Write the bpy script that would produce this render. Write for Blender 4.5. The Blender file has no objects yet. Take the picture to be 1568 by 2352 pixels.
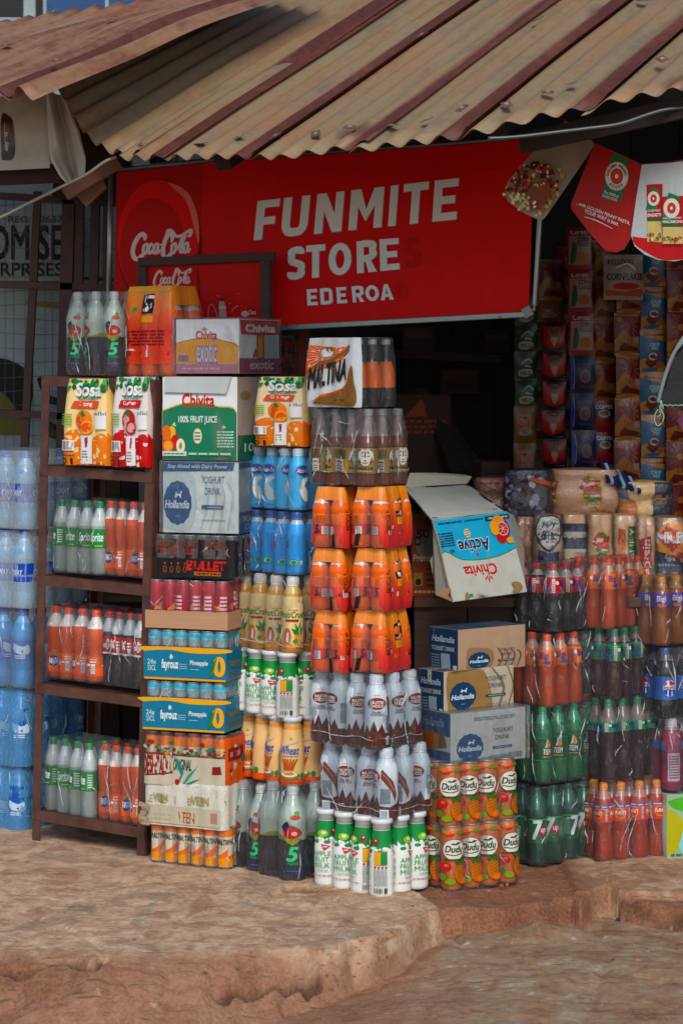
import bpy, bmesh, math, random
import numpy as np
from mathutils import Vector, Matrix, geometry, noise

random.seed(7)
R_ = math.radians
SC = bpy.context.scene
COL = SC.collection

# ------------------------------------------------------------------ camera
CAMZ = 1.4
FD = 5512.0            # focal length in photo units (photo taken as 1568 x 2352)
HX, HY = 784.0, 850.0  # principal column and horizon row of the photo
cam = bpy.data.cameras.new('camera')
cam.sensor_fit = 'VERTICAL'; cam.sensor_height = 36.0; cam.sensor_width = 24.0
cam.lens = FD / 2352.0 * 36.0
cam.shift_y = (HY - 1176.0) / 2352.0
cam.clip_start = 0.1; cam.clip_end = 400
cam.dof.use_dof = True; cam.dof.focus_distance = 6.45; cam.dof.aperture_fstop = 7.0
camo = bpy.data.objects.new('camera', cam); COL.objects.link(camo)
camo.location = (0, 0, CAMZ); camo.rotation_euler = (R_(90), 0, 0)
SC.camera = camo

# ------------------------------------------------------------------ world, sun, exposure
w = bpy.data.worlds.new('World'); SC.world = w; w.use_nodes = True
nt = w.node_tree; bg = nt.nodes['Background']
sky = nt.nodes.new('ShaderNodeTexSky'); sky.sky_type = 'NISHITA'; sky.sun_disc = False
SUN_EL, SUN_AZ = R_(38), R_(176)     # azimuth measured clockwise from +Y
sky.sun_elevation = SUN_EL; sky.sun_rotation = SUN_AZ
sky.air_density = 1.0; sky.dust_density = 1.2; sky.ozone_density = 2.5
nt.links.new(sky.outputs[0], bg.inputs[0]); bg.inputs[1].default_value = 0.11
sl = bpy.data.lights.new('sun', 'SUN'); sl.energy = 1.7; sl.angle = R_(20); sl.color = (1.0, 0.98, 0.95)
so = bpy.data.objects.new('sun', sl); COL.objects.link(so)
sd = Vector((math.sin(SUN_AZ) * math.cos(SUN_EL), math.cos(SUN_AZ) * math.cos(SUN_EL), math.sin(SUN_EL)))
so.rotation_euler = sd.to_track_quat('Z', 'Y').to_euler()
SC.view_settings.view_transform = 'Standard'; SC.view_settings.look = 'None'
SC.view_settings.exposure = 0.38; SC.view_settings.gamma = 1.0; SC.view_settings.use_curve_mapping = False
SC.cycles.max_bounces = 6; SC.cycles.transparent_max_bounces = 14
SC.cycles.diffuse_bounces = 3; SC.cycles.glossy_bounces = 2; SC.cycles.transmission_bounces = 2
SC.cycles.sample_clamp_indirect = 4

# ------------------------------------------------------------------ geometry helpers
def P(px, py, Y):
    """the point seen at photo position px, py, at distance Y in front of the camera"""
    return Vector(((px - HX) * Y / FD, Y, CAMZ + (HY - py) * Y / FD))

class Plane:
    """a real plane through three points; at(px,py,d) is where the sight line meets it"""
    def __init__(s, a, b, c):
        s.o = a; n = (b - a).cross(c - a).normalized()
        if n.y > 0: n = -n
        s.n = n
    def at(s, px, py, d=0.0):
        dr = P(px, py, 1.0) - Vector((0, 0, CAMZ))
        t = (s.o - Vector((0, 0, CAMZ))).dot(s.n) / dr.dot(s.n)
        return Vector((0, 0, CAMZ)) + dr * t + s.n * d

def lin(h):
    h = h.lstrip('#'); o = []
    for i in (0, 2, 4):
        c = int(h[i:i+2], 16) / 255
        o.append(c / 12.92 if c <= .04045 else ((c + .055) / 1.055) ** 2.4)
    return (o[0], o[1], o[2], 1)

MATS = {}
def base(name):
    m = bpy.data.materials.new(name); m.use_nodes = True
    t = m.node_tree; b = t.nodes['Principled BSDF']
    return m, t, b
def N(t, kind, **kw):
    n = t.nodes.new(kind)
    for k, v in kw.items():
        if k.startswith('i_'): n.inputs[k[2:].replace('_', ' ')].default_value = v
        else: setattr(n, k, v)
    return n
def ramp(t, fac, stops):
    r = t.nodes.new('ShaderNodeValToRGB'); e = r.color_ramp.elements
    while len(e) < len(stops): e.new(.5)
    for k, (p, c) in enumerate(stops):
        e[k].position = p; e[k].color = c if isinstance(c, tuple) else lin(c)
    t.links.new(fac, r.inputs[0]); return r.outputs[0]
def noisetex(t, vec, scale, detail=4, rough=.55, dist=0):
    n = N(t, 'ShaderNodeTexNoise'); n.inputs['Scale'].default_value = scale
    n.inputs['Detail'].default_value = detail; n.inputs['Roughness'].default_value = rough
    n.inputs['Distortion'].default_value = dist
    if vec is not None: t.links.new(vec, n.inputs['Vector'])
    return n.outputs['Fac']
def vecmap(t, out='Object', scale=(1, 1, 1), rot=(0, 0, 0)):
    c = N(t, 'ShaderNodeTexCoord'); m = N(t, 'ShaderNodeMapping')
    m.inputs['Scale'].default_value = scale; m.inputs['Rotation'].default_value = rot
    t.links.new(c.outputs[out], m.inputs['Vector']); return m.outputs[0]
def mixc(t, fac, a, b, mode='MIX'):
    m = N(t, 'ShaderNodeMix', data_type='RGBA', blend_type=mode)
    def put(i, v):
        if isinstance(v, (tuple, list)): m.inputs[i].default_value = v
        elif isinstance(v, (int, float)): m.inputs[i].default_value = v
        else: t.links.new(v, m.inputs[i])
    put(0, fac); put(6, a); put(7, b); return m.outputs[2]
def bump(t, b, h, strength, dist=.01):
    n = N(t, 'ShaderNodeBump'); n.inputs['Strength'].default_value = strength; n.inputs['Distance'].default_value = dist
    t.links.new(h, n.inputs['Height']); t.links.new(n.outputs[0], b.inputs['Normal'])

def ink(hexc, kind='print'):
    """flat printed / moulded colour; kind sets the gloss and the surface relief"""
    k = (hexc, kind)
    if k in MATS: return MATS[k]
    m, t, b = base('%s_%s' % (kind, hexc.strip('#')))
    c = lin(hexc)
    if kind in ('print', 'film', 'drink', 'plastic', 'signp'):      # full-strength inks
        g = .3*c[0]+.55*c[1]+.15*c[2]; k_ = 1.28; c = tuple(min(.93, max(.002, (g+(x-g)*k_)*(.80+.16*g))) for x in c[:3]) + (1,)
    v = vecmap(t)
    if kind == 'print':      # matt print on board
        f = noisetex(t, v, 22, 5); col = mixc(t, f, tuple(x * .80 for x in c[:3]) + (1,), tuple(min(1, x * 1.1 + .004) for x in c[:3]) + (1,))
        du = noisetex(t, vecmap(t, scale=(9, 9, 6)), 1.0, 7, .7, .8); col = mixc(t, ramp(t, du, [(.56, (0, 0, 0, 1)), (.76, (.5, .5, .5, 1))]), col, lin('#93795f'))
        b.inputs['Roughness'].default_value = .6; b.inputs['Specular IOR Level'].default_value = .25
    elif kind == 'film':     # print on glossy shrink film
        f = noisetex(t, v, 30, 4); col = mixc(t, f, tuple(x * .86 for x in c[:3]) + (1,), tuple(min(1, x * 1.08 + .004) for x in c[:3]) + (1,))
        b.inputs['Roughness'].default_value = .3; b.inputs['Specular IOR Level'].default_value = .28
        h = noisetex(t, vecmap(t, scale=(60, 60, 14), rot=(0, .5, 0)), 1.0, 3, .6, .6); bump(t, b, h, .35, .004)
    elif kind == 'plastic':
        f = noisetex(t, v, 40, 3); col = mixc(t, f, tuple(x * .9 for x in c[:3]) + (1,), c)
        b.inputs['Roughness'].default_value = .3
    elif kind == 'signp':    # paint on a sheet sign: streaks of dirt and fading
        f = noisetex(t, vecmap(t, scale=(14, 14, 1.6)), 1.0, 7, .65, .4); f2 = noisetex(t, v, 3.0, 4)
        col = mixc(t, mixc(t, .5, f, f2), tuple(x * .74 for x in c[:3]) + (1,), tuple(min(1, x * 1.22 + .003) for x in c[:3]) + (1,))
        b.inputs['Roughness'].default_value = .5; b.inputs['Specular IOR Level'].default_value = .12; bump(t, b, f2, .15, .01)
    elif kind == 'drink':    # filled bottle seen through its wall
        f = noisetex(t, v, 18, 3); col = mixc(t, f, tuple(x * .72 for x in c[:3]) + (1,), tuple(min(1, x * 1.15) for x in c[:3]) + (1,))
        b.inputs['Roughness'].default_value = .16; b.inputs['Specular IOR Level'].default_value = .38; b.inputs['Coat Weight'].default_value = .0
        b.inputs['Subsurface Weight'].default_value = 0.0
        h = noisetex(t, vecmap(t, scale=(50, 50, 30)), 1.0, 2); bump(t, b, h, .25, .004)
    elif kind == 'clear':    # empty neck of a clear bottle
        f = noisetex(t, v, 30, 3); col = mixc(t, f, tuple(x * .7 for x in c[:3]) + (1,), c)
        b.inputs['Roughness'].default_value = .12; b.inputs['Alpha'].default_value = .62
    elif kind == 'metal':
        f = noisetex(t, v, 60, 4); col = mixc(t, f, tuple(x * .7 for x in c[:3]) + (1,), c)
        b.inputs['Metallic'].default_value = .85; b.inputs['Roughness'].default_value = .38
    elif kind == 'board':    # raw corrugated board
        f = noisetex(t, vecmap(t, scale=(8, 8, 160)), 1.0, 4); col = mixc(t, f, tuple(x * .75 for x in c[:3]) + (1,), tuple(min(1, x * 1.1) for x in c[:3]) + (1,))
        b.inputs['Roughness'].default_value = .8; bump(t, b, f, .3, .003)
    elif kind == 'wood':
        f = noisetex(t, vecmap(t, scale=(4, 4, 40)), 1.0, 6, .6, .4); col = mixc(t, f, tuple(x * .45 for x in c[:3]) + (1,), tuple(min(1, x * 1.3) for x in c[:3]) + (1,))
        b.inputs['Roughness'].default_value = .75; bump(t, b, f, .5, .006)
    elif kind == 'steel':    # painted, rusting angle iron
        f = noisetex(t, v, 14, 7, .65); col = ramp(t, f, [(.3, tuple(x * .5 for x in c[:3]) + (1,)), (.5, c), (.72, tuple(min(1, x * 1.5) for x in c[:3]) + (1,))])
        b.inputs['Roughness'].default_value = .55; bump(t, b, noisetex(t, v, 90, 4), .3, .002)
    elif kind == 'cloth':
        f = noisetex(t, v, 9, 6, .6); col = mixc(t, f, tuple(x * .6 for x in c[:3]) + (1,), tuple(min(1, x * 1.15) for x in c[:3]) + (1,))
        b.inputs['Roughness'].default_value = .75; bump(t, b, noisetex(t, v, 30, 4), .35, .01)
    elif kind == 'bread':
        c = tuple(min(.8, x*1.45) for x in c[:3]) + (1,)
        f = noisetex(t, v, 16, 6); col = mixc(t, f, tuple(x * .66 for x in c[:3]) + (1,), tuple(min(1, x * 1.15) for x in c[:3]) + (1,))
        b.inputs['Roughness'].default_value = .42; b.inputs['Coat Weight'].default_value = .5; b.inputs['Coat Roughness'].default_value = .2
        h = noisetex(t, vecmap(t, scale=(40, 40, 40), rot=(.4, .4, 0)), 1.0, 4, .6, 1.2); bump(t, b, h, .9, .008)
    t.links.new(col, b.inputs['Base Color'])
    MATS[k] = m; return m

def grad(name, stops, z0, z1, kind=.27, axis='Z', blotch=None):
    """print whose ink runs from colour to colour along the object's own axis"""
    if name in MATS: return MATS[name]
    m, t, b = base(name)
    c = N(t, 'ShaderNodeTexCoord'); s = N(t, 'ShaderNodeSeparateXYZ'); t.links.new(c.outputs['Object'], s.inputs[0])
    r = N(t, 'ShaderNodeMapRange'); r.inputs[1].default_value = z0; r.inputs[2].default_value = z1
    t.links.new(s.outputs[axis], r.inputs[0])
    add = N(t, 'ShaderNodeMath', operation='ADD'); t.links.new(r.outputs[0], add.inputs[0])
    nf = noisetex(t, vecmap(t), 14, 4); mm = N(t, 'ShaderNodeMath', operation='MULTIPLY_ADD')
    mm.inputs[1].default_value = .3; mm.inputs[2].default_value = -.15; t.links.new(nf, mm.inputs[0]); t.links.new(mm.outputs[0], add.inputs[1])
    col = ramp(t, add.outputs[0], stops)
    t.links.new(col, b.inputs['Base Color']); b.inputs['Roughness'].default_value = kind
    h = noisetex(t, vecmap(t, scale=(60, 60, 14), rot=(0, .5, 0)), 1.0, 3, .6, .6); bump(t, b, h, .6, .006)
    MATS[name] = m; return m

def wrapmat(name='shrink_wrap', tint=(.8, .86, .9), milk=.03, rough=.10):
    """thin crinkled polythene: mostly see-through, glossy, milky where it folds"""
    if name in MATS: return MATS[name]
    m = bpy.data.materials.new(name); m.use_nodes = True; t = m.node_tree; t.nodes.clear()
    out = N(t, 'ShaderNodeOutputMaterial'); tr = N(t, 'ShaderNodeBsdfTransparent'); gl = N(t, 'ShaderNodeBsdfGlossy'); df = N(t, 'ShaderNodeBsdfDiffuse')
    gl.inputs['Roughness'].default_value = rough; gl.inputs['Color'].default_value = (1, 1, 1, 1)
    df.inputs['Color'].default_value = (*tint, 1); tr.inputs['Color'].default_value = (.97, .98, .99, 1)
    v = vecmap(t, scale=(34, 34, 11), rot=(.2, .35, 0)); f1 = noisetex(t, v, 1.0, 5, .6, 1.6)
    rd = N(t, 'ShaderNodeMath', operation='SUBTRACT'); t.links.new(f1, rd.inputs[0]); rd.inputs[1].default_value = .5
    ab = N(t, 'ShaderNodeMath', operation='ABSOLUTE'); t.links.new(rd.outputs[0], ab.inputs[0])
    fold = N(t, 'ShaderNodeMapRange'); fold.inputs[1].default_value = 0.0; fold.inputs[2].default_value = .012
    fold.inputs[3].default_value = min(1, milk * 1.6 + .12); fold.inputs[4].default_value = milk
    t.links.new(ab.outputs[0], fold.inputs[0])
    bm_ = N(t, 'ShaderNodeBump'); bm_.inputs['Strength'].default_value = .55; bm_.inputs['Distance'].default_value = .008
    t.links.new(f1, bm_.inputs['Height'])
    for n in (gl, df): t.links.new(bm_.outputs[0], n.inputs['Normal'])
    m1 = N(t, 'ShaderNodeMixShader'); t.links.new(fold.outputs[0], m1.inputs[0]); t.links.new(tr.outputs[0], m1.inputs[1]); t.links.new(df.outputs[0], m1.inputs[2])
    fr = N(t, 'ShaderNodeFresnel'); fr.inputs[0].default_value = 1.5; t.links.new(bm_.outputs[0], fr.inputs['Normal'])
    fm = N(t, 'ShaderNodeMath', operation='MULTIPLY_ADD', use_clamp=True); fm.inputs[1].default_value = .72; fm.inputs[2].default_value = -.012
    t.links.new(fr.outputs[0], fm.inputs[0])
    m2 = N(t, 'ShaderNodeMixShader'); t.links.new(fm.outputs[0], m2.inputs[0]); t.links.new(m1.outputs[0], m2.inputs[1]); t.links.new(gl.outputs[0], m2.inputs[2])
    t.links.new(m2.outputs[0], out.inputs[0]); MATS[name] = m; return m

class MB:
    """collects faces of several materials; build() links them as ONE mesh object"""
    def __init__(s): s.v = []; s.f = []; s.m = []; s.s = []; s.mats = []; s.uv = None
    def mi(s, mat):
        if mat not in s.mats: s.mats.append(mat)
        return s.mats.index(mat)
    def add(s, vs, fs, mat, smooth=False):
        o = len(s.v); s.v += [tuple(v) for v in vs]; k = s.mi(mat)
        for f in fs: s.f.append([o + i for i in f]); s.m.append(k); s.s.append(smooth)
    def box(s, a, b, mat, bev=0.0, M=None):
        x0, y0, z0 = a; x1, y1, z1 = b
        if bev <= 0:
            vs = [(x0,y0,z0),(x1,y0,z0),(x1,y1,z0),(x0,y1,z0),(x0,y0,z1),(x1,y0,z1),(x1,y1,z1),(x0,y1,z1)]
            fs = [(0,3,2,1),(4,5,6,7),(0,1,5,4),(1,2,6,5),(2,3,7,6),(3,0,4,7)]
        else:
            bm = bmesh.new(); bmesh.ops.create_cube(bm, size=1)
            for v in bm.verts: v.co = Vector(((x0+x1)/2 + v.co.x*(x1-x0), (y0+y1)/2 + v.co.y*(y1-y0), (z0+z1)/2 + v.co.z*(z1-z0)))
            bmesh.ops.bevel(bm, geom=bm.edges[:], offset=bev, segments=1, affect='EDGES')
            bm.verts.index_update(); vs = [v.co.copy() for v in bm.verts]; fs = [[v.index for v in f.verts] for f in bm.faces]; bm.free()
        if M: vs = [M @ Vector(v) for v in vs]
        s.add(vs, fs, mat)
    def beam(s, p, q, w, h, mat, up=Vector((0, 0, 1)), bev=0.0):
        p = Vector(p); q = Vector(q); d = q - p; L = d.length; x = d.normalized(); y = up.cross(x)
        if y.length < 1e-4: y = Vector((0, 1, 0)).cross(x)
        y.normalize(); z = x.cross(y); M = Matrix((x, y, z)).transposed().to_4x4(); M.translation = p
        s.box((0, -w/2, -h/2), (L, w/2, h/2), mat, bev, M)
    def lathe(s, prof, mats, seg=20, smooth=True, M=None):
        """prof: [(z, r)]; mats: a material, or one per ring gap"""
        n = len(prof); vs = []
        for z, r in prof:
            for i in range(seg):
                a = -math.pi/2 + 2*math.pi*i/seg; vs.append((r*math.cos(a), r*math.sin(a), z))
        if M: vs = [M @ Vector(v) for v in vs]
        o = len(s.v); s.v += [tuple(v) for v in vs]
        for j in range(n-1):
            k = s.mi(mats[j] if isinstance(mats, list) else mats)
            for i in range(seg):
                i2 = (i+1) % seg; s.f.append([o+j*seg+i, o+j*seg+i2, o+(j+1)*seg+i2, o+(j+1)*seg+i]); s.m.append(k); s.s.append(smooth)
        if prof[0][1] > 1e-5: s.f.append([o+i for i in range(seg)][::-1]); s.m.append(s.mi(mats[0] if isinstance(mats, list) else mats)); s.s.append(False)
        if prof[-1][1] > 1e-5: s.f.append([o+(n-1)*seg+i for i in range(seg)]); s.m.append(s.mi(mats[-1] if isinstance(mats, list) else mats)); s.s.append(False)
    def tube(s, pts, r, mat, seg=6, closed=False):
        pts = [Vector(p) for p in pts]; n = len(pts); vs = []; ref = Vector((.13, .07, .99))
        for i, p in enumerate(pts):
            d = (pts[min(i+1, n-1)] - pts[max(i-1, 0)])
            if d.length < 1e-9: d = Vector((0, 0, 1))
            d.normalize(); a = d.cross(ref)
            if a.length < .05: a = d.cross(Vector((1, 0, 0)))
            a.normalize(); b = d.cross(a); rr = r[i] if isinstance(r, (list, tuple)) else r
            for k in range(seg): t = 2*math.pi*k/seg; vs.append(p + a*rr*math.cos(t) + b*rr*math.sin(t))
        fs = [(i*seg+k, i*seg+(k+1) % seg, (i+1)*seg+(k+1) % seg, (i+1)*seg+k) for i in range(n-1) for k in range(seg)]
        fs += [tuple(range(seg))[::-1], tuple((n-1)*seg+k for k in range(seg))]
        s.add(vs, fs, mat, True)
    def grid(s, fn, us, vs_, mat, smooth=True, mask=None):
        """fn(u,v)->point; mat is a material or f(u,v)->material or None"""
        o = len(s.v); nu, nv = len(us), len(vs_)
        for v in vs_:
            for u in us: s.v.append(tuple(fn(u, v)))
        for j in range(nv-1):
            for i in range(nu-1):
                mt = mat((us[i]+us[i+1])/2, (vs_[j]+vs_[j+1])/2) if callable(mat) else mat
                if mt is None: continue
                s.f.append([o+j*nu+i, o+j*nu+i+1, o+(j+1)*nu+i+1, o+(j+1)*nu+i]); s.m.append(s.mi(mt)); s.s.append(smooth)
    def slab(s, front, n, th, mat, matside=None):
        """polygon of points extruded backwards by th"""
        k = len(front); back = [Vector(p) - n*th for p in front]
        tri = geometry.tessellate_polygon([[Vector(p) for p in front]])
        s.add(front, tri, mat); s.add(back, [t[::-1] for t in tri], matside or mat)
        s.add(list(front)+back, [(i, (i+1) % k, k+(i+1) % k, k+i) for i in range(k)], matside or mat)
    def mesh(s, name):
        me = bpy.data.meshes.new(name); me.from_pydata(s.v, [], s.f)
        for m in s.mats: me.materials.append(m)
        me.polygons.foreach_set('material_index', s.m); me.polygons.foreach_set('use_smooth', s.s)
        me.update(); return me
    def build(s, name, parent=None, **kw):
        return obj(name, s.mesh(name), parent, **kw)

def obj(name, data, parent=None, loc=None, rot=None, **kw):
    o = bpy.data.objects.new(name, data); COL.objects.link(o)
    if parent: o.parent = parent
    if loc is not None: o.location = loc
    if rot is not None: o.rotation_euler = rot
    for k, v in kw.items():
        if v: o[k] = v
    return o
def thing(name, label, cat, loc=(0, 0, 0), rot=(0, 0, 0), group=None):
    return obj(name, None, None, loc, rot, label=label, category=cat, group=group)

# ------------------------------------------------------------------ printed art: flat shapes laid on any surface
_tc = {}
def glyphs(txt, bold=0.0, shear=0.0):
    k = (txt, bold, shear)
    if k in _tc: return _tc[k]
    c = bpy.data.curves.new('t', 'FONT'); c.body = txt; c.resolution_u = 3; c.offset = bold; c.shear = shear
    o = bpy.data.objects.new('t', c); m = o.to_mesh()
    vs = [(v.co.x, v.co.y) for v in m.vertices]; fs = [tuple(p.vertices) for p in m.polygons]
    o.to_mesh_clear(); bpy.data.objects.remove(o); bpy.data.curves.remove(c)
    x0 = min(v[0] for v in vs); x1 = max(v[0] for v in vs); y0 = min(v[1] for v in vs); y1 = max(v[1] for v in vs)
    vs = [((x-x0)/(x1-x0), (y-y0)/(y1-y0)) for x, y in vs]
    _tc[k] = (vs, fs); return _tc[k]
def smoothpts(pts, n=5):
    out = []; m = len(pts)
    for i in range(m-1):
        p0 = pts[max(i-1, 0)]; p1 = pts[i]; p2 = pts[i+1]; p3 = pts[min(i+2, m-1)]
        for k in range(n):
            t = k/n; out.append(tuple(.5*(2*b + (c-a)*t + (2*a-5*b+4*c-d)*t*t + (3*b-a-3*c+d)*t**3) for a, b, c, d in zip(p0, p1, p2, p3)))
    out.append(tuple(pts[-1])); return out
def r(x0, y0, x1, y1, c): return ([(x0,y0),(x1,y0),(x1,y1),(x0,y1)], [(0,1,2,3)], c)
def e(cx, cy, rx, ry, c, n=20): return ([(cx+rx*math.cos(2*math.pi*i/n), cy+ry*math.sin(2*math.pi*i/n)) for i in range(n)], [tuple(range(n))], c)
def p(pts, c):
    return (list(pts), [tuple(q) for q in geometry.tessellate_polygon([[Vector((a, b, 0)) for a, b in pts]])], c)
def sp(pts, c, n=5): return p(smoothpts(list(pts)+[pts[0]], n)[:-1], c)
class Bold(str):
    """a colour that is laid four times, a hair apart, to thicken lettering"""
    dx = dy = 0.0
def bold(c, b, w_, h, n):
    if b < .015: return c
    q = Bold(c); q.dx = b*1.1*abs(w_)/max(n, 1); q.dy = b*.75*abs(h); return q
def t(txt, x0, y0, x1, y1, c, b=0.0, sh=0.0, rot=0):
    vs, fs = glyphs(txt, 0, sh); n = len(txt); c = bold(c, b, (x1-x0), (y1-y0)/(n if rot else 1), 1 if rot else n)
    if rot == 90: vs = [(1-y, x) for x, y in vs]
    elif rot == -90: vs = [(y, 1-x) for x, y in vs]
    return ([(x0+(x1-x0)*x, y0+(y1-y0)*y) for x, y in vs], fs, c)
def tq(txt, bl, br, tl, c, b=0.0, sh=0.0):
    vs, fs = glyphs(txt, 0, sh); c = bold(c, b, br[0]-bl[0], tl[1]-bl[1], len(txt))
    return ([(bl[0]+(br[0]-bl[0])*x+(tl[0]-bl[0])*y, bl[1]+(br[1]-bl[1])*x+(tl[1]-bl[1])*y) for x, y in vs], fs, c)
def s(pts, wd, c, n=5, asp=1.0):
    """stroke of width wd (number or one per point); asp = width/height ratio of the panel"""
    m = len(pts); ws = wd if isinstance(wd, (list, tuple)) else [wd]*m
    q = smoothpts([(a*asp, b, w_) for (a, b), w_ in zip(pts, ws)], n) if n > 1 else [(a*asp, b, w_) for (a, b), w_ in zip(pts, ws)]
    L = []; Rr = []
    for i in range(len(q)):
        a = q[max(i-1, 0)]; b_ = q[min(i+1, len(q)-1)]; dx, dy = b_[0]-a[0], b_[1]-a[1]; l = math.hypot(dx, dy) or 1e-9
        h = q[i][2]/2; L.append(((q[i][0]-dy/l*h)/asp, q[i][1]+dx/l*h)); Rr.append(((q[i][0]+dy/l*h)/asp, q[i][1]-dx/l*h))
    k = len(q); return (L+Rr, [(i, i+1, k+i+1, k+i) for i in range(k-1)], c)
def ring(cx, cy, rx, ry, wd, c, n=20, asp=1.0): return s([(cx+rx*math.cos(2*math.pi*i/n), cy+ry*math.sin(2*math.pi*i/n)) for i in range(n+1)], wd, c, 1, asp)
def fl(x0, y0, x1, y1, n, c, seed=0):
    """lines of print too small to read"""
    rr = random.Random(seed+n); vs = []; fs = []; dh = (y1-y0)/n
    for i in range(n):
        x = x0
        while x < x1 - .02*(x1-x0):
            wd = min((x1-x0)*rr.uniform(.08, .25), x1-x); o = len(vs); y = y0+dh*(i+.2)
            vs += [(x, y), (x+wd, y), (x+wd, y+dh*.55), (x, y+dh*.55)]; fs.append((o, o+1, o+2, o+3)); x += wd + (x1-x0)*.035
    return (vs, fs, c)
def bars(x0, y0, x1, y1, c='#15151a', n=14, horiz=False):
    rr = random.Random(n); vs = []; fs = []
    for i in range(n):
        a = i/n; b_ = a + rr.uniform(.3, .75)/n; o = len(vs)
        q = [(a, 0), (b_, 0), (b_, 1), (a, 1)]
        if horiz: q = [(y, x) for x, y in q]
        vs += [(x0+(x1-x0)*x, y0+(y1-y0)*y) for x, y in q]; fs.append((o, o+1, o+2, o+3))
    return (vs, fs, c)
def flip(art, x=True, y=True):
    return [([(1-a if x else a, 1-b if y else b) for a, b in v], f, c) for v, f, c in art]
def place2(art, x0, y0, x1, y1): return [([(x0+(x1-x0)*a, y0+(y1-y0)*b) for a, b in v], f, c) for v, f, c in art]
def fray(x0, y0, x1, y1, n, cols, rmin, rmax, seed, asp=1.0):
    rr = random.Random(seed); out = []
    for i in range(n):
        q = rr.uniform(rmin, rmax); cx, cy = rr.uniform(x0, x1), rr.uniform(y0, y1); k = rr.randint(5, 8); a0 = rr.uniform(0, 6)
        out.append(([(cx+q*rr.uniform(.6, 1.2)/asp*math.cos(a0+6.283*j/k), cy+q*rr.uniform(.6, 1.2)*math.sin(a0+6.283*j/k)) for j in range(k)], [tuple(range(k))], rr.choice(cols)))
    return out
def script(c, wd=.055, asp=2.6):
    """the flowing two-word lettering of the red signs"""
    S_ = lambda pts, k=1.0: s([(x, y) for x, y in pts], [wd*k*f for f in [.45]+[1.0]*(len(pts)-2)+[.45]], c, 5, asp)
    o = []
    o.append(S_([(.215,.66),(.225,.80),(.185,.90),(.12,.80),(.05,.52),(.025,.22),(.055,.02),(.11,-.02),(.17,.08),(.215,.22)], 1.9))
    def rg(cx): return S_([(cx+.01,.52),(cx-.025,.46),(cx-.038,.28),(cx-.02,.17),(cx+.012,.22),(cx+.034,.40),(cx+.022,.52),(cx-.002,.53)], 1.25)
    o += [rg(.235), S_([(.345,.44),(.335,.52),(.305,.46),(.285,.28),(.30,.18),(.335,.22),(.365,.34)], 1.3), rg(.405)]
    o.append(S_([(.452,.54),(.435,.32),(.442,.19),(.475,.30)], 1.3)); o.append(S_([(.472,.47),(.505,.50)], 1.3))
    o.append(S_([(.66,.56),(.675,.78),(.64,.90),(.585,.78),(.535,.48),(.52,.20),(.545,.02),(.60,.0),(.645,.12),(.67,.26)], 1.9))
    o.append(S_([(.555,.70),(.60,.99),(.665,.985),(.74,.78),(.82,.80),(.90,.90),(.985,1.0),(.965,.80),(.915,.76)], 1.25))
    o += [rg(.70), S_([(.755,.28),(.80,.50),(.865,.86),(.875,.74),(.825,.44),(.80,.24),(.825,.18),(.85,.28)], 1.2), rg(.895)]
    o.append(S_([(.94,.54),(.925,.32),(.932,.19),(.975,.32)], 1.3))
    return o

def cut2(vs, fs, us, vv):
    if not us and not vv: return vs, fs
    xs = [a for a, b in vs]; ys = [b for a, b in vs]; x0, x1, y0, y1 = min(xs), max(xs), min(ys), max(ys)
    us = [u for u in us if x0+1e-6 < u < x1-1e-6]; vv = [v for v in vv if y0+1e-6 < v < y1-1e-6]
    if not us and not vv: return vs, fs
    bm = bmesh.new(); bv = [bm.verts.new((a, b, 0)) for a, b in vs]
    for f in fs:
        try: bm.faces.new([bv[i] for i in f])
        except ValueError: pass
    for u in us: bmesh.ops.bisect_plane(bm, geom=bm.verts[:]+bm.edges[:]+bm.faces[:], plane_co=(u, 0, 0), plane_no=(1, 0, 0))
    for v in vv: bmesh.ops.bisect_plane(bm, geom=bm.verts[:]+bm.edges[:]+bm.faces[:], plane_co=(0, v, 0), plane_no=(0, 1, 0))
    bm.verts.index_update(); a = [(q.co.x, q.co.y) for q in bm.verts]; b = [tuple(q.index for q in f.verts) for f in bm.faces]; bm.free()
    return a, b
DD = .00013
def lay(mb, art, fn, us=(), vv=(), kind='print', d0=.0005, smooth=False, clip=None, DD=DD):
    for k, (vs, fs, c) in enumerate(art):
        if clip: 
            if not vs: continue
            vs = [(min(max(a, clip[0]), clip[2]), min(max(b, clip[1]), clip[3])) for a, b in vs]
        vs, fs = cut2(vs, fs, us, vv)
        m = c if not isinstance(c, str) else ink(c, kind)
        if isinstance(c, Bold):
            for j, (sx_, sy_) in enumerate(((-1, -1), (1, -1), (1, 1), (-1, 1))): mb.add([fn(a+sx_*c.dx, b+sy_*c.dy, d0+DD*(k+j*.22)) for a, b in vs], fs, m, smooth)
        else: mb.add([fn(a, b, d0+DD*k) for a, b in vs], fs, m, smooth)
# ------------------------------------------------------------------ bottles, cans, packs, cartons
def interp(prof, z):
    for (a, ra), (b, rb) in zip(prof, prof[1:]):
        if a <= z <= b: return ra + (rb-ra)*((z-a)/(b-a) if b > a else 0)
    return prof[-1][1] if z > prof[-1][0] else prof[0][1]

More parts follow.
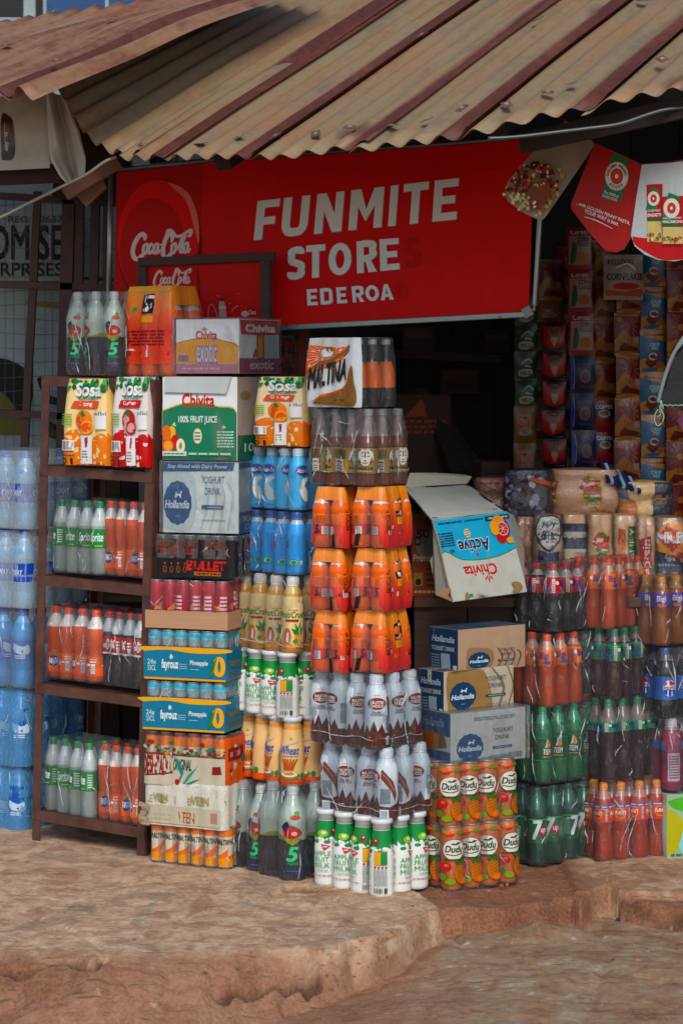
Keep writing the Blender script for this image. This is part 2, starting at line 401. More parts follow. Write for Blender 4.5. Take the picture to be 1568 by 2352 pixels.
CONT = [(0,.72),(.015,.9),(.05,1),(.16,1),(.28,.97),(.36,.87),(.42,.86),(.48,.94),(.54,1),(.70,1),(.76,.93),(.81,.76),(.86,.55),(.90,.42),(.93,.38)]
LOWW = [(0,.78),(.015,.94),(.05,1),(.30,1),(.38,.93),(.46,.86),(.53,.92),(.60,1),(.68,1),(.75,.94),(.80,.80),(.85,.58),(.90,.43),(.93,.38)]
STRT = [(0,.76),(.015,.92),(.05,1),(.22,1),(.34,.98),(.58,.98),(.66,1),(.74,.90),(.80,.70),(.86,.50),(.90,.40),(.93,.37)]
TALL = [(0,.70),(.02,.92),(.06,1),(.28,1),(.30,.97),(.60,.97),(.62,1),(.68,.98),(.76,.82),(.83,.60),(.89,.42),(.93,.36)]
BEER = [(0,.92),(.02,1),(.44,1),(.50,.98),(.58,.84),(.66,.60),(.74,.48),(.88,.42),(.95,.42)]
MILK = [(0,.86),(.02,.97),(.05,1),(.50,1),(.58,.96),(.70,.84),(.80,.76),(.86,.72),(.90,.70)]
CHOC = [(0,.84),(.02,.96),(.05,1),(.30,1),(.50,.98),(.64,1),(.72,.97),(.79,.86),(.84,.70),(.875,.56),(.90,.52)]
YOG = [(0,.86),(.02,.97),(.06,1),(.12,.96),(.16,1),(.52,1),(.62,.96),(.72,.90),(.80,.74),(.85,.58),(.90,.50)]
WTR = [(0,.8),(.02,.95),(.06,1),(.20,1),(.22,.95),(.24,1),(.40,1),(.42,.96),(.44,1),(.66,1),(.74,.93),(.83,.64),(.90,.42),(.94,.40)]

def lab(*items): return list(items)
bigi = lambda c2='#2a63b8': t('Bigi', -.13, .38, .09, .86, '#20306e', .02) 
def art_fanta():
    a = []
    for u in (-.3, .2):
        a += [e(u, .55, .085, .30, '#243a86'), s([(u-.02,.80),(u+.02,.95),(u+.06,.92)], .07, '#2f8b3e', 4, 2), t('FANTA', u-.075, .40, u+.075, .70, '#f4f2ee', .02, .1)]
        a += [r(u+.17,.12,u+.235,.62,'#e9e9ec'), bars(u+.175,.16,u+.23,.56,'#444a66',7,True), fl(u+.15,.66,u+.26,.92,2,'#f4d9c0',3), r(u+.10,.52,u+.155,.62,'#f4e0d4')]
    return a
def art_sprite(): 
    a = []
    for u in (-.32, .18): a += [t('Sprite', u-.12, .22, u+.13, .80, '#f2f6f2', .03, .25), r(u-.03,.10,u+.12,.15,'#c9cf3d'), fl(u+.19,.15,u+.27,.9,6,'#dfeee2',4), r(u+.175,.1,u+.18,.9,'#dfeee2')]
    return a
def art_coke():
    a = []
    for u in (-.30, .22): a += place2(script('#f7f0ee', .075), u-.13, .28, u+.14, .84) + [fl(u+.17,.3,u+.24,.8,3,'#f5e6e6',2), r(u+.18,.12,u+.23,.42,'#e8e8ea')]
    return a + [r(-.5,.0,.5,.10,'#e8d3d5')]
def art_bigi(c1, c2='#1f8f4a'):
    def f():
        a = []
        for u in (-.36, -.02, .30): a += [t('Bigi', u-.085, .36, u+.075, .86, '#202f75', .03), e(u+.05,.24,.06,.11,'#2d62b4'), r(u+.12,.06,u+.175,.92,c1), fl(u+.125,.1,u+.17,.9,7,'#5d6470',1), r(u-.005+.19,.60,u+.24,.8,'#ddd9d6')]
        return a
    return f
def art_7up():
    a = []
    for u in (-.30, .05, .38): a += [t('7', u-.12, .18, u+.03, .95, '#e9efec', .06, .15), e(u+.045, .48, .062, .19, '#c22030'), t('up', u+.005, .38, u+.088, .60, '#f3e8e8', .03), e(u+.01,.16,.01,.02,'#cfd84a')]
    return a + [r(-.5,.955,.5,1,'#3cbf6a'), fl(.155,.2,.24,.85,9,'#7fb79a',5), r(-.175,.15,-.135,.6,'#d8e2dc'), bars(-.17,.17,-.14,.58,'#22443a',8,True)]
def art_teem():
    a = []
    for u in (-.28, .02, .33): a += [sp([(u-.04,.55),(u+.0,.60),(u+.05,.62),(u+.04,.80),(u+.0,.96),(u-.015,.75)],'#e8e8e0',3), sp([(u-.005,.56),(u+.055,.58),(u+.06,.74),(u+.025,.92),(u+.005,.75)],'#e59a28',3), t('TEEM', u-.06,.28,u+.075,.50,'#eef2ea',.03,.2), fl(u-.06,.12,u+.08,.22,1,'#d09a3a',1)]
    return a + [r(-.5,.97,.5,1,'#49a36b'), r(-.5,0,.5,.025,'#49a36b'), r(-.15,.1,-.12,.6,'#9ab8a6')] + fray(-.5,.6,.5,.95,30,['#2f8a55','#3c9c62'],.008,.018,3,3)
def art_planet():
    a = [r(-.5,.86,.5,1,'#2b5fae'), fl(-.45,.89,.5,.97,1,'#d9e6f2',3)]
    for u in (-.30, .05, .36): a += [ring(u, .5, .085, .30, .05, '#f0a23a', 14, 3), t('PLANET', u-.08,.44,u+.085,.64,'#f7efe9',.03), r(u+.14,.1,u+.17,.8,'#d9dde0'), bars(u+.143,.12,u+.168,.78,'#55585c',9,True)]
    return a
def art_pepsi():
    a = []
    for u in (-.25, .12): a += [e(u,.5,.10,.36,'#eef0f2'), p([(u-.095,.58),(u-.05,.64),(u+.02,.62),(u+.098,.56),(u+.08,.72),(u,.86),(u-.08,.74)],'#c4202c'), p([(u-.095,.42),(u-.04,.46),(u+.04,.42),(u+.098,.42),(u+.07,.24),(u,.14),(u-.08,.26)],'#1f48a0'), t('PEPSI',u-.09,.44,u+.09,.57,'#1f3a86',.03)]
    return a
def art_amber(): 
    a = []
    for u in (-.34, -.04, .26): a += [t('Bigi', u-.07,.34,u+.07,.82,'#e6dbe8',.03), e(u,.18,.07,.12,'#e08a2a')]
    return a
def art_aktiv():
    a = []
    for u in (-.30, .16): 
        a += [e(u, .76, .125, .105, '#2c3f94'), ring(u,.76,.125,.105,.012,'#6f86c6',16,.8), t('Aktiv-Yo', u-.11, .715, u+.11, .80, '#eef2f8', .02, .15)]
        a += [sp([(u-.02,.60),(u+.08,.63),(u+.14,.60),(u+.06,.54),(u+.02,.46),(u+.09,.36),(u+.10,.25),(u+.12,.17),(u+.03,.16),(u-.04,.28),(u-.06,.42)],'#dfe2de'), fl(u-.05,.05,u+.1,.10,1,'#5378b0',2)]
        a += [fl(u+.22,.35,u+.28,.8,10,'#7fc1ee',3)]
    return a
def art_blueyog():
    a = []
    for u in (-.30, .14): a += [r(u-.08,.52,u+.0,.66,'#c25a50'), fl(u-.075,.53,u-.005,.65,3,'#3d5fb0',2), e(u+.10,.24,.075,.07,'#2e9a70'), ring(u+.10,.24,.055,.05,.012,'#9fd8c0',12,.8), p([(u+.19,.28),(u+.24,.28),(u+.225,.20),(u+.2,.20)],'#e6eef4'), e(u+.02,.10,.012,.012,'#d8523c'), fl(u+.06,.36,u+.2,.8,9,'#4aa2e6',1)]
    return a
def art_crush():
    a = [sp([(-.5,.0),(-.3,.13),(-.1,.02),(.1,.14),(.3,.02),(.5,.12),(.5,.0)],'#eba23c',3)]
    for u in (-.26, .22):
        a += [t('FruitiCrush', u-.19,.60,u+.17,.72,'#2f7a35',.03,.2), r(u-.1,.52,u+.08,.565,'#9a4038'), fl(u-.06,.735,u+.07,.76,1,'#e8762c',2)]
        a += [sp([(u-.13,.16),(u-.06,.10),(u-.02,.22),(u-.05,.38),(u-.11,.36)],'#b06a42'), sp([(u-.09,.14),(u-.055,.12),(u-.05,.30),(u-.075,.30)],'#cfc6cc'), sp([(u+.02,.12),(u+.11,.10),(u+.12,.26),(u+.04,.28)],'#e2a02e')]
        a += [p([(u+.03,.27),(u-.02,.40),(u+.04,.36),(u+.02,.50),(u+.07,.40),(u+.10,.52),(u+.11,.38),(u+.15,.44),(u+.12,.27)],'#3f8a3c'), p([(u+.0,.15),(u+.04,.09),(u+.08,.17),(u+.04,.2)],'#4a9a48'), e(u-.2,.42,.03,.04,'#b0664a')]
    return a
def art_apple():
    G, Wc = '#1f8a4e', '#eceee8'
    a = [p([(-.5,1),(-.5,.80),(-.42,.70),(-.36,.76),(-.28,.68),(-.2,.76),(-.13,.69),(-.06,.77),(.02,.70),(.1,.77),(.18,.68),(.26,.76),(.34,.69),(.42,.76),(.5,.72),(.5,1)],G)]
    for u in (-.42,-.28,-.13,.02,.18,.34): a += [e(u,.685,.045,.026,G), e(u+.055,.735,.03,.024,Wc), e(u-.005,.725,.016,.016,'#d7ecd9')]
    for u in (-.34, .12):
        a += [e(u,.815,.075,.055,'#8fc04a'), e(u+.01,.825,.035,.026,'#d9e8b8'), e(u+.15,.84,.045,.045,'#9e3436'), e(u+.155,.855,.015,.014,'#e2c9c0')]
        a += [p([(u-.015,.655),(u+.10,.625),(u+.02,.56)],'#cf2f48'), fl(u+.01,.60,u+.06,.63,1,'#f4dfe2',2)]
        a += [t('APPLE',u-.12,.475,u+.10,.545,'#3f9a54',.0), t('FRUIT',u-.12,.385,u+.08,.455,'#3f9a54',.0), t('MILK',u-.12,.295,u+.09,.365,'#3f9a54',.0), t('DRINK',u-.06,.235,u+.07,.265,'#6bb27a',.0)]
        a += [fl(u-.14,.16,u+.12,.185,1,'#d2888c',2)]
    a += [r(.27,.50,.345,.69,'#d9a824'), r(.345,.50,.42,.69,G), r(.265,.69,.425,.70,'#c22f3a')] + [e(.285+.04*k,.46,.015,.016,'#cc2f40') for k in range(4)] + [fl(.27,.18,.42,.43,14,'#8d8f8a',5), bars(.27,.07,.37,.15,'#33332f',9), r(.385,.07,.42,.15,'#4a4a45')]
    return a
def art_nutri():
    B = '#5c2c22'
    a = [p([(-.5,0),(-.5,.22),(-.44,.34),(-.40,.22),(-.33,.40),(-.28,.24),(-.22,.36),(-.17,.20),(-.05,.20),(.0,.34),(.04,.22),(.10,.41),(.15,.23),(.21,.36),(.26,.20),(.40,.18),(.5,.24),(.5,0)],B)]
    for u in (-.30, .14):
        a += [e(u,.70,.125,.10,'#7c3f32'), t('NUTRI',u-.085,.695,u+.085,.745,'#e8e4e2',.03), t('CHOCO',u-.09,.635,u+.09,.685,'#e8e4e2',.03), fl(u-.04,.835,u+.04,.85,1,'#ea6a34',2)]
        a += [t('Double',u-.07,.535,u+.05,.575,'#5d3226',.02,.3), t('CHOCOLATE',u-.085,.50,u+.085,.525,'#5d3226',.03)]
        a += [e(u-.09,.13,.014,.012,'#d98a3c'), e(u+.12,.10,.012,.01,'#d9a03c')]
    a += [p([(.28,.80),(.30,.83),(.44,.62),(.49,.40),(.47,.28),(.42,.46),(.28,.68)],'#77453a'), s([(.285,.77),(.37,.66),(.45,.46)],.012,'#a9796a',3,.8), fl(.27,.24,.40,.50,12,'#5c6266',3), r(.27,-.02,.38,.14,'#dfe3e6'), bars(.28,.0,.37,.12,'#4a4f54',9)]
    a += [r(-.14,.60,-.08,.635,'#5a93c0'), r(-.14,.56,-.08,.595,'#a48ab0'), r(-.14,.52,-.08,.555,'#8fbd8c'), fl(-.14,.3,-.08,.5,10,'#5c6266',7)]
    return a
def art_wheat():
    a = [p([(-.5,0),(-.5,.16),(-.2,.12),(.1,.17),(.5,.13),(.5,0)],'#e2662e')]
    for u in (-.27, .20):
        a += [t('Wheat',u-.13,.58,u+.13,.72,'#2d5fa8',.03,.3), s([(u-.1,.70),(u+.02,.76),(u+.12,.80)],.012,'#8fb6da',3,.8), fl(u-.12,.53,u+.12,.56,1,'#4a7cc0',2)]
        for k in range(6): a.append(s([(u-.06+.02*k,.30),(u-.07+.028*k,.42),(u-.10+.04*k,.50)],.018,'#b8622a',3,.8))
        a += [ring(u,.20,.12,.055,.03,'#7d7a45',18,.8), e(u,.225,.105,.045,'#e9e2cf'), e(u,.235,.07,.025,'#dd8a3a'), e(u+.02,.86,.02,.02,'#8fb85a'), e(u+.17,.2,.03,.05,'#2f8a56')]
    a += [r(-.08,.15,.04,.62,'#e9e3d8'), fl(-.07,.25,.03,.6,12,'#77736c',3), bars(-.06,.17,.02,.22,'#3d3a36',8)]
    return a
def art_black5():
    a = [r(-.5,.0,.5,.50,'#1c1b21'), p([(-.5,.50),(-.5,.57),(-.3,.57),(-.16,.50),(-.02,.57),(.2,.57),(.34,.50),(.5,.57),(.5,.5)],'#9aa03a')]
    for u in (-.26, .20):
        a += [p([(u-.11,.52),(u,.42),(u+.11,.52),(u,.56)],'#8e963a'), sp([(u-.10,.62),(u-.03,.72),(u+.08,.66),(u+.10,.58),(u,.52),(u-.09,.56)],'#b5302c'), e(u+.02,.60,.035,.03,'#e0a89a'), sp([(u-.13,.70),(u-.06,.78),(u-.04,.70),(u-.09,.62)],'#2a2a40',3), e(u+.03,.84,.055,.035,'#c04c3a'), e(u+.05,.9,.03,.03,'#5aa04c')]
        a += [t('5',u-.06,.20,u+.06,.40,'#5cc08a',.05,.2), t('Alive',u-.06,.14,u+.06,.20,'#3d9a6c',.03,.2), r(u-.06,.04,u+.07,.06,'#4a5fa8')]
    return a
def art_orange5():
    a = [r(-.5,.55,.5,1,'#ee8020')]
    for u in (-.3, -.02, .26):
        a += [fl(u-.1,.58,u+.06,.95,6,'#b05a1c',2), r(u+.0,.06,u+.10,.42,'#e6dfdb'), bars(u+.01,.08,u+.09,.40,'#5a5458',8), t('5',u-.11,.10,u-.05,.5,'#1d1a1e',.05,.2), r(u+.12,.06,u+.145,.16,'#2f8a48'), fl(u-.1,.1,u-.02,.3,3,'#7a2418',4)]
    return a
def art_predator():
    a = [r(-.5,.965,.5,1,'#241d1a'), r(-.5,0,.5,.035,'#241d1a')]
    G_, D_ = '#c5c3ba', '#5a4428'
    for u in (-.25, .25):
        a += [sp([(u-.09,.62),(u-.12,.50),(u-.11,.80),(u-.07,.86),(u-.05,.95),(u,.90),(u+.05,.95),(u+.07,.86),(u+.11,.80),(u+.12,.50),(u+.09,.62),(u+.05,.36),(u,.32),(u-.05,.36)],G_), p([(u-.06,.70),(u-.02,.66),(u-.055,.64)],D_), p([(u+.06,.70),(u+.02,.66),(u+.055,.64)],D_), p([(u-.02,.52),(u+.02,.52),(u,.46)],D_), s([(u-.035,.44),(u,.41),(u+.035,.44)],.02,D_,3,.8)]
        a += [s([(u,.62),(u,.84)],.015,D_,1,.8), s([(u-.05,.76),(u-.03,.84)],.015,D_,1,.8), s([(u+.05,.76),(u+.03,.84)],.015,D_,1,.8), s([(u-.09,.5),(u-.07,.42)],.02,D_,1,.8), s([(u+.09,.5),(u+.07,.42)],.02,D_,1,.8)]
        a += [t('PREDATOR',u-.12,.18,u+.12,.27,'#33241a',.03), fl(u-.11,.09,u+.11,.15,1,'#b9a27a',2)]
    a += [r(-.05,.08,.04,.52,'#d8d6d0'), bars(-.04,.10,.03,.50,'#3a342e',8,True), fl(-.08,.58,.08,.9,5,'#4a3822',3), r(.44,.06,.5,.2,'#d8d6d0')]
    return a
def art_pink():
    return [r(-.3,.75,.0,.95,'#5c7fae'), r(.05,.05,.25,.7,'#b9a8b0'), fl(.07,.1,.23,.66,9,'#6e5a64',2), r(-.5,.3,-.3,.6,'#8a4a5c')]
def art_water(c='#2a59b4'):
    def f():
        a = []
        for u in (-.34, 0, .33): a += [t('CWAY',u-.09,.34,u+.09,.66,'#cfe0f2',.03,.2), e(u-.06,.12,.03,.08,'#c8503c')]
        return a
    return f
def art_deepwater():
    a = []
    for u in (-.3, .1, .42): a += [sp([(u-.1,.9),(u+.02,.7),(u+.1,.8),(u+.12,.4),(u+.02,.3),(u-.1,.5)],'#c4dcec',3), p([(u,.5),(u+.04,.55),(u+.03,.38)],'#c43a44'), fl(u-.08,.1,u+.06,.3,2,'#dfeaf2',2)]
    return a

# kind: profile, drink colour, level of the drink, clear colour above, cap (z0, r, colour), label (z0, z1, colour, art, surface kind)
KIND = {
 'orange_soda': (CONT,'#de6d30',.74,'#e9e2da',(.925,.43,'#f0662a'),(.09,.36,'#ee7630',art_fanta,'film')),
 'lemon_soda':  (STRT,'#a9b2ac',.66,'#cfd6d2',(.925,.42,'#27935c'),(.36,.62,'#1f9150',art_sprite,'film')),
 'cola':        (CONT,'#26201f',.70,'#cfd2d0',(.925,.42,'#cf2a30'),(.42,.66,'#c8283a',art_coke,'film')),
 'bigi_cola':   (LOWW,'#17130f',.80,'#b8aca8',(.925,.44,'#c22b30'),(.56,.79,'#c52428',art_bigi('#e6dcd8'),'film')),
 'bigi_orange': (LOWW,'#c25b30',.80,'#d9ab98',(.925,.44,'#e8652a'),(.56,.79,'#e8822c',art_bigi('#dc5a34'),'film')),
 'bigi_green':  (LOWW,'#46211c',.80,'#857a76',(.925,.44,'#1f8050'),(.54,.78,'#238a4c',art_bigi('#d8d0d0'),'film')),
 'bigi_apple':  (CONT,'#391b1c',.66,'#857a76',(.925,.42,'#1f8050'),(.60,.72,'#2c9154',art_bigi('#d8d0d0'),'film')),
 'teem':        (TALL,'#16744a',.76,'#4c9a76',(.925,.40,'#24905a'),(.30,.60,'#12603c',art_teem,'film')),
 'seven':       (TALL,'#0e4a34',.74,'#2a6a50',(.925,.40,'#16523a'),(.28,.60,'#126642',art_7up,'film')),
 'planet':      (CONT,'#a9482f',.80,'#b98a7c',(.925,.42,'#e8962c'),(.50,.72,'#e05a2c',art_planet,'film')),
 'pepsi':       (TALL,'#100d10',.80,'#5f5f68',(.925,.40,'#24407e'),(.28,.60,'#2672c0',art_pepsi,'film')),
 'amber':       (LOWW,'#9a5a20',.82,'#b08a5a',(.925,.44,'#d99a2c'),(.54,.76,'#5d4a92',art_amber,'film')),
 'pink':        (CHOC,'#8e4658',.86,'#a08a90',(.89,.56,'#c9c4c4'),(.10,.70,'#93485c',art_pink,'film')),
 'aktiv':       (YOG,'#62c4f2',1.0,'#62c4f2',(.89,.54,'#d9e0e2'),(.0,.845,'#66c8f5',art_aktiv,'film')),
 'blueyog':     (YOG,'#46a8ea',.80,'#c9dbe6',(.89,.54,'#2a62b0'),(.0,.80,'#4cb0f0',art_blueyog,'film')),
 'crush':       (YOG,'#e8a648',.80,'#e9c98a',(.89,.54,'#eceae4'),(.06,.74,'#ecd7a4',art_crush,'film')),
 'apple_milk':  (MILK,'#e6e7e0',1.0,'#e6e7e0',(.86,.80,'#e4e8e6'),(.0,.855,'#e9ebe4',art_apple,'film')),
 'wheat':       (MILK,'#e6a468',1.0,'#e6a468',(.86,.76,'#dde3e4'),(.0,.82,'#ebc190',art_wheat,'film')),
 'nutri':       (CHOC,'#5c3430',.12,'#d3dade',(.89,.58,'#dfe4e6'),(.07,.86,'#d3dbdf',art_nutri,'film')),
 'black5':      (TALL,'#3a3338',.50,'#b7c6b9',(.925,.40,'#cfd2cf'),(.10,.80,'#bfcabf',art_black5,'film')),
 'orange5':     (TALL,'#ee7a20',.76,'#d8cfc6',(.925,.42,'#d9693a'),(.20,.56,'#e2502c',art_orange5,'film')),
 'maltbottle':  (BEER,'#2a1512',.80,'#4a3a38',(.93,.50,'#b9b4ae'),(.28,.66,'#e07a34',None,'film')),
 'predator':    (BEER,'#7d3f20',.62,'#8f7f76',(.93,.48,'#8f8d8c'),(.14,.50,'#a98848',art_predator,'film')),
 'water':       (WTR,'#86b0cc',.84,'#a9cce0',(.93,.44,'#2f5fc0'),(.34,.58,'#2453b4',art_water(),'film')),
 'bluewater':   (WTR,'#3f92cc',.84,'#74b6e0',(.93,.44,'#2f5fc0'),(.34,.60,'#1f6fc0',art_deepwater,'film')),
 'deepwater':   (WTR,'#125fa6',.84,'#3b8ccc',(.93,.44,'#1f4fa8'),(.34,.60,'#1262b4',art_deepwater,'film')),
}
_bc = {}
def bottle_meshes(kind, H, R, seg=20, var=0):
    k = (kind, round(H, 4), round(R, 4), var)
    if k in _bc: return _bc[k]
    prof, drink, lvl, clear, cap, L = KIND[kind]
    if .5 < lvl < .9: lvl += (0, .022, -.02)[var]
    zs = [(z*H, q*R) for z, q in prof if z < lvl-.004] + [(lvl*H, interp(prof, lvl)*R)] + [(z*H, q*R) for z, q in prof if z > lvl+.004]
    if lvl >= prof[-1][0]: zs = [(z*H, q*R) for z, q in prof]
    md, mc = ink(drink, 'drink'), ink(clear, 'drink')
    mats = [md if (a[0]+b[0])/2 < lvl*H else mc for a, b in zip(zs, zs[1:])]
    b = MB(); b.lathe(zs, mats, seg)
    c = MB(); z0, cr, cc = cap; cm = ink(cc, 'plastic'); wide = cr > .7
    if wide: pr = [(z0*H, (cr-.07)*R), (.93*H, (cr-.08)*R), (.94*H, cr*1.1*R), (.985*H, cr*1.12*R), (H, cr*1.02*R)]
    else: pr = [((z0-.02)*H, (cr+.02)*R), ((z0-.005)*H, (cr+.02)*R), (z0*H, (cr-.03)*R), ((z0+.008)*H, cr*R), (.985*H, cr*R*.97), (H, cr*.86*R)]
    c.lathe(pr, cm, seg)
    if not wide:   # knurled skirt
        for i in range(seg):
            a = 2*math.pi*(i+.5)/seg; c.beam((cr*R*math.cos(a), cr*R*math.sin(a), (z0+.01)*H), (cr*R*.98*math.cos(a), cr*R*.98*math.sin(a), .98*H), R*.05, R*.05, cm)
    l = MB(); z0, z1, lc, af, lk = L
    us = [i/seg for i in range(-seg//2, seg//2+1)]
    vv = sorted(set([0, 1] + [round((z-z0)/(z1-z0), 4) for z, q in prof if z0 < z < z1]))
    fn = lambda u, v, d=0.0: (lambda rr, a: (rr*math.cos(a), rr*math.sin(a), (z0+(z1-z0)*v)*H))(interp(prof, z0+(z1-z0)*v)*R + .0009 + d, -math.pi/2 + u*2*math.pi)
    l.grid(fn, us, vv, ink(lc, lk))
    if af: lay(l, af(), fn, us, vv, lk, .0004, True, clip=(-.5, -.0, .5, 1.0))
    _bc[k] = (b.mesh(kind+'_body'), c.mesh(kind+'_cap'), l.mesh(kind+'_label')); return _bc[k]

def add_bottle(parent, kind, H, R, x, y, rot=0.0, z=0.0, lean=0.0):
    mb_, mc_, ml_ = bottle_meshes(kind, H, R, var=int(abs(x*917+y*613+rot*7)) % 3)
    o = obj('bottle', mb_, parent, (x, y, z), (lean, 0, rot)); obj('cap', mc_, o); obj('label', ml_, o); return o

# shrink film running round a block of bottles or cans ---------------------------------
class Shell:
    def __init__(s, nx, ny, dx, R, env, H, sag=.13, seed=0, wr=.0012, dy=None):
        s.nx, s.ny, s.dx, s.R, s.env, s.H, s.sag, s.seed, s.wr = nx, ny, dx, R, env, H, sag, seed, wr
        s.dy = dy or dx; s.x1 = (nx-1)*dx; s.y1 = (ny-1)*s.dy
    def pt(s, k, tt, z, d=0.0):
        k = k % 4; n = (s.nx-1)*s.dx if k % 2 == 0 else (s.ny-1)*s.dy; st = s.dx if k % 2 == 0 else s.dy
        out, tan, c0 = [((0, -1), (1, 0), (0, 0)), ((1, 0), (0, 1), (s.x1, 0)), ((0, 1), (-1, 0), (s.x1, s.y1)), ((-1, 0), (0, -1), (0, s.y1))][k]
        L = s.R*math.pi/2 + n; a = tt*L; q = s.R*math.pi/4; rr = s.env(z/s.H)*s.R
        if a < q: ang, al = -math.pi/4 + a/s.R, 0
        elif a > L-q: ang, al = (a-(L-q))/s.R, n
        else: ang, al = 0, a-q; rr -= s.sag*s.R*abs(math.sin(math.pi*al/st))
        cx, cy = c0[0]+tan[0]*al, c0[1]+tan[1]*al; c, s_ = math.cos(ang), math.sin(ang)
        ox, oy = out[0]*c+tan[0]*s_, out[1]*c+tan[1]*s_
        x, y = cx+rr*ox, cy+rr*oy
        wv = noise.noise(Vector((x*26+s.seed, y*26, z*11)))*s.wr*2 + noise.noise(Vector((x*70, y*70+s.seed, z*40)))*s.wr
        edge = .0; return (x+(wv+d)*ox, y+(wv+d)*oy, z+edge)
    def us(s, k, per=4):
        n = (s.nx if k % 2 == 0 else s.ny); L = s.R*math.pi/2 + (n-1)*(s.dx if k % 2 == 0 else s.dy); q = s.R*math.pi/4
        st = (s.dx if k % 2 == 0 else s.dy); o = [0, q*.5/L]
        for i in range(n-1): o += [(q+st*(i+j/per))/L for j in range(per)]
        return o + [(L-q)/L, (L-q*.5)/L, 1]
    def skin(s, mb, zs, mat, faces=(0, 1, 2, 3), top=True, d=0.0, mask=None):
        for k in faces:
            mb.grid(lambda u, v: s.pt(k, u, v, d), s.us(k), zs, (lambda u, v: mask(k, u, v/s.H)) if mask else mat)
        if top:
            ringp = [s.pt(k, u, s.H, d) for k in range(4) for u in s.us(k)[:-1]]; o = len(ringp)
            cx, cy = s.x1/2, s.y1/2; inner = []
            for x, y, z in ringp:
                q = .55; inner.append((cx+(x-cx)*q, cy+(y-cy)*q, z+noise.noise(Vector((x*30, y*30, s.seed)))*.003+.0005))
            m = mat if not callable(mat) else mat(0, .5, 1)
            mb.add(ringp+inner, [(i, (i+1) % o, o+(i+1) % o, o+i) for i in range(o)] + [tuple(range(o, 2*o))], m, True)

def creasemat():
    if 'crease' in MATS: return MATS['crease']
    m = bpy.data.materials.new('film_crease'); m.use_nodes = True; t_ = m.node_tree; b = t_.nodes['Principled BSDF']
    f = noisetex(t_, vecmap(t_), 60, 3); t_.links.new(ramp(t_, f, [(.3, '#b9c0c4'), (.7, '#f2f6f8')]), b.inputs['Base Color'])
    a = N(t_, 'ShaderNodeMapRange'); a.inputs[1].default_value = .35; a.inputs[2].default_value = .65; a.inputs[3].default_value = .05; a.inputs[4].default_value = .75
    t_.links.new(noisetex(t_, vecmap(t_), 24, 4), a.inputs[0]); t_.links.new(a.outputs[0], b.inputs['Alpha']); b.inputs['Roughness'].default_value = .15
    MATS['crease'] = m; return m
def creases(m, sh, H, rr, edge=None, n=15):
    """raised folds of the polythene, pale so as to paint in the glints of the wrap"""
    for i in range(n):
        k = rr.choice((0, 0, 1, 3)); u0, z0 = rr.uniform(.05, .95), rr.uniform(.1, .95); du, dz = rr.uniform(-.22, .22), rr.uniform(-.5, .5); pts = []
        for j in range(9):
            q = j/8; u, z = u0+du*q+.02*math.sin(q*5+i), z0+dz*q
            if .01 < u < .99 and .02 < z < .97: pts.append(sh.pt(k, u, z*H, .0012))
        if len(pts) > 3: m.tube(pts, [rr.uniform(.0009, .0030)*(1-abs(2*j/(len(pts)-1)-1)*.7) for j in range(len(pts))], creasemat(), 4)
    if edge:
        for k in (0, 1, 3): m.tube([sh.pt(k, u, (edge+.018*math.sin(u*11+k)+.02*noise.noise(Vector((u*4, k, sh.seed))))*H, .0015) for u in sh.us(k)], .0011, creasemat(), 4)

def env_for(prof, cap, sh=None):
    zs = sh or .70; capr = cap+.05
    return lambda z: 1.03 - .05*max(0, .06-z)/.06 if z < zs else 1.03 + (capr-1.03)*((z-zs)/(1-zs))**.9

def solve(X, Y, dx, dy, px):
    k = (px-HX)/FD; return (k*Y-X)/(dx-k*dy)
def rootat(px, ybot, Y, psi, off, extraY=0.0):
    Yc = Y+extraY; a = Vector(((px-HX)*Yc/FD, Yc, CAMZ+(HY-ybot)*Y/FD)); q = R_(psi)
    return a - Vector((off[0]*math.cos(q)+off[1]*math.sin(q), -off[0]*math.sin(q)+off[1]*math.cos(q), 0))

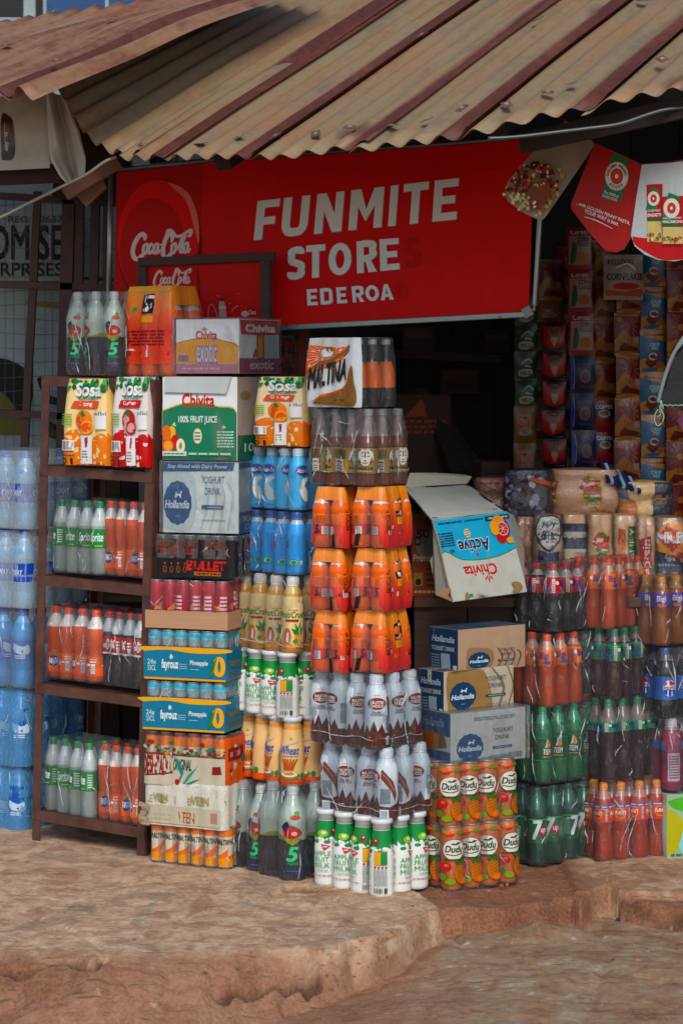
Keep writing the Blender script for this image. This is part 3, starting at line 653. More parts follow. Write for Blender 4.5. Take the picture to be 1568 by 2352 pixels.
def bpack(name, label, kind, px, ytop, ybot, Y, psi, nx, ny, dx, near='R', wrap='clear', group=None, R=None, rots=None, cat='drinks pack', seed=None, wz=None, milk=None, lean=0, tray=None, sag=.13, edge=None):
    R = R or dx*.49; H = (ybot-ytop)*Y/FD; ix = nx-1 if near == 'R' else 0
    seed = seed if seed is not None else len(COL.objects); rr = random.Random(seed)
    root = thing(name, label, cat, rootat(px, ybot, Y, psi, (ix*dx, 0), R*.95), (0, R_(lean), -R_(psi)), group)
    for j in range(ny):
        for i in range(nx):
            if not (j <= 1 or i == ix): continue
            a = R_(psi) - 2*math.pi*(rots[i % len(rots)] if rots and j == 0 else rr.uniform(-.5, .5)) + rr.uniform(-.3, .3)
            add_bottle(root, kind, H*.992, R*.975, i*dx+rr.uniform(-.0012, .0012), j*dx, a, .0015+rr.uniform(0, .0012), rr.uniform(-.014, .014))
    prof, _, _, _, cap, _ = KIND[kind]
    if wrap:
        sh = Shell(nx, ny, dx, R, env_for(prof, cap[1]), H, sag, seed)
        zt = wz or 1.0; zs = [H*zt*q for q in (.0, .04, .1, .2, .3, .4, .5, .6, .68, .76, .84, .92, .97, 1)]
        m = MB(); sh.skin(m, zs, wrapmat(*( ('shrink_wrap',) if wrap == 'clear' else ('milky_wrap', (.8, .86, .9), .09, .12) if wrap == 'milky' else ('frost_wrap', (.78, .88, .95), .24, .14) if wrap == 'frost' else ('blue_wrap', (.15, .45, .8), .4, .2) if wrap == 'blue' else ('warm_wrap', (.85, .7, .6), .16, .15) if wrap == 'warm' else ('dusty_wrap', (.5, .46, .45), .12, .22))), top=(zt == 1.0)); creases(m, sh, H, rr, edge)
        m.build('shrink_wrap', root)
    if tray:
        c, h = tray; b = MB(); q = R+.004
        for a0, a1 in (((-q, -q-.002, 0), (sx(nx, dx)+q, -q, h)), ((-q, (ny-1)*dx+q, 0), (sx(nx, dx)+q, (ny-1)*dx+q+.002, h)), ((-q-.002, -q, 0), (-q, (ny-1)*dx+q, h)), ((sx(nx, dx)+q, -q, 0), (sx(nx, dx)+q+.002, (ny-1)*dx+q, h))): b.box(a0, a1, ink(c, 'board'))
        b.build('tray', root)
    return root, H, R
def sx(n, d): return (n-1)*d

# cans ---------------------------------------------------------------------------------
CANP = [(0,.78),(.02,.86),(.05,1),(.90,1),(.955,.86),(.97,.84)]
_cc = {}
def can_meshes(key, H, R, basec, af, seg=20):
    k = (key, round(H, 4), round(R, 4))
    if k in _cc: return _cc[k]
    b = MB(); b.lathe([(z*H, q*R) for z, q in CANP], [ink('#c9c9c6', 'metal')]+[ink(basec, 'film')]*4, seg)
    fn = lambda u, v, d=0.0: (lambda rr, a: (rr*math.cos(a), rr*math.sin(a), v*H))(interp(CANP, v)*R+.0006+d, -math.pi/2+u*2*math.pi)
    us = [i/seg for i in range(-seg//2, seg//2+1)]
    if af: lay(b, af(), fn, us, [.05, .90], 'film', .0003, True, clip=(-.5, .03, .5, .95))
    l = MB(); l.lathe([(.955*H, .85*R), (.99*H, .88*R), (H, .86*R), (.985*H, .80*R), (.975*H, .0001)], ink('#d2d4d3', 'metal'), seg)
    l.box((-.25*R, -.5*R, .978*H), (.25*R, .15*R, .99*H), ink('#b9bbba', 'metal'))
    _cc[k] = (b.mesh(key+'_can'), l.mesh(key+'_lid')); return _cc[k]
def canpack(name, label, key, basec, af, px, ytop, ybot, Y, psi, nx, ny, dx, near='R', wrap='clear', group=None, rots=None, tray=None, seed=1, R=None, printed=None, cat='cans pack', tiers=1):
    R = R or dx*.49; H = (ybot-ytop)*Y/FD; ix = nx-1 if near == 'R' else 0; rr = random.Random(seed)
    root = thing(name, label, cat, rootat(px, ybot, Y, psi, (ix*dx, 0), R), (0, 0, -R_(psi)), group)
    ch = H/tiers; a, l = can_meshes(key, ch*.995, R*.985, basec, af)
    for q in range(tiers):
        for j in range(ny):
            for i in range(nx):
                if not (j <= 1 or i == ix): continue
                o = obj('can', a, root, (i*dx, j*dx, q*ch+.001), (0, 0, R_(psi)-2*math.pi*(rots[i % len(rots)] if rots and j == 0 else rr.uniform(-.5, .5))+rr.uniform(-.1, .1))); obj('lid', l, o)
    sh = Shell(nx, ny, dx, R, lambda z: 1.03 if z < .93 else 1.03-.10*(z-.93)/.07, H, .16, seed)
    zs = [H*q for q in (.0, .04, .12, .22, .32, .42, .52, .62, .72, .82, .90, .95, 1)]
    if wrap:
        m = MB(); creases(m, sh, H, rr, None, 12); sh.skin(m, zs, wrapmat(*(('shrink_wrap',) if wrap == 'clear' else ('milky_wrap', (.8, .86, .9), .09, .12) if wrap == 'milky' else ('frost_wrap', (.78, .88, .95), .24, .14) if wrap == 'frost' else ('cream_wrap', (.8, .76, .64), .72, .25) if wrap == 'cream' else ('tan_wrap', (.72, .64, .55), .46, .22) if wrap=='tan' else ('dusty_wrap', (.5, .46, .45), .12, .22))))
        m.build('shrink_wrap', root)
    if tray: tray(root, sh, H, nx, ny, dx, R)
    return root, sh, H, R

def sleeve(root, sh, fronts, name='printed_film', zt=1.0, mask=None, matf=None, top=True, kind='film', d=.001, zn=14, sub=4):
    """printed shrink film: fronts = {face index: art in face coordinates 0..1}"""
    H = sh.H; vs_ = [q/zn*zt for q in range(zn+1)]; m = MB()
    sh.skin(m, [v*H for v in vs_], matf if callable(matf) and mask is None and not isinstance(matf, bpy.types.Material) else matf, top=top, d=d, mask=mask)
    for k, art in fronts.items():
        lay(m, art, lambda u, v, dd: sh.pt(k, u, v*H, d+dd), sh.us(k, sub), vs_, kind, .0006, True, clip=(0.0, 0, 1.0, zt))
    return m.build(name, root)

# cartons ------------------------------------------------------------------------------
def carton(name, label, px, ytop, ybot, Y, psi, x0=None, x2=None, W=None, D=None, near='R', c='#d8d8d2', cside=None, front=None, side=None, left=None, topc=None, group=None, bulge=.004, kind='print', tape=None, flap=None, cat='carton', seed=1, wrapk=None, lean=0, mid=None):
    """px = near vertical edge; x0 = photo column of the far end of the front, x2 = of the far end of the visible side"""
    q = R_(psi); X1, Y1 = (px-HX)*Y/FD, Y; c_, s_ = math.cos(q), math.sin(q); H = (ybot-ytop)*Y/FD
    if near == 'R':
        if W is None: W = solve(X1, Y1, -c_, s_, x0)
        if D is None: D = solve(X1, Y1, s_, c_, x2)
        off = (W, 0)
    else:
        if W is None: W = solve(X1, Y1, c_, -s_, x2)
        if D is None: D = solve(X1, Y1, s_, c_, x0)
        off = (0, 0)
    m = MB(); g = [i/8 for i in range(9)]
    def wob(u, v, sd): return bulge*(math.sin(math.pi*u)*math.sin(math.pi*v))**.5*(.5+noise.noise(Vector((u*1.6+sd, v*1.6, seed)))*.9)+.0006*math.sin(v*90)*0
    def F(u, v, d=0.0): return (u*W, -wob(u, v, 0)-d, v*H)
    def S(u, v, d=0.0): return (W+wob(u, v, 5)+d, u*D, v*H)
    def L(u, v, d=0.0): return (-wob(u, v, 9)-d, (1-u)*D, v*H)
    def B(u, v, d=0.0): return ((1-u)*W, D+d, v*H)
    mf = ink(c, kind); ms = ink(cside or c, kind); clampf = lambda f: (lambda u, v, d=0.0: f(min(max(u, 0), 1), min(max(v, 0), 1), d))
    for f, mt in ((F, mf), (S, ms), (L, ms), (B, mf)): m.grid(f, g, g, mt, True)
    mt = ink(topc or c, kind)
    m.grid(lambda u, v: (u*W, v*D, H-.003*math.sin(math.pi*u)*math.sin(math.pi*v)), g, g, mt); m.add([(0, 0, 0), (W, 0, 0), (W, D, 0), (0, D, 0)], [(0, 3, 2, 1)], mf)
    root = thing(name, label, cat, rootat(px, ybot, Y, psi, off), (0, R_(lean), -q), group)
    CL = (0.005, 0.005, .995, .995)
    for art, f in ((front, F), (side, S), (left, L)):
        if art: lay(m, art, clampf(f), g[1:-1], g[1:-1], kind, .0012, True, clip=CL)
    m.build('box', root)
    if tape:
        b = MB(); tm = wrapmat('tape', (.62, .56, .42), .5, .2)
        b.add([(0, D*.42, H+.0015), (W, D*.42, H+.0015), (W, D*.58, H+.0015), (0, D*.58, H+.0015)], [(0, 1, 2, 3)], tm)
        for xx in (-.006, W+.006): b.add([(xx, D*.42, H+.0015), (xx, D*.58, H+.0015), (xx, D*.58, H*.72), (xx, D*.42, H*.72)], [(0, 1, 2, 3)], tm)
        b.build('tape', root)
    if flap:      # outer flap folded down over the top of the front
        u0, u1, v0, fc, sk = flap; b = MB(); th = .003
        pts = [(u0*W, -.007, H+.001), (u1*W, -.007, H+.001), ((u1-sk)*W, -.011, v0*H), ((u0+.0)*W, -.010, v0*H+.004)]
        b.slab([Vector(a) for a in pts], Vector((0, -1, 0)), th, ink(fc, kind), ink('#a98a66', 'board')); fo = b.build('flap', root)
    if wrapk:
        b = MB(); q_ = .006; cs = [(-q_, -q_-.006), (W+q_, -q_-.006), (W+q_, D+q_), (-q_, D+q_)]
        for k in range(4):
            a0, a1 = cs[k], cs[(k+1) % 4]
            b.grid(lambda u, v: (a0[0]+(a1[0]-a0[0])*u+noise.noise(Vector((u*9, v*7, k)))*.003, a0[1]+(a1[1]-a0[1])*u+noise.noise(Vector((u*9, v*7, k+4)))*.003, v*(H+.004)), [i/10 for i in range(11)], g, wrapmat(*wrapk))
        b.add([(cs[i][0], cs[i][1], H+.004) for i in range(4)], [(0, 1, 2, 3)], wrapmat(*wrapk)); b.build('shrink_wrap', root)
    return root, W, D, H
# ================================================================== THE SETTING
# ------------------------------------------------------------------ ground
def sstep(x): x = np.clip(x, 0, 1); return x*x*(3-2*x)
def gz(py, z): return (CAMZ - z)*FD/(py-HY)
def gx(px, Y): return (px-HX)*Y/FD
def gw(px, py, z=0.0): Y = gz(py, z); return gx(px, Y), Y
_rs = np.random.RandomState(4)
_lat = _rs.rand(64, 64)
def vnoise(x, y):
    xi = np.floor(x).astype(int); yi = np.floor(y).astype(int); fx = x-xi; fy = y-yi; fx = fx*fx*(3-2*fx); fy = fy*fy*(3-2*fy)
    g = lambda a, b: _lat[a % 64, b % 64]
    return (g(xi, yi)*(1-fx)+g(xi+1, yi)*fx)*(1-fy)+(g(xi, yi+1)*(1-fx)+g(xi+1, yi+1)*fx)*fy - .5
def fbm(x, y, o=4):
    r_ = 0; a = 1
    for i in range(o): r_ = r_ + a*vnoise(x*2**i+i*17.3, y*2**i+i*9.1); a *= .5
    return r_
def segdist(X, Y, pts):
    d = np.full(X.shape, 9.0)
    for (ax, ay), (bx, by) in zip(pts, pts[1:]):
        vx, vy = bx-ax, by-ay; l = vx*vx+vy*vy; tt = np.clip(((X-ax)*vx+(Y-ay)*vy)/l, 0, 1)
        d = np.minimum(d, np.hypot(X-ax-tt*vx, Y-ay-tt*vy))
    return d
def ground():
    xs = np.concatenate([-np.geomspace(60, 1.34, 14), np.arange(-1.30, 1.30, .0062), np.geomspace(1.34, 60, 14)])
    ys = np.concatenate([np.linspace(-30, 4.6, 10), np.arange(4.9, 7.0, .0055), np.linspace(7.05, 9.5, 16), np.geomspace(10, 150, 10)])
    X, Y = np.meshgrid(xs, ys)
    E_ = [gw(*q) for q in ((-500,2190),(-100,2184),(0,2176),(110,2184),(240,2194),(330,2190),(420,2180),(520,2178),(640,2178),(784,2167),(915,2132),(990,2097),(1060,2080))]
    ye = np.interp(X, [q[0] for q in E_], [q[1] for q in E_]) + fbm(X*12, Y*0+3, 4)*.030
    low = -.070 - .11*np.clip(.30-X, 0, .6) - .05*np.clip(6.1-Y, 0, 1.2) + .022*fbm(X*1.6+3, Y*2.2, 3)
    low = low + .040*np.exp(-(((X-.535)/.11)**2+((Y-6.24)/.085)**2)) + .012*np.exp(-(((X-.80)/.2)**2+((Y-6.0)/.12)**2))
    S_ = [gw(*q, z=-.02) for q in ((985,2105),(1012,2099),(1080,2096),(1134,2090),(1240,2078),(1309,2066),(1331,2078),(1360,2060),(1400,2046),(1423,2062),(1480,2074),(1568,2090),(1800,2100))]
    ym = np.interp(X, [q[0] for q in S_], [q[1] for q in S_]) + fbm(X*22, Y*0+8, 4)*.022
    mud = -.012 - .008*sstep((X-.2)/.5) + .010*fbm(X*3, Y*3+5, 3) + .014*sstep((X-.62)/.02)*sstep((Y-6.45)/.02)
    zm = mud + (low-mud)*sstep((ym-Y)/.022)
    wv = .05 + .34*sstep((-X+.05)/.5)
    zs_ = 0.0 + (low-0.0)*sstep((ye-Y)/(wv*(1+.5*fbm(X*4, Y*3+1, 3))))
    xr = np.interp(Y, [5.5, 6.1, 6.25, 6.4, 6.55, 6.9], [gx(1062,5.9), gx(1040,6.1), gx(992,6.25), gx(963,6.4), gx(925,6.55), gx(860,6.9)]) + fbm(Y*14, X*0, 3)*.02
    k = sstep((X-xr)/.018)
    Z = zs_*(1-k) + zm*k
    hx, hy = gw(692, 2040); HOLE = .045*np.exp(-(((X-hx)/.046)**4+((Y-hy)/.045)**4))
    PX = HX+X*FD/np.maximum(Y, .5); PY = HY+(CAMZ-Z)*FD/np.maximum(Y, .5)
    def onground(px, py):      # the nearest ground vertex seen at a photo position
        i = np.argmin((PX-px)**2+(PY-py)**2+(Y > 7)*1e6); return float(X.flat[i]), float(Y.flat[i])
    def carve(pts, dep, wid, rough=.003):
        d = segdist(X, Y, [onground(*q) for q in pts]) + rough*fbm(X*60, Y*60, 2); return dep*np.exp(-(d/wid)**2)*1.0
    C = carve(((500,2290),(520,2284),(538,2275),(575,2282),(610,2277),(622,2264),(650,2262),(687,2249),(707,2266),(743,2254)), .034, .0062, .0025)
    C = C + carve(((530,2303),(600,2312),(660,2300),(700,2290)), .008, .010, .006) + carve(((640,2300),(655,2330),(690,2322)), .010, .008, .004)
    CN = C*1.0
    for pts, dp in ((((0,2228),(40,2234),(72,2233),(110,2213),(160,2205),(190,2218),(222,2222),(244,2200)), .030), (((244,2200),(225,2166),(150,2130),(110,2120),(60,2096)), .007), (((240,2200),(285,2245),(305,2300)), .007),
                    (((1005,2098),(1040,2140),(1062,2172)), .012), (((1423,2066),(1470,2084),(1568,2104)), .022), (((1330,2082),(1370,2140),(1420,2175)), .008), (((1240,1990),(1290,2000),(1360,2010),(1410,2030)), .014), (((1400,2200),(1360,2290),(1330,2352)), .006), (((850,2280),(900,2250),(960,2240)), .006)):
        C = C + carve(pts, dp, .0085, .002)
    C = C + HOLE; Z = Z - C
    face = sstep(np.abs(Z-0.0)/.05)*sstep((-low*0+.0+Z-low-.008)/.03)
    Z += .0016*fbm(X*95, Y*95, 2) + .005*fbm(X*7, Y*7, 4) + .016*face*fbm(X*18, Y*40, 4) + .0030*fbm(X*38, Y*38, 3) + .010*k*fbm(X*12+4, Y*16, 4)*sstep((6.6-Y)/.2)
    flat = sstep((Y-6.62)/.2)*(X < .15) ; Z = Z*(1-flat*.9)
    far = np.maximum(np.maximum(np.abs(X)-1.5, 0), np.maximum(4.4-Y, 0)); Z = np.where(Y > 7.3, np.minimum(Z, 0), Z); Z = np.where(far > 0, np.where(Y < 6, -.22, -.0), Z)
    soil = np.clip(k*sstep((Y-ym+.07)/.05)*(1-.7*sstep((X-.62)/.1)*sstep((Y-6.4)/.1)) + .8*sstep((ye-Y+.01)/.08)*(1-k)*(1-sstep((X-.1)/.2)*sstep((ye-.10-Y)/.05)), 0, 1)
    ny, nx = X.shape
    v = np.stack([X.ravel(), Y.ravel(), Z.ravel()], 1)
    idx = np.arange(nx*ny).reshape(ny, nx)
    f = np.stack([idx[:-1, :-1].ravel(), idx[:-1, 1:].ravel(), idx[1:, 1:].ravel(), idx[1:, :-1].ravel()], 1)
    me = bpy.data.meshes.new('ground'); me.from_pydata(v.tolist(), [], f.tolist())
    a4 = me.attributes.new('crack', 'FLOAT', 'POINT'); a4.data.foreach_set('value', np.clip((C-.010)/.018, 0, .9).ravel().astype(np.float32))
    at = me.attributes.new('soil', 'FLOAT', 'POINT'); at.data.foreach_set('value', soil.ravel().astype(np.float32))
    lg = sstep((ye-.05-Y)/.12)*sstep((X-.02)/.3)*(1-k)+sstep((ym-.03-Y)/.04)*k
    a3 = me.attributes.new('lowg', 'FLOAT', 'POINT'); a3.data.foreach_set('value', np.clip(lg, 0, 1).ravel().astype(np.float32))
    me.polygons.foreach_set('use_smooth', [True]*len(me.polygons)); me.update()
    m, t_, b = base('trodden_concrete')
    v = vecmap(t_); a = N(t_, 'ShaderNodeAttribute', attribute_name='soil')
    a2 = N(t_, 'ShaderNodeAttribute', attribute_name='lowg')
    n1 = noisetex(t_, vecmap(t_, scale=(4.2, 2.6, 4), rot=(0, 0, .12)), 1.0, 12, .68, .7); n2 = noisetex(t_, vecmap(t_, scale=(16, 13, 14), rot=(0, 0, .3)), 1.0, 12, .70, .6)
    n3 = noisetex(t_, v, 110, 8, .75); n4 = noisetex(t_, vecmap(t_, scale=(4, 110, 80), rot=(0, 0, .42)), 1.0, 6, .65, .35)
    conc = ramp(t_, n2, [(.30, '#94674a'), (.43, '#b38a68'), (.50, '#c29a78'), (.57, '#ceac8a'), (.70, '#d8bb9c')])
    conc = mixc(t_, ramp(t_, n1, [(.55, (0, 0, 0, 1)), (.575, (.45, .45, .45, 1))]), conc, ramp(t_, n3, [(.35, '#5f564a'), (.65, '#8d8370')]))
    conc = mixc(t_, ramp(t_, n1, [(.40, (.7, .7, .7, 1)), (.44, (0, 0, 0, 1))]), conc, ramp(t_, n3, [(.35, '#8e5c3a'), (.65, '#b3845c')]))
    lowc = ramp(t_, mixc(t_, .35, n2, n1), [(.34, '#70492f'), (.44, '#8f6b4b'), (.51, '#98795a'), (.57, '#95836a'), (.66, '#c8aa84')])
    conc = mixc(t_, a2.outputs['Fac'], conc, lowc)
    n5 = noisetex(t_, vecmap(t_, scale=(70, 46, 60)), 1.0, 8, .8)
    conc = mixc(t_, 1.0, conc, ramp(t_, n5, [(.36, (.72, .68, .64, 1)), (.48, (.98, .98, .98, 1)), (.62, (1.0, 1.0, 1.0, 1))]), 'MULTIPLY')
    mudc = ramp(t_, mixc(t_, .6, n1, n3), [(.36, '#5a321d'), (.5, '#86553a'), (.64, '#a57650')])
    col = mixc(t_, a.outputs['Fac'], conc, mudc)
    col = mixc(t_, ramp(t_, n4, [(.34, (.7, .7, .7, 1)), (.42, (0, 0, 0, 1))]), col, lin('#4c3124'))
    sp_ = N(t_, 'ShaderNodeTexVoronoi'); sp_.inputs['Scale'].default_value = 19; t_.links.new(vecmap(t_, scale=(1, 1.6, 1)), sp_.inputs['Vector'])
    sp_.inputs['Randomness'].default_value = 1
    chip = mixc(t_, 1.0, ramp(t_, sp_.outputs['Distance'], [(.10, (1, 1, 1, 1)), (.22, (0, 0, 0, 1))]), ramp(t_, n1, [(.50, (0, 0, 0, 1)), (.60, (1, 1, 1, 1))]), 'MULTIPLY')
    col = mixc(t_, chip, col, lin('#c2a98a'))
    a5 = N(t_, 'ShaderNodeAttribute', attribute_name='crack'); col = mixc(t_, a5.outputs['Fac'], col, lin('#4a2c1e'))   # darker brown where cracks and hole are carved deep
    t_.links.new(col, b.inputs['Base Color']); b.inputs['Roughness'].default_value = .93
    hh = mixc(t_, .5, n3, n4); hh = mixc(t_, .45, hh, n2); bump(t_, b, hh, .7, .010)
    me.materials.append(m); obj('ground', me, kind='structure')
gverts = None
ground()
def grit():
    g = bpy.data.objects['ground'].data; n = len(g.vertices); co = np.empty(n*3, np.float32); g.vertices.foreach_get('co', co); co = co.reshape(-1, 3)
    ok = np.where((co[:, 0] > -1.1) & (co[:, 0] < 1.1) & (co[:, 1] > 4.9) & (co[:, 1] < 6.62))[0]; rr = random.Random(12); m = MB()
    cs = [ink(c, 'print') for c in ('#8a6a50', '#5c4232', '#a98a6c', '#74685c')]
    for i in range(1500):
        x, y, z = co[ok[rr.randrange(len(ok))]]
        if rr.random() < (.75 if x < .1 else .1): continue
        q = rr.uniform(.0012, .0032)*(1 if rr.random() < .93 else 2.2); x += rr.uniform(-.004, .004); y += rr.uniform(-.004, .004)
        ps = [(x+q*rr.uniform(.6, 1.2)*math.cos(a), y+q*rr.uniform(.6, 1.2)*math.sin(a), z-.001) for a in (0, 1.3, 2.5, 3.8, 5.0)]
        m.add(ps+[(x+q*.2, y, z+q*rr.uniform(.5, 1.0))], [(j, (j+1) % 5, 5) for j in range(5)], cs[rr.randrange(4)])
    m.build('grit', kind='stuff', label='loose grit on the trodden ground')
grit()

# ------------------------------------------------------------------ corrugated roofs
def roofmat(name, base_stops, rust='#6f3324'):
    m, t_, b = base(name)
    uv = N(t_, 'ShaderNodeUVMap'); mp = N(t_, 'ShaderNodeMapping'); t_.links.new(uv.outputs[0], mp.inputs[0]); mp.inputs['Scale'].default_value = (16, 1.1, 1)
    st = noisetex(t_, mp.outputs[0], 1.0, 6, .6, .25); fine = noisetex(t_, vecmap(t_), 30, 7, .7); big = noisetex(t_, vecmap(t_), 2.4, 5, .6, .5)
    col = ramp(t_, mixc(t_, .3, st, fine), base_stops)
    col = mixc(t_, ramp(t_, big, [(.52, (0, 0, 0, 1)), (.74, (.65, .65, .65, 1))]), col, lin('#9a5f3c'))
    sx_ = N(t_, 'ShaderNodeSeparateXYZ'); t_.links.new(uv.outputs[0], sx_.inputs[0])
    ad = N(t_, 'ShaderNodeMath', operation='MULTIPLY_ADD'); ad.inputs[1].default_value = .035; t_.links.new(st, ad.inputs[0]); t_.links.new(sx_.outputs[0], ad.inputs[2])
    mr = N(t_, 'ShaderNodeMapRange'); mr.inputs[1].default_value = .088; mr.inputs[2].default_value = .100; mr.inputs[3].default_value = 1; mr.inputs[4].default_value = 0; t_.links.new(ad.outputs[0], mr.inputs[0])
    rc = ramp(t_, mixc(t_, .5, st, fine), [(.3, '#34160a'), (.5, '#5c2a16'), (.7, '#7c4226')])
    col = mixc(t_, mr.outputs[0], col, rc)
    v = N(t_, 'ShaderNodeTexVoronoi'); v.inputs['Scale'].default_value = 2.1; t_.links.new(vecmap(t_, scale=(1, .6, 1)), v.inputs['Vector'])
    col = mixc(t_, ramp(t_, v.outputs['Distance'], [(.06, (.8, .8, .8, 1)), (.13, (0, 0, 0, 1))]), col, lin('#4f1f18'))
    t_.links.new(col, b.inputs['Base Color']); b.inputs['Roughness'].default_value = .62; b.inputs['Metallic'].default_value = .1
    bump(t_, b, fine, .25, .003); return m
ROOFM = roofmat('old_zinc', [(.28, '#504a40'), (.40, '#74654e'), (.50, '#8a7352'), (.60, '#84603e'), (.75, '#663f26')])
ROOFR = roofmat('rusty_zinc', [(.30, '#461f0f'), (.42, '#70412a'), (.52, '#8a6144'), (.62, '#917656'), (.75, '#776c58')])
def sheet(fn, us, vs, uoff, mat, name, root, th=.0012):
    """fn(u,v) surface; uvs in metres, u counted from the right-hand edge"""
    nu, nv = len(us), len(vs); me = bpy.data.meshes.new(name); V = [tuple(fn(u, v)) for v in vs for u in us]
    F = [(j*nu+i, j*nu+i+1, (j+1)*nu+i+1, (j+1)*nu+i) for j in range(nv-1) for i in range(nu-1)]
    me.from_pydata(V, [], F); uvl = me.uv_layers.new(name='UVMap')
    co = [(uoff-u, v) for v in vs for u in us]
    for l in me.loops: uvl.data[l.index].uv = co[l.vertex_index]
    me.polygons.foreach_set('use_smooth', [True]*len(F)); me.materials.append(mat); me.update()
    o = obj(name, me, root); md = o.modifiers.new('thick', 'SOLIDIFY'); md.thickness = th; return o

RA, RB = P(280, 375, 6.55), P(1568, 205, 5.7)
eh = Vector((RB.x-RA.x, RB.y-RA.y, 0)).normalized(); perp = Vector((-eh.y, eh.x, 0)); pit = R_(24)
ed = (RB-RA).normalized(); LEN = (RB-RA).length
upv = (perp*math.cos(pit) + Vector((0, 0, 1))*math.sin(pit)); upv = (upv - ed*upv.dot(ed)).normalized()
rn = ed.cross(upv).normalized(); rn = rn if rn.z > 0 else -rn
RP = Plane(RA, RB, RA+upv)
def es(px, py): q = RP.at(px, py) - RA; return q.dot(ed), q.dot(upv)
EV = [es(*q) for q in ((280,378),(400,380),(520,378),(640,380),(760,362),(900,341),(1030,326),(1130,306),(1230,278),(1330,262),(1405,233),(1480,218),(1568,204),(1700,180))]
def s0(e_):
    for (a, sa), (b, sb) in zip(EV, EV[1:]):
        if a <= e_ <= b: return sa+(sb-sa)*(e_-a)/(b-a)
    return EV[0][1] if e_ < EV[0][0] else EV[-1][1]
def roofpt(e_, s_, lift=0.0):
    wav = math.sin(2*math.pi*e_/.0765)
    hgt = .0090*wav*(1+.25*noise.noise(Vector((e_*3, s_, 0)))) + .008*noise.noise(Vector((e_*1.7, s_*1.3, 3)))
    return RA + ed*e_ + upv*s_ + rn*(hgt+lift)
roof = thing('corrugated_roof', 'old corrugated zinc roof with dark rust bands sloping down over the shop front', 'roof')
BND = [es(*q)[0] for q in ((412,364),(600,374),(842,352),(1070,326),(1405,233),(1640,190))]
prev = es(300, 378)[0]-.02
for k, b_ in enumerate(BND):
    a_ = prev-.05 if k else prev; n = int((b_-a_)/.0765*10)+1; us = [a_+(b_-a_)*i/n for i in range(n+1)]
    L_ = 3.2; vs = [L_*(i/26)**1.0 for i in range(27)]; lf = (6-k)*.0042
    so_ = .015*((k*37) % 5-2)/2
    sheet(lambda u, v, lf=lf, b_=b_, so_=so_: roofpt(u, s0(u)*(1-v/L_)+v+so_, lf+.010*math.exp(-((u-b_)/.018)**2)), us, vs, b_, ROOFM, 'roof_sheet', roof)
    prev = b_
# left sheet, warped downwards at its free corner
LE = [P(98, 196, 6.92), P(128, 214, 6.86), P(150, 238, 6.80), P(168, 268, 6.76), P(184, 300, 6.72), P(205, 330, 6.68), P(232, 352, 6.63), P(262, 370, 6.58), P(296, 378, 6.54), P(340, 378, 6.50), P(412, 372, 6.46)]
LT = [P(640, -60, 8.1)]
tr_ = roofpt(BND[0], 2.4, .02)
def pl(pts, u):
    x = min(u*(len(pts)-1), len(pts)-1-1e-6); i = int(x); return pts[i].lerp(pts[i+1], x-i)
def leftpt(u, v):
    a = pl(LE, u); top = LT[0].lerp(tr_, u**.8); q = a.lerp(top, v/2.6)
    return q + rn*(.011*math.sin(2*math.pi*u*8.3)+.012*noise.noise(Vector((u*3, v, 7))) + .028)
sheet(lambda u, v: leftpt(u/.62, v), [i*.62/84 for i in range(85)], [2.6*i/20 for i in range(21)], .62, ROOFM, 'roof_sheet', roof)
def nail(P_, nrm, root, rs):
    m = MB(); w_ = .015; zax = nrm; xax = (ed*math.cos(rs)+upv*math.sin(rs)).normalized(); yax = zax.cross(xax)
    M = Matrix((xax, yax, zax)).transposed().to_4x4(); M.translation = P_ + nrm*.010
    m.box((-w_, -w_*.8, 0), (w_, w_*.8, .0016), ink('#63402f', 'steel'), 0, M @ Matrix.Rotation(R_(14), 4, 'Y'))
    m.box((-.005, -.005, .0016), (.005, .005, .0036), ink('#8a7a6c', 'steel'), 0, M @ Matrix.Rotation(R_(14), 4, 'Y'))
    m.build('roof_nail', root)
for i, q in enumerate(((337,354),(468,352),(558,345),(642,343),(731,328),(812,325),(905,308),(985,295),(1070,283),(1168,262),(1262,232),(1318,221),(1240,66),(975,104),(1525,160),(1478,17),(475,242),(1640,150))):
    e_, s_ = es(*q); nail(roofpt(e_, s_, .02), rn, roof, i*1.3)

# second roof, over the neighbour, lapping above the first
A2, B2, C2, D2 = P(-500, 236, 7.05), P(70, 203, 6.15), P(750, -75, 7.4), P(-60, 62, 8.1)
n2 = (B2-A2).cross(D2-A2).normalized(); n2 = n2 if n2.z > 0 else -n2
r2 = thing('rusty_roof', 'rust-brown corrugated roof over the neighbouring shop at top left', 'roof')
def r2pt(u, v, lf=0.0):
    a = A2.lerp(B2, u); b_ = D2.lerp(C2, u); q = a.lerp(b_, v); e_ = u*1.15
    amp = .009 + .014*max(0, (u-.86)/.14)*(1-v); ph = .0765 if u < .8 else .095
    return q + n2*(amp*math.sin(2*math.pi*(1.15-e_)/ph-1.6) + lf + .02*noise.noise(Vector((u*3, v*3, 1))))
sheet(lambda u, v: r2pt(u/1.15, v/1.9), [1.15*.925*i/150 for i in range(151)], [1.9*i/24 for i in range(25)], 1.05, ROOFR, 'roof_sheet', r2)
sheet(lambda u, v: r2pt(u/1.15, v/1.9, -.008-.008*(v/1.9)), [1.15*(.86+.14*i/36) for i in range(37)], [1.9*i/24 for i in range(25)], 1.5, ROOFR, 'roof_sheet', r2)
pl2 = Plane(A2, B2, C2)
for i, q in enumerate(((135,157),(20,120),(262,68),(128,42),(590,-6))): nail(pl2.at(*q)+n2*.012, n2, r2, i*1.1+.5)

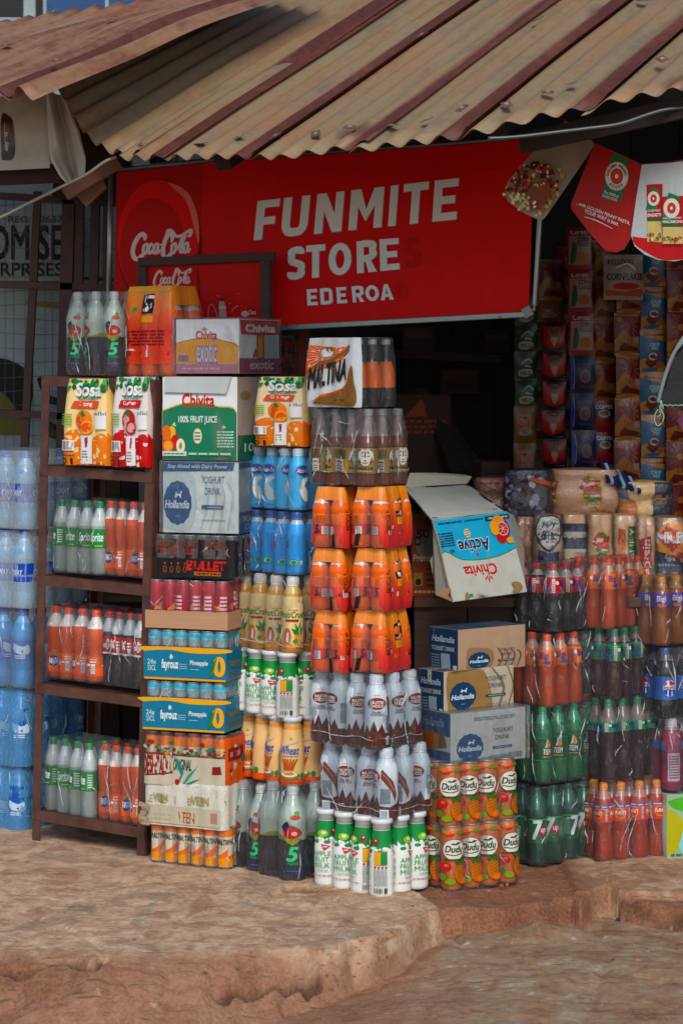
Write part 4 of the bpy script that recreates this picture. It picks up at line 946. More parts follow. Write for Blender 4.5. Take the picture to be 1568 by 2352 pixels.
# wooden fascia under the roof on the right, rafters
m = MB(); wd = ink('#2b1b14', 'wood')
fb = thing('fascia_or_shade_board', 'dark timber board under the right end of the zinc roof', 'board')
m.beam(P(1195, 330, 5.98), P(1640, 232, 5.72), .02, .05, wd); m.build('board', fb)
for i in range(5):
    a = RA + ed*(.25+i*.42) - rn*.05 + upv*.1
    rf = MB(); rf.beam(a, a+upv*2.9, .05, .07, ink('#2a1c15', 'wood'), rn, .003); o = rf.build('roof_rafter'); o['label'] = 'dark rafter under the zinc roof, %s' % ('nearest the left end', 'second from its left end', 'the middle one', 'second from its right end', 'nearest the right end')[i]; o['category'] = 'rafter'; o['group'] = 'rafters under the zinc roof'

# ------------------------------------------------------------------ shop walls
def wallplanks(name, label, a, b_, z0, z1, pw, col, th=.02, seed=1, horiz=False, **kw):
    """a board wall between two ground points"""
    a = Vector(a); b_ = Vector(b_); d = (b_-a); L = d.length; d.normalize(); n = Vector((d.y, -d.x, 0)); rr = random.Random(seed); m = MB()
    x = 0
    M = Matrix((d, n, Vector((0, 0, 1)))).transposed().to_4x4(); M.translation = a
    if horiz:
        z = z0
        while z < z1: h = pw*rr.uniform(.8, 1.1); m.box((0, -th/2+rr.uniform(-.003, .003), z), (L, th/2+rr.uniform(-.003, .003), min(z+h-.003, z1)), ink(rr.choice(col), 'wood'), 0, M); z += h
    else:
        while x < L: w_ = pw*rr.uniform(.8, 1.2); m.box((x, -th/2+rr.uniform(-.003, .003), z0), (min(x+w_-.003, L), th/2+rr.uniform(-.003, .003), z1), ink(rr.choice(col), 'wood'), 0, M); x += w_
    return m.build(name, label=label, category=kw.get('cat', 'wall'))
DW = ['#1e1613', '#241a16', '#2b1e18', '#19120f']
m = MB(); m.box((-.66, 8.78, 0), (2.2, 8.8, 3.6), ink('#141010', 'wood')); m.build('light_block_sheet', label='added black sheet stopping light through gaps in the back boards of the shop', category='wall')  # added sheet, unseen, blocks daylight through gaps between the back boards
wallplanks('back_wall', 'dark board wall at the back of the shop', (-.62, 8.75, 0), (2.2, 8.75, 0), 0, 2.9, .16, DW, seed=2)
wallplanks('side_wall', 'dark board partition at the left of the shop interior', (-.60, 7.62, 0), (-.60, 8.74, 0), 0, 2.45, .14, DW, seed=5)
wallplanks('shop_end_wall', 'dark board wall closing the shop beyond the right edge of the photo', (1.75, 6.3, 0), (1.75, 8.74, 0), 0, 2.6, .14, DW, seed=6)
# dark shelving inside the opening
sh_ = thing('wall_shelf', 'dim wooden shelf boards in the dark opening under the red sign', 'shelf')
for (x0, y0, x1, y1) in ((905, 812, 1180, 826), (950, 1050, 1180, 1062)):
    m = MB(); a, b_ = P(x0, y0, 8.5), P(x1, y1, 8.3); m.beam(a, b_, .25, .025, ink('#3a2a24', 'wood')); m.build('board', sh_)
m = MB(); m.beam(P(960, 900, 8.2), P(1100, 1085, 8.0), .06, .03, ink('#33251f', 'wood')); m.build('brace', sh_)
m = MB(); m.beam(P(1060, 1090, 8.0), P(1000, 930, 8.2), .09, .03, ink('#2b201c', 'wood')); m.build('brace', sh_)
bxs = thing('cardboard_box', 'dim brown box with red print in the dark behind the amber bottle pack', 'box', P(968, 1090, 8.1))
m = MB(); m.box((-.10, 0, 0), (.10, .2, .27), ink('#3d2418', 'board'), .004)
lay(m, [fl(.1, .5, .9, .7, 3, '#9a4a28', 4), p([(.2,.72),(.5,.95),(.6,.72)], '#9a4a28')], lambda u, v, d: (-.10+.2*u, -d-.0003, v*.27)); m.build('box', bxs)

# ------------------------------------------------------------------ neighbour's front, left
def hwall():
    y = 8.3; m = MB(); wm, t_, b = base('whitewash')
    f = noisetex(t_, vecmap(t_, scale=(3, 3, 3)), 1, 6, .65); t_.links.new(ramp(t_, f, [(.3, '#6a7b7c'), (.6, '#93a3a3'), (.8, '#a6b3b2')]), b.inputs['Base Color']); b.inputs['Roughness'].default_value = .8
    W0, W1 = gx(-500, y), gx(300, y); m.box((W0, y, 0), (W1, y+.1, 2.62), wm)
    pn = Plane(Vector((W0, y, 0)), Vector((W1, y, 0)), Vector((W0, y, 1)))
    K = '#15181c'
    art = [sp([(-40,820),(20,826),(70,860),(72,930),(30,960),(-40,930)], K, 3), sp([(-40,900),(10,905),(60,980),(40,1000),(-40,985)], '#6f6c3c', 3),
           sp([(85,870),(105,862),(135,885),(110,880),(95,895)], K, 3), sp([(100,905),(135,915),(140,930),(105,925)], K, 3), p([(100,960),(130,975),(130,1010),(104,1000)], K),
           sp([(160,720),(215,716),(250,740),(215,770),(165,760)], '#77683f', 3), p([(180,755),(262,750),(262,800),(180,804)], K), r(190, 770, 262, 812, K),
           sp([(195,1010),(240,1002),(275,1012),(270,1030),(200,1026)], K, 3), sp([(10,1150),(50,1160),(80,1200),(40,1230),(0,1210)], K, 3), sp([(0,1225),(60,1240),(90,1330),(0,1360)], '#8b9174', 3),
           p([(-60,625),(262,640),(262,646),(-60,631)], K), p([(60,690),(262,700),(262,730),(150,712),(60,700)], '#8a7a52'), sp([(200,1130),(226,1140),(222,1240),(196,1230)], '#1b5a8a', 3), sp([(300,1320),(345,1310),(350,1350),(320,1360)], K, 3)]
    art += [e(110+((i*37) % 25), 1090+i*14, 3, 4, '#3c4448', 8) for i in range(9)]
    lay(m, art, lambda u, v, d: pn.at(u, v, d+.001))
    m.build('neighbour_wall', label='whitewashed wall with black and yellow painted shapes behind the steel grille', category='wall')
    b2 = MB(); y2 = 8.2; pn2 = Plane(P(-80, 478, y2), P(150, 478, y2), P(-80, 640, y2))
    q = [pn2.at(*c) for c in ((-90, 645), (148, 645), (148, 474), (-90, 474))]; b2.slab(q, pn2.n, .02, ink('#8f9999', 'cloth'))
    A_ = [tq('PROMISE', (-92, 596), (144, 596), (-92, 518), K, .03), tq('ENTERPRISES', (-100, 634), (144, 634), (-100, 604), K, .03), tq('REG: 12637', (20, 511), (144, 511), (20, 496), '#3c4248', .02)]
    lay(b2, A_, lambda u, v, d: pn2.at(u, v, d+.001))
    b2.build('painted_board', label='white board with tall black capital letters behind the steel grille', category='sign')
hwall()
g_ = thing('steel_grille', 'rusty brown steel grille with fine wire mesh in front of the whitewashed wall', 'grille')
YG = 7.98; st = ink('#43221c', 'steel')
for (xa, ya, xb, yb, w_) in ((88, 440, 6, 2000, .026), (160, 420, 120, 2000, .042), (186, 400, 152, 2000, .030), (298*.74, 450, 186, 2000, .030), (247, 450, 236, 2000, .026), (305, 900, 290, 2000, .026), (-30, 440, -70, 2000, .03)):
    m = MB(); m.beam(P(xa, ya, YG), P(xb, yb, YG), w_, w_, st, Vector((0, 1, 0)), .001); m.build('upright', g_)
for (ya, yb) in ((446, 470), (652, 662), (945, 965), (1260, 1270), (1560, 1590)):
    m = MB(); m.beam(P(-60, ya, YG-.012), P(300, yb, YG-.012), .018, .024, st, bev=.001); m.build('rail', g_)
m = MB(); wr = ink('#5b5a58', 'steel')
for i in range(16): x = -60+i*22.5; m.tube([P(x+4+math.sin(i*3)*3, 440+k*150, YG+.02+.004*math.sin(k+i)) + Vector((noise.noise(Vector((i, k, 2)))*.006, 0, 0)) for k in range(9)], .0011, wr, 4)
for i in range(34): y = 470+i*33; m.tube([P(-60+k*60, y+3*math.sin(k*2+i), YG+.022) for k in range(7)], .0011, wr, 4)
m.build('wire_mesh', g_)
m = MB(); m.slab([P(140, 205, 7.5), P(300, 330, 7.5), P(300, 470, 7.5), P(120, 455, 7.5)], Vector((0, -1, 0)), .02, ink('#1b1310', 'wood')); m.build('fascia_or_shade_board', label='black sheet added for the shade behind the torn white cloth under the roof corner', category='board')  # dark sheet put in for the shade under the roof corner
# timber posts seen through the rack
for i, (xa, xb, c_) in enumerate(((262, 258, '#5a4234'), (300, 300, '#33231c'), (205, 205, '#2a1d19'))):
    m = MB(); m.beam(P(xa, 1000, 7.85), P(xb, 1900, 7.85), .05, .05, ink(c_, 'wood'), Vector((0, 1, 0)), .002)
    o = m.build('timber_post'); o['label'] = ('pale brown timber post seen through the rack', 'dark timber post behind the right side of the rack', 'thin dark post seen through the middle of the rack')[i]; o['category'] = 'post'
m = MB(); m.beam(P(310, 1860, 7.8), P(345, 1640, 7.8), .05, .04, ink('#4a342a', 'wood'), Vector((0, 1, 0)), .002); m.build('leaning_plank', label='brown plank leaning in the dark behind the rack', category='plank')
wallplanks('low_board_wall', 'dark boards low down behind the rack', (gx(100, 8.1), 8.1, 0), (gx(360, 8.1), 8.1, 0), 0, .48, .12, DW, seed=9)
m = MB(); m.beam(P(190, 1373, 7.7), P(330, 1373, 7.7), .1, .018, ink('#6a4e3a', 'wood')); m.beam(P(225, 1400, 7.75), P(330, 1400, 7.75), .02, .075, ink('#4a352b', 'wood'))
m.build('bench', label='small brown plank bench behind the second shelf of the rack', category='bench')

# banner box with hanging torn cloth
bn = thing('cloth_banner', 'weathered white cloth banner with part of a dark capital D at top left', 'banner')
YB = 7.0; pb = Plane(P(-60, 230, YB), P(110, 220, YB-.02), P(-60, 390, YB))
m = MB(); wc = ink('#c6c9c2', 'cloth')
def bfun(u, v, d=0.0):
    x = -160+u*275; yt = 236-24*u+0; yb = 400-14*u
    y = yb+(yt-yb)*v; q = pb.at(x, y); return q + Vector((0, -1, 0))*(d+.006*noise.noise(Vector((u*6, v*5, 0)))+.012*math.sin(v*3.1))
gs = [i/16 for i in range(17)]; m.grid(bfun, gs, gs, wc)
lay(m, [sp([(.60,.14),(.69,.14),(.715,.30),(.70,.62),(.665,.72),(.60,.73)], grad('letter', [(.25, '#3a5a78'), (.6, '#4a3444'), (.8, '#50252c')], 1.95, 2.13), 4), sp([(.630,.28),(.655,.26),(.662,.52),(.640,.62),(.626,.60)], '#c6c9c2', 3)], bfun, gs, gs, 'cloth', .001, True)
m.build('banner_cloth', bn)
m = MB()
def dr(u, v, d=0.0):
    f = lambda tab: (np.interp(v, [q[0] for q in tab], [q[1] for q in tab]), np.interp(v, [q[0] for q in tab], [q[2] for q in tab]))
    a = f(((0, 163, 430), (.12, 140, 408), (.3, 117, 366), (.6, 112, 296), (1, 107, 207))); b_ = f(((0, 190, 428), (.12, 198, 402), (.3, 200, 366), (.6, 184, 300), (1, 154, 222)))
    x, y = a[0]+(b_[0]-a[0])*u, a[1]+(b_[1]-a[1])*u; q = P(float(x), float(y), 6.95)
    return q + Vector((0, -1, 0))*(.030*math.sin(u*8.5+.6*v)+.010*math.sin(u*19+v*4)*(1-v*.5)+.010*noise.noise(Vector((u*4, v*4, 4))))
gg = [i/28 for i in range(29)]; m.grid(dr, gg, gg, ink('#d6d8d2', 'cloth')); m.build('hanging_cloth', bn)
m = MB(); m.beam(P(-80, 408, 7.1), P(140, 398, 7.1), .08, .05, ink('#3a2018', 'wood')); m.build('lower_rail', bn)
o = MB(); o.beam(P(150, 448, 6.75), P(275, 372, 6.75), .03, .035, ink('#6b4634', 'wood'), bev=.002); o.build('timber_bracket', label='brown timber bracket under the left corner of the zinc roof', category='bracket')
o = MB(); o.slab([P(168, 440, 6.8), P(198, 474, 6.8), P(245, 430, 6.8), P(232, 405, 6.8)], Vector((0, -1, 0)), .03, ink('#7a5644', 'wood')); o.build('wood_offcut', label='jagged offcut of wood hanging under the timber bracket', category='offcut')
o = MB(); o.beam(P(225, 445, 7.6), P(246, 452, 7.6), .02, .02, ink('#2b1b14', 'wood')); 
def cable(name, label, pts, Y, rad, c):
    m = MB(); q = smoothpts(pts, 8); m.tube([P(a, b_, Y if not callable(Y) else Y(a)) for a, b_ in q], rad, ink(c, 'plastic'), 8); m.build(name, label=label, category='cable')
cable('cable', 'pale grey cable running up to the left corner of the sign', [(-60,520),(0,500),(70,465),(150,425),(200,400),(240,372),(268,360)], 6.6, .0045, '#8f877a')
cable('cable', 'dark grey cable sagging below the right end of the zinc roof', [(1120,318),(1190,314),(1290,302),(1340,296),(1420,285),(1490,262),(1540,250),(1640,244)], 5.75, .0045, '#4c5455')

# building beyond, above the roofs, top left
m = MB(); YF = 12.5
m.box((gx(-600, YF), YF, 0), (gx(1500, YF), YF+.1, 4.6), ink('#14181b', 'cloth'))
pf = Plane(Vector((0, YF, 0)), Vector((1, YF, 0)), Vector((0, YF, 1)))
lay(m, [r(100, -160, 340, 120, '#1c4a78'), r(55, -160, 82, 120, '#9aa6a6'), r(100, -160, 107, 120, '#9aa6a6'), r(242, -160, 250, 120, '#9aa6a6')], lambda u, v, d: pf.at(u, v, .002+d), kind='cloth')
m.build('far_building', label='dark building with blue panel and pale posts beyond the roofs', category='building')
# ================================================================== SIGNS
STL, STR, SBR, SBL = P(268, 392, 7.45), P(1228, 312, 6.98), P(1212, 714, 6.98), P(262, 770, 7.45)
spn = Plane(STL, STR, SBL)
sg = thing('shop_sign', 'wide red shop sign with white capital letters in a grey metal frame', 'sign')
m = MB(); RED = grad('sign_red', [(.2, '#b3101c'), (.6, '#bd1622'), (.9, '#b01522')], 1.5, 2.1, .38, blotch=1)
def spx(x, y, d=0.0): return spn.at(x, y, d)
cor = [(262, 768), (1208, 716), (1214, 700), (1226, 312), (268, 392)]
m.slab([spx(*q) for q in cor], spn.n, .012, ink('#dc1a2a', 'signp'), ink('#8d8f8c', 'metal'))
W_ = '#f1f7f7'
art = [p([(263, 762), (452, 752), (466, 376), (269, 393)], '#c00c1c'), e(367, 562, 98, 151, '#7e0f1a', 48), e(363, 557, 93, 144, '#ee2a34', 48), e(352, 575, 76, 120, '#c40f1e', 40),
       sp([(385,417),(430,440),(455,500),(457,560),(446,520),(428,462),(398,432)], '#f08a80', 4)]
art += [(lambda A: ([(302+140*a+0*b_, 594-62*b_+(-4)*a) for a, b_ in A[0]], A[1], A[2]))(q) for q in script('#e9dedd', .085, 2.3)]
def big(txt, bl, br, tl, b=.035, c=W_, sh=None):
    return [([(a+2.2, b_+1.8) for a, b_ in x[0]], x[1], '#a09aa8') for x in [tq(txt, bl, br, tl, c, b)]] + [tq(txt, bl, br, tl, c, b)]
# block letters, cut as plain shapes
def block(ch, W, H, T):
    """shapes of one capital in a W x H box with stem T, as (vertices, faces)"""
    R = lambda x0, y0, x1, y1: ([(x0, y0), (x1, y0), (x1, y1), (x0, y1)], [(0, 1, 2, 3)])
    Q = lambda pts: ([tuple(q) for q in pts], [tuple(q) for q in geometry.tessellate_polygon([[Vector((a, b, 0)) for a, b in pts]])])
    K = lambda pts, n=6: s(pts, T, '#fff', n)[:2]
    h = T*.92
    if ch == 'I': return [R(0, 0, W, H)]
    if ch == 'F': return [R(0, 0, T, H), R(T-.1, H-h, W, H), R(T-.1, H*.47-h*.5, W*.86, H*.47+h*.5)]
    if ch == 'E': return [R(0, 0, T, H), R(T-.1, H-h, W, H), R(T-.1, H*.5-h*.5, W*.90, H*.5+h*.5), R(T-.1, 0, W, h)]
    if ch == 'T': return [R(W/2-T/2, 0, W/2+T/2, H), R(0, H-h, W, H)]
    if ch == 'U': return [K([(T/2, H), (T/2, H*.42), (T*.55, H*.25), (W*.28, T*.62), (W/2, T/2), (W*.72, T*.62), (W-T*.55, H*.25), (W-T/2, H*.42), (W-T/2, H)])]
    if ch == 'N': return [R(0, 0, T, H), R(W-T, 0, W, H), Q([(0, H), (T*1.15, H), (W, 0), (W-T*1.15, 0)])]
    if ch == 'M': return [R(0, 0, T, H), R(W-T, 0, W, H), Q([(T*.2, H), (T*1.2, H), (W/2+T*.1, H*.42), (W/2, H*.20), (W/2-T*.05, H*.20), (T*.4, H*.80)]), Q([(W-T*.2, H), (W-T*1.2, H), (W/2-T*.1, H*.42), (W/2, H*.20), (W/2+T*.05, H*.20), (W-T*.4, H*.80)])]
    if ch == 'O': return [s([(W/2+(W-T)/2*math.cos(6.2832*i/28), H/2+(H-T)/2*math.sin(6.2832*i/28)) for i in range(29)], T, '#fff', 1)[:2]]
    if ch == 'S': return [K([(W-T*.55, H*.77), (W*.76, H-T*.62), (W*.5, H-T*.5), (W*.2, H-T*.75), (T*.5, H*.72), (W*.22, H*.56), (W*.5, H*.50), (W*.80, H*.42), (W-T*.5, H*.27), (W*.80, T*.75), (W*.5, T*.5), (W*.2, T*.62), (T*.45, H*.24)])]
    if ch == 'D': return [R(0, 0, T, H), K([(T*.8, H-h/2), (W*.5, H-h/2), (W*.82, H*.84), (W-T*.5, H*.5), (W*.82, H*.16), (W*.5, h/2), (T*.8, h/2)])]
    if ch == 'R': return [R(0, 0, T, H), K([(T*.8, H-h/2), (W*.55, H-h/2), (W*.84, H*.86), (W-T*.58, H*.70), (W*.84, H*.55), (W*.55, H*.45), (T*.8, H*.45)]), Q([(W*.40, H*.44), (W*.66, H*.44), (W, 0), (W-T*1.2, 0)])]
    if ch == 'A': return [Q([(0, 0), (T*1.1, 0), (W/2+T*.12, H*.86), (W/2+T*.55, H), (W/2-T*.55, H)]), Q([(W, 0), (W-T*1.1, 0), (W/2-T*.12, H*.86), (W/2-T*.55, H), (W/2+T*.55, H)]), R(W*.25, H*.2, W*.75, H*.2+h*.85)]
def word(letters, base_l, base_r, top_l, top_r, T=24, c=W_, shadow=True):
    out = []
    f = lambda a: (base_l[0]+(base_r[0]-base_l[0])*a, base_l[1]+(base_r[1]-base_l[1])*a)
    g = lambda a: (top_l[0]+(top_r[0]-top_l[0])*a, top_l[1]+(top_r[1]-top_l[1])*a)
    span = math.dist(base_l, base_r); Hh = math.dist(base_l, top_l)
    for ch, a0, a1 in letters:
        W = (a1-a0)*span
        for vs, fs in block(ch, W, Hh, T):
            pts = []
            for x, y in vs:
                a = a0+(a1-a0)*x/W; q0, q1 = f(a), g(a); pts.append((q0[0]+(q1[0]-q0[0])*y/Hh, q0[1]+(q1[1]-q0[1])*y/Hh))
            if shadow: out.append(([(x+1.6, y+.9) for x, y in pts], fs, '#a0808c'))
            out.append((pts, fs, c))
    if shadow: out = [q for q in out if q[2] != c] + [q for q in out if q[2] == c]
    return out
art += word([('F',0,.112),('U',.132,.262),('N',.297,.432),('M',.466,.630),('I',.662,.700),('T',.727,.852),('E',.880,1)], (583,552),(1048,504),(592,462),(1054,409), 19)
art += word([('S',0,.146),('T',.160,.330),('O',.360,.562),('R',.610,.785),('E',.815,.985)], (661,644),(922,618),(663,568),(919,546), 16)
art += word([('E',0,.12),('D',.155,.295),('E',.345,.46),('R',.525,.66),('O',.68,.835),('A',.85,1.0)], (707,702),(905,688),(705,665),(901,652), 8)
art += word([('S',0,1)], (931,617),(966,613),(930,547),(963,543), 13, '#c41222', False) + word([('D',0,1)], (912,686),(936,684),(910,652),(933,650), 7, '#cb1424', False)
art += [s([(1100,396),(1120,388),(1165,384)], [.5,3,.5], '#c43a42', 4)]
lay(m, art, lambda u, v, d: spx(u, v, .0006+d), kind='signp', DD=.00003, d0=.0002); m.build('sign_panel', sg)
al = ink('#a9b0ae', 'metal')
def fr(name, pts, rad, root, mat=al, flat=False):
    m = MB(); m.tube([spx(a, b_, .004) for a, b_ in pts], rad, mat, 8); m.build(name, root)
fr('frame_rail', [(257, 386), (254, 560), (250, 770)], .0085, sg); fr('frame_rail', [(262, 392), (500, 366), (800, 346), (1180, 318)], .008, sg, ink('#6f726f', 'metal'))
fr('frame_rail', [(1250, 330), (1240, 500), (1229, 700), (1226, 708), (1219, 716), (1208, 722)], .0085, sg)
m = MB(); a, b_ = spx(250, 775, .004), spx(1210, 722, .004); m.beam(a, b_, .014, .017, ink('#9da39f', 'metal'), Vector((0, 0, 1)), .002); m.build('frame_rail', sg)
m = MB(); m.beam(spx(1206, 722, .012), spx(1224, 712, .012), .02, .03, ink('#7f8482', 'metal')); m.build('corner_plate', sg)
m = MB(); m.tube([spx(1150, 728, .016), spx(1150, 730, .020)], .003, al); m.build('screw', sg)

s2 = thing('framed_sign', 'smaller red sign in a dark brown frame in front of the big one', 'sign')
q2 = Plane(P(325, 597, 7.30), P(628, 583, 7.16), P(325, 860, 7.30)); f2 = lambda x, y, d=0.0: q2.at(x, y, d)
m = MB(); m.slab([f2(*q) for q in ((335, 860), (604, 860), (604, 600), (335, 610))], q2.n, .01, ink('#cc1826', 'signp'))
art = [p([(338, 860), (452, 860), (454, 604), (338, 612)], '#c41a28'), sp([(452,604),(459,650),(459,720),(450,770),(455,700),(455,650)], '#7e141d', 3)]
art += [([(352+88*a, 659-40*b_-2*a) for a, b_ in A[0]], A[1], A[2]) for A in script('#e6cfc8', .075, 2.3)]
art += [p([(504,730),(521,728),(518,700),(513,688),(505,690),(503,705)], '#b9a79c'), r(505,684,515,692,'#6e2a28'), r(504,704,519,709,'#d8cbc2'), s([(478,728),(481,704),(489,700),(495,712),(500,728)], 2.6, '#c98a88', 4), e(579,716,12,12,'#a8141f'), t('Coca', 571, 712, 588, 722, '#e5cfcc', .02, .3), e(563,721,8,7,'#c9bcb2'), s([(532,716),(540,706),(548,702)], 2, '#c98a88', 4)] + fray(470,672,560,726,22,['#c98a88','#c9605f'],.8,1.8,3)
art[-24:] = art[-24:]
lay(m, [([(x, y) for x, y in A[0]], A[1], A[2]) if not (A[2] == '#e5cfcc') else ([(x, 1434-y) for x, y in A[0]], A[1], A[2]) for A in art], lambda u, v, d: f2(u, v, .0006+d), kind='signp', DD=.00004, d0=.0002); m.build('sign_panel', s2)
bw = ink('#4f3530', 'wood')
for a, b_, w_ in (((322, 603), (632, 589), .027), ((330, 600), (330, 862), .020), ((613, 590), (613, 862), .032), ((322, 858), (632, 858), .02)):
    m = MB(); m.beam(f2(*a, .004), f2(*b_, .004), .03, w_, bw, Vector((0, 0, 1)) if abs(a[1]-b_[1]) < 50 else q2.n, .002); m.build('frame_bar', s2)

ps = thing('red_poster', 'dim red poster with dark lettering on the wall under the red sign', 'poster')
pq = Plane(P(620, 745, 7.9), P(710, 745, 7.9), P(620, 900, 7.9)); m = MB()
m.slab([pq.at(*q) for q in ((600, 900), (710, 900), (710, 740), (600, 740))], pq.n, .004, ink('#7a1626', 'film'))
lay(m, [r(600, 758, 692, 781, '#1b2230'), tq('of Noodles', (632, 777), (676, 777), (632, 768), '#7d8a90'), tq('+4', (640, 822), (679, 822), (640, 790), '#10141f', .05), tq('packs', (655, 838), (683, 838), (655, 826), '#10141f', .03), tq('Free', (638, 858), (684, 858), (638, 836), '#10141f', .05), tq('inside', (650, 868), (680, 868), (650, 862), '#c04a40', .02)], lambda u, v, d: pq.at(u, v, .001+d), kind='film')
m.build('poster_sheet', ps)

# ------------------------------------------------------------------ paper flags
def flag(name, label, poly, Ya, art, c, seed):
    xs = [a for a, b_ in poly]; x0, x1 = min(xs), max(xs); pl_ = Plane(P(x0, 400, Ya[0]), P(x1, 400, Ya[1]), P(x0, 500, Ya[0]))
    m = MB(); q = smoothpts(poly+[poly[0]], 1)[:-1]
    m.slab([pl_.at(*a) for a in q][::-1], pl_.n, .0012, ink(c, 'film'), ink('#b9b2aa', 'print'))
    lay(m, art, lambda u, v, d: pl_.at(u, v, .0006+d), kind='film', d0=.0003)
    return m.build(name, label=label, category='paper flag', group='paper flags on a string under the roof')
FP = [(1240,330),(1298,277),(1366,330),(1300,428),(1250,500),(1243,506),(1236,505),(1200,488),(1167,464),(1160,450),(1160,435),(1166,416)]
def inpoly(x, y, poly):
    c = False; j = len(poly)-1
    for i in range(len(poly)):
        if (poly[i][1] > y) != (poly[j][1] > y) and x < (poly[j][0]-poly[i][0])*(y-poly[i][1])/(poly[j][1]-poly[i][1])+poly[i][0]: c = not c
        j = i
    return c
def blobs(n, poly, reg, cols, a, b_, sd):
    rr = random.Random(sd); o = []
    while len(o) < n:
        x, y = rr.uniform(reg[0], reg[2]), rr.uniform(reg[1], reg[3])
        if not inpoly(x, y, poly) or min(inpoly(x+dx, y+dy, poly) for dx, dy in ((7,0),(-7,0),(0,7),(0,-7))) == 0: continue
        k = 9; R1, R2 = rr.uniform(a, b_), rr.uniform(a, b_)*.7; an = rr.uniform(0, 3)
        pts = [(x+R1*math.cos(6.283*i/k)*math.cos(an)-R2*math.sin(6.283*i/k)*math.sin(an), y+R1*math.cos(6.283*i/k)*math.sin(an)+R2*math.sin(6.283*i/k)*math.cos(an)) for i in range(k)]
        o.append((pts, [tuple(range(k))], rr.choice(cols)))
    return o
food = blobs(110, FP, (1160, 388, 1300, 505), ['#d8b878', '#e6cf98', '#c79a4c', '#efe0b8', '#b9893c'], 3, 7, 1) + blobs(70, FP, (1175, 372, 1290, 440), ['#6a1d18', '#8e2a1e', '#4a1512', '#a63a24', '#c9664a'], 4, 9, 2) + [sp([(1222,440),(1240,418),(1268,420),(1272,450),(1250,480),(1228,478)], '#8a4c34', 4)] + blobs(22, FP, (1185, 380, 1280, 430), ['#d9c3b4', '#e8dccc'], 1.5, 4, 3) + blobs(26, FP, (1165, 445, 1240, 500), ['#ece4c4', '#d8c890'], 3.5, 6, 4)
flag('paper_flag', 'paper flag picturing pasta and meat over the right end of the sign', FP, (6.35, 6.2), food, '#a59c90', 1)
def roundtext(txt, cx, cy, R, h, a0, a1, c, b=.03, inv=False):
    o = []; n = len(txt)
    for i, ch in enumerate(txt):
        if ch == ' ': continue
        a = R_(a0+(a1-a0)*i/(n-1)); vs, fs = glyphs(ch, b); k = -1 if inv else 1
        wx = h*.75*(.4 if ch == 'I' else 1)
        o.append(([(cx+(R+k*(y-.5)*h)*math.sin(a)+k*(x-.5)*wx*math.cos(a), cy-(R+k*(y-.5)*h)*math.cos(a)+k*(x-.5)*wx*math.sin(a)) for x, y in vs], fs, c))
    return o
F2 = [(1366,330),(1473,378),(1461,460),(1445,550),(1431,572),(1413,580),(1389,575),(1355,538),(1311,480),(1311,466),(1340,392)]
def badge(cx, cy, k, lets=True):
    o = [p([(cx-10*k, cy-52*k), (cx+26*k, cy-38*k), (cx+10*k, cy+58*k), (cx-2*k, cy+52*k), (cx-16*k, cy+54*k), (cx-36*k, cy+50*k)], '#0f7a4c'), e(cx, cy, 27.5*k, 33.5*k, '#c9a24a', 28), e(cx, cy, 26*k, 32*k, '#e6e2dc', 28), e(cx, cy, 14.5*k, 18.5*k, '#c22a28', 24), e(cx, cy, 12*k, 15.5*k, '#d0532c', 20), e(cx, cy, 4*k, 5.2*k, '#f0ece4', 14)]
    if lets: o += [([((x-cx)*.84+cx, y) for x, y in A[0]], A[1], A[2]) for A in roundtext('GOLDEN PENNY', cx, cy, 25*k, 7*k, -82, 82, '#2a2522') + roundtext('FOODS', cx, cy, 25*k, 7*k, 218, 142, '#2a2522', .03, True)]
    return o
W2 = '#efe6e0'
f2a = badge(1416, 405, 1.0) + [tq('The HOME of', (1388,444),(1421,455),(1389,437), W2, .03), tq('GOOD FOOD', (1385,452),(1418,463),(1386,446), W2, .03), tq('...with GOLDEN PENNY PASTA,', (1324,470),(1447,518),(1327,462), W2, .03), tq('YOUR WAY is best.', (1343,488),(1421,519),(1346,480), W2, .03), s([(1343,498),(1372,507),(1408,525)], [1,2.2,1], W2, 4)]
flag('paper_flag', 'red paper flag with round badge and white slogan, middle of three', F2, (6.2, 6.0), f2a, '#b52830', 2)
F3 = [(1473,378),(1540,374),(1610,362),(1604,570),(1592,592),(1547,600),(1511,597),(1480,585),(1456,565),(1448,541),(1460,455)]
def packet(x0, y0, x1, y1, txt, sd):
    w_, h_ = x1-x0, y1-y0
    o = [p([(x0, y0), (x1, y0-2), (x1-2, y1), (x0+2, y1)], '#b3242c'), r(x0+2, y0+h_*.62, x1-2, y1-2, '#d9c48a'), r(x0+2, y0+h_*.57, x1-2, y0+h_*.63, '#4a5a3a')]
    o += badge(x0+w_*.45, y0+h_*.24, w_/72, False) + [tq('GOLDEN PENNY', (x0+3, y0+h_*.47), (x1-4, y0+h_*.46), (x0+3, y0+h_*.43), '#efe0d4', .02), tq(txt, (x0+3, y0+h_*.555), (x1-3, y0+h_*.545), (x0+3, y0+h_*.50), '#f4ece4', .04)]
    o += [A for A in fray(x0+4, y0+h_*.84, x1-4, y1-5, 26, ['#8d3a2a', '#e6dcb8', '#b99a5a', '#5a8a4a', '#c84a3a'], 1.5, 3.2, sd)]
    return o
f3a = [sp([(1452,543),(1500,548),(1603,545),(1602,570),(1590,590),(1547,597),(1511,594),(1459,563)], '#c0322e', 3)] + packet(1484, 424, 1521, 558, 'SPAGHETTI', 4) + packet(1522, 452, 1572, 562, 'MACARONI', 5)
flag('paper_flag', 'white and red paper flag picturing two pasta packets', F3, (6.0, 5.85), f3a, '#c6cac8', 3)
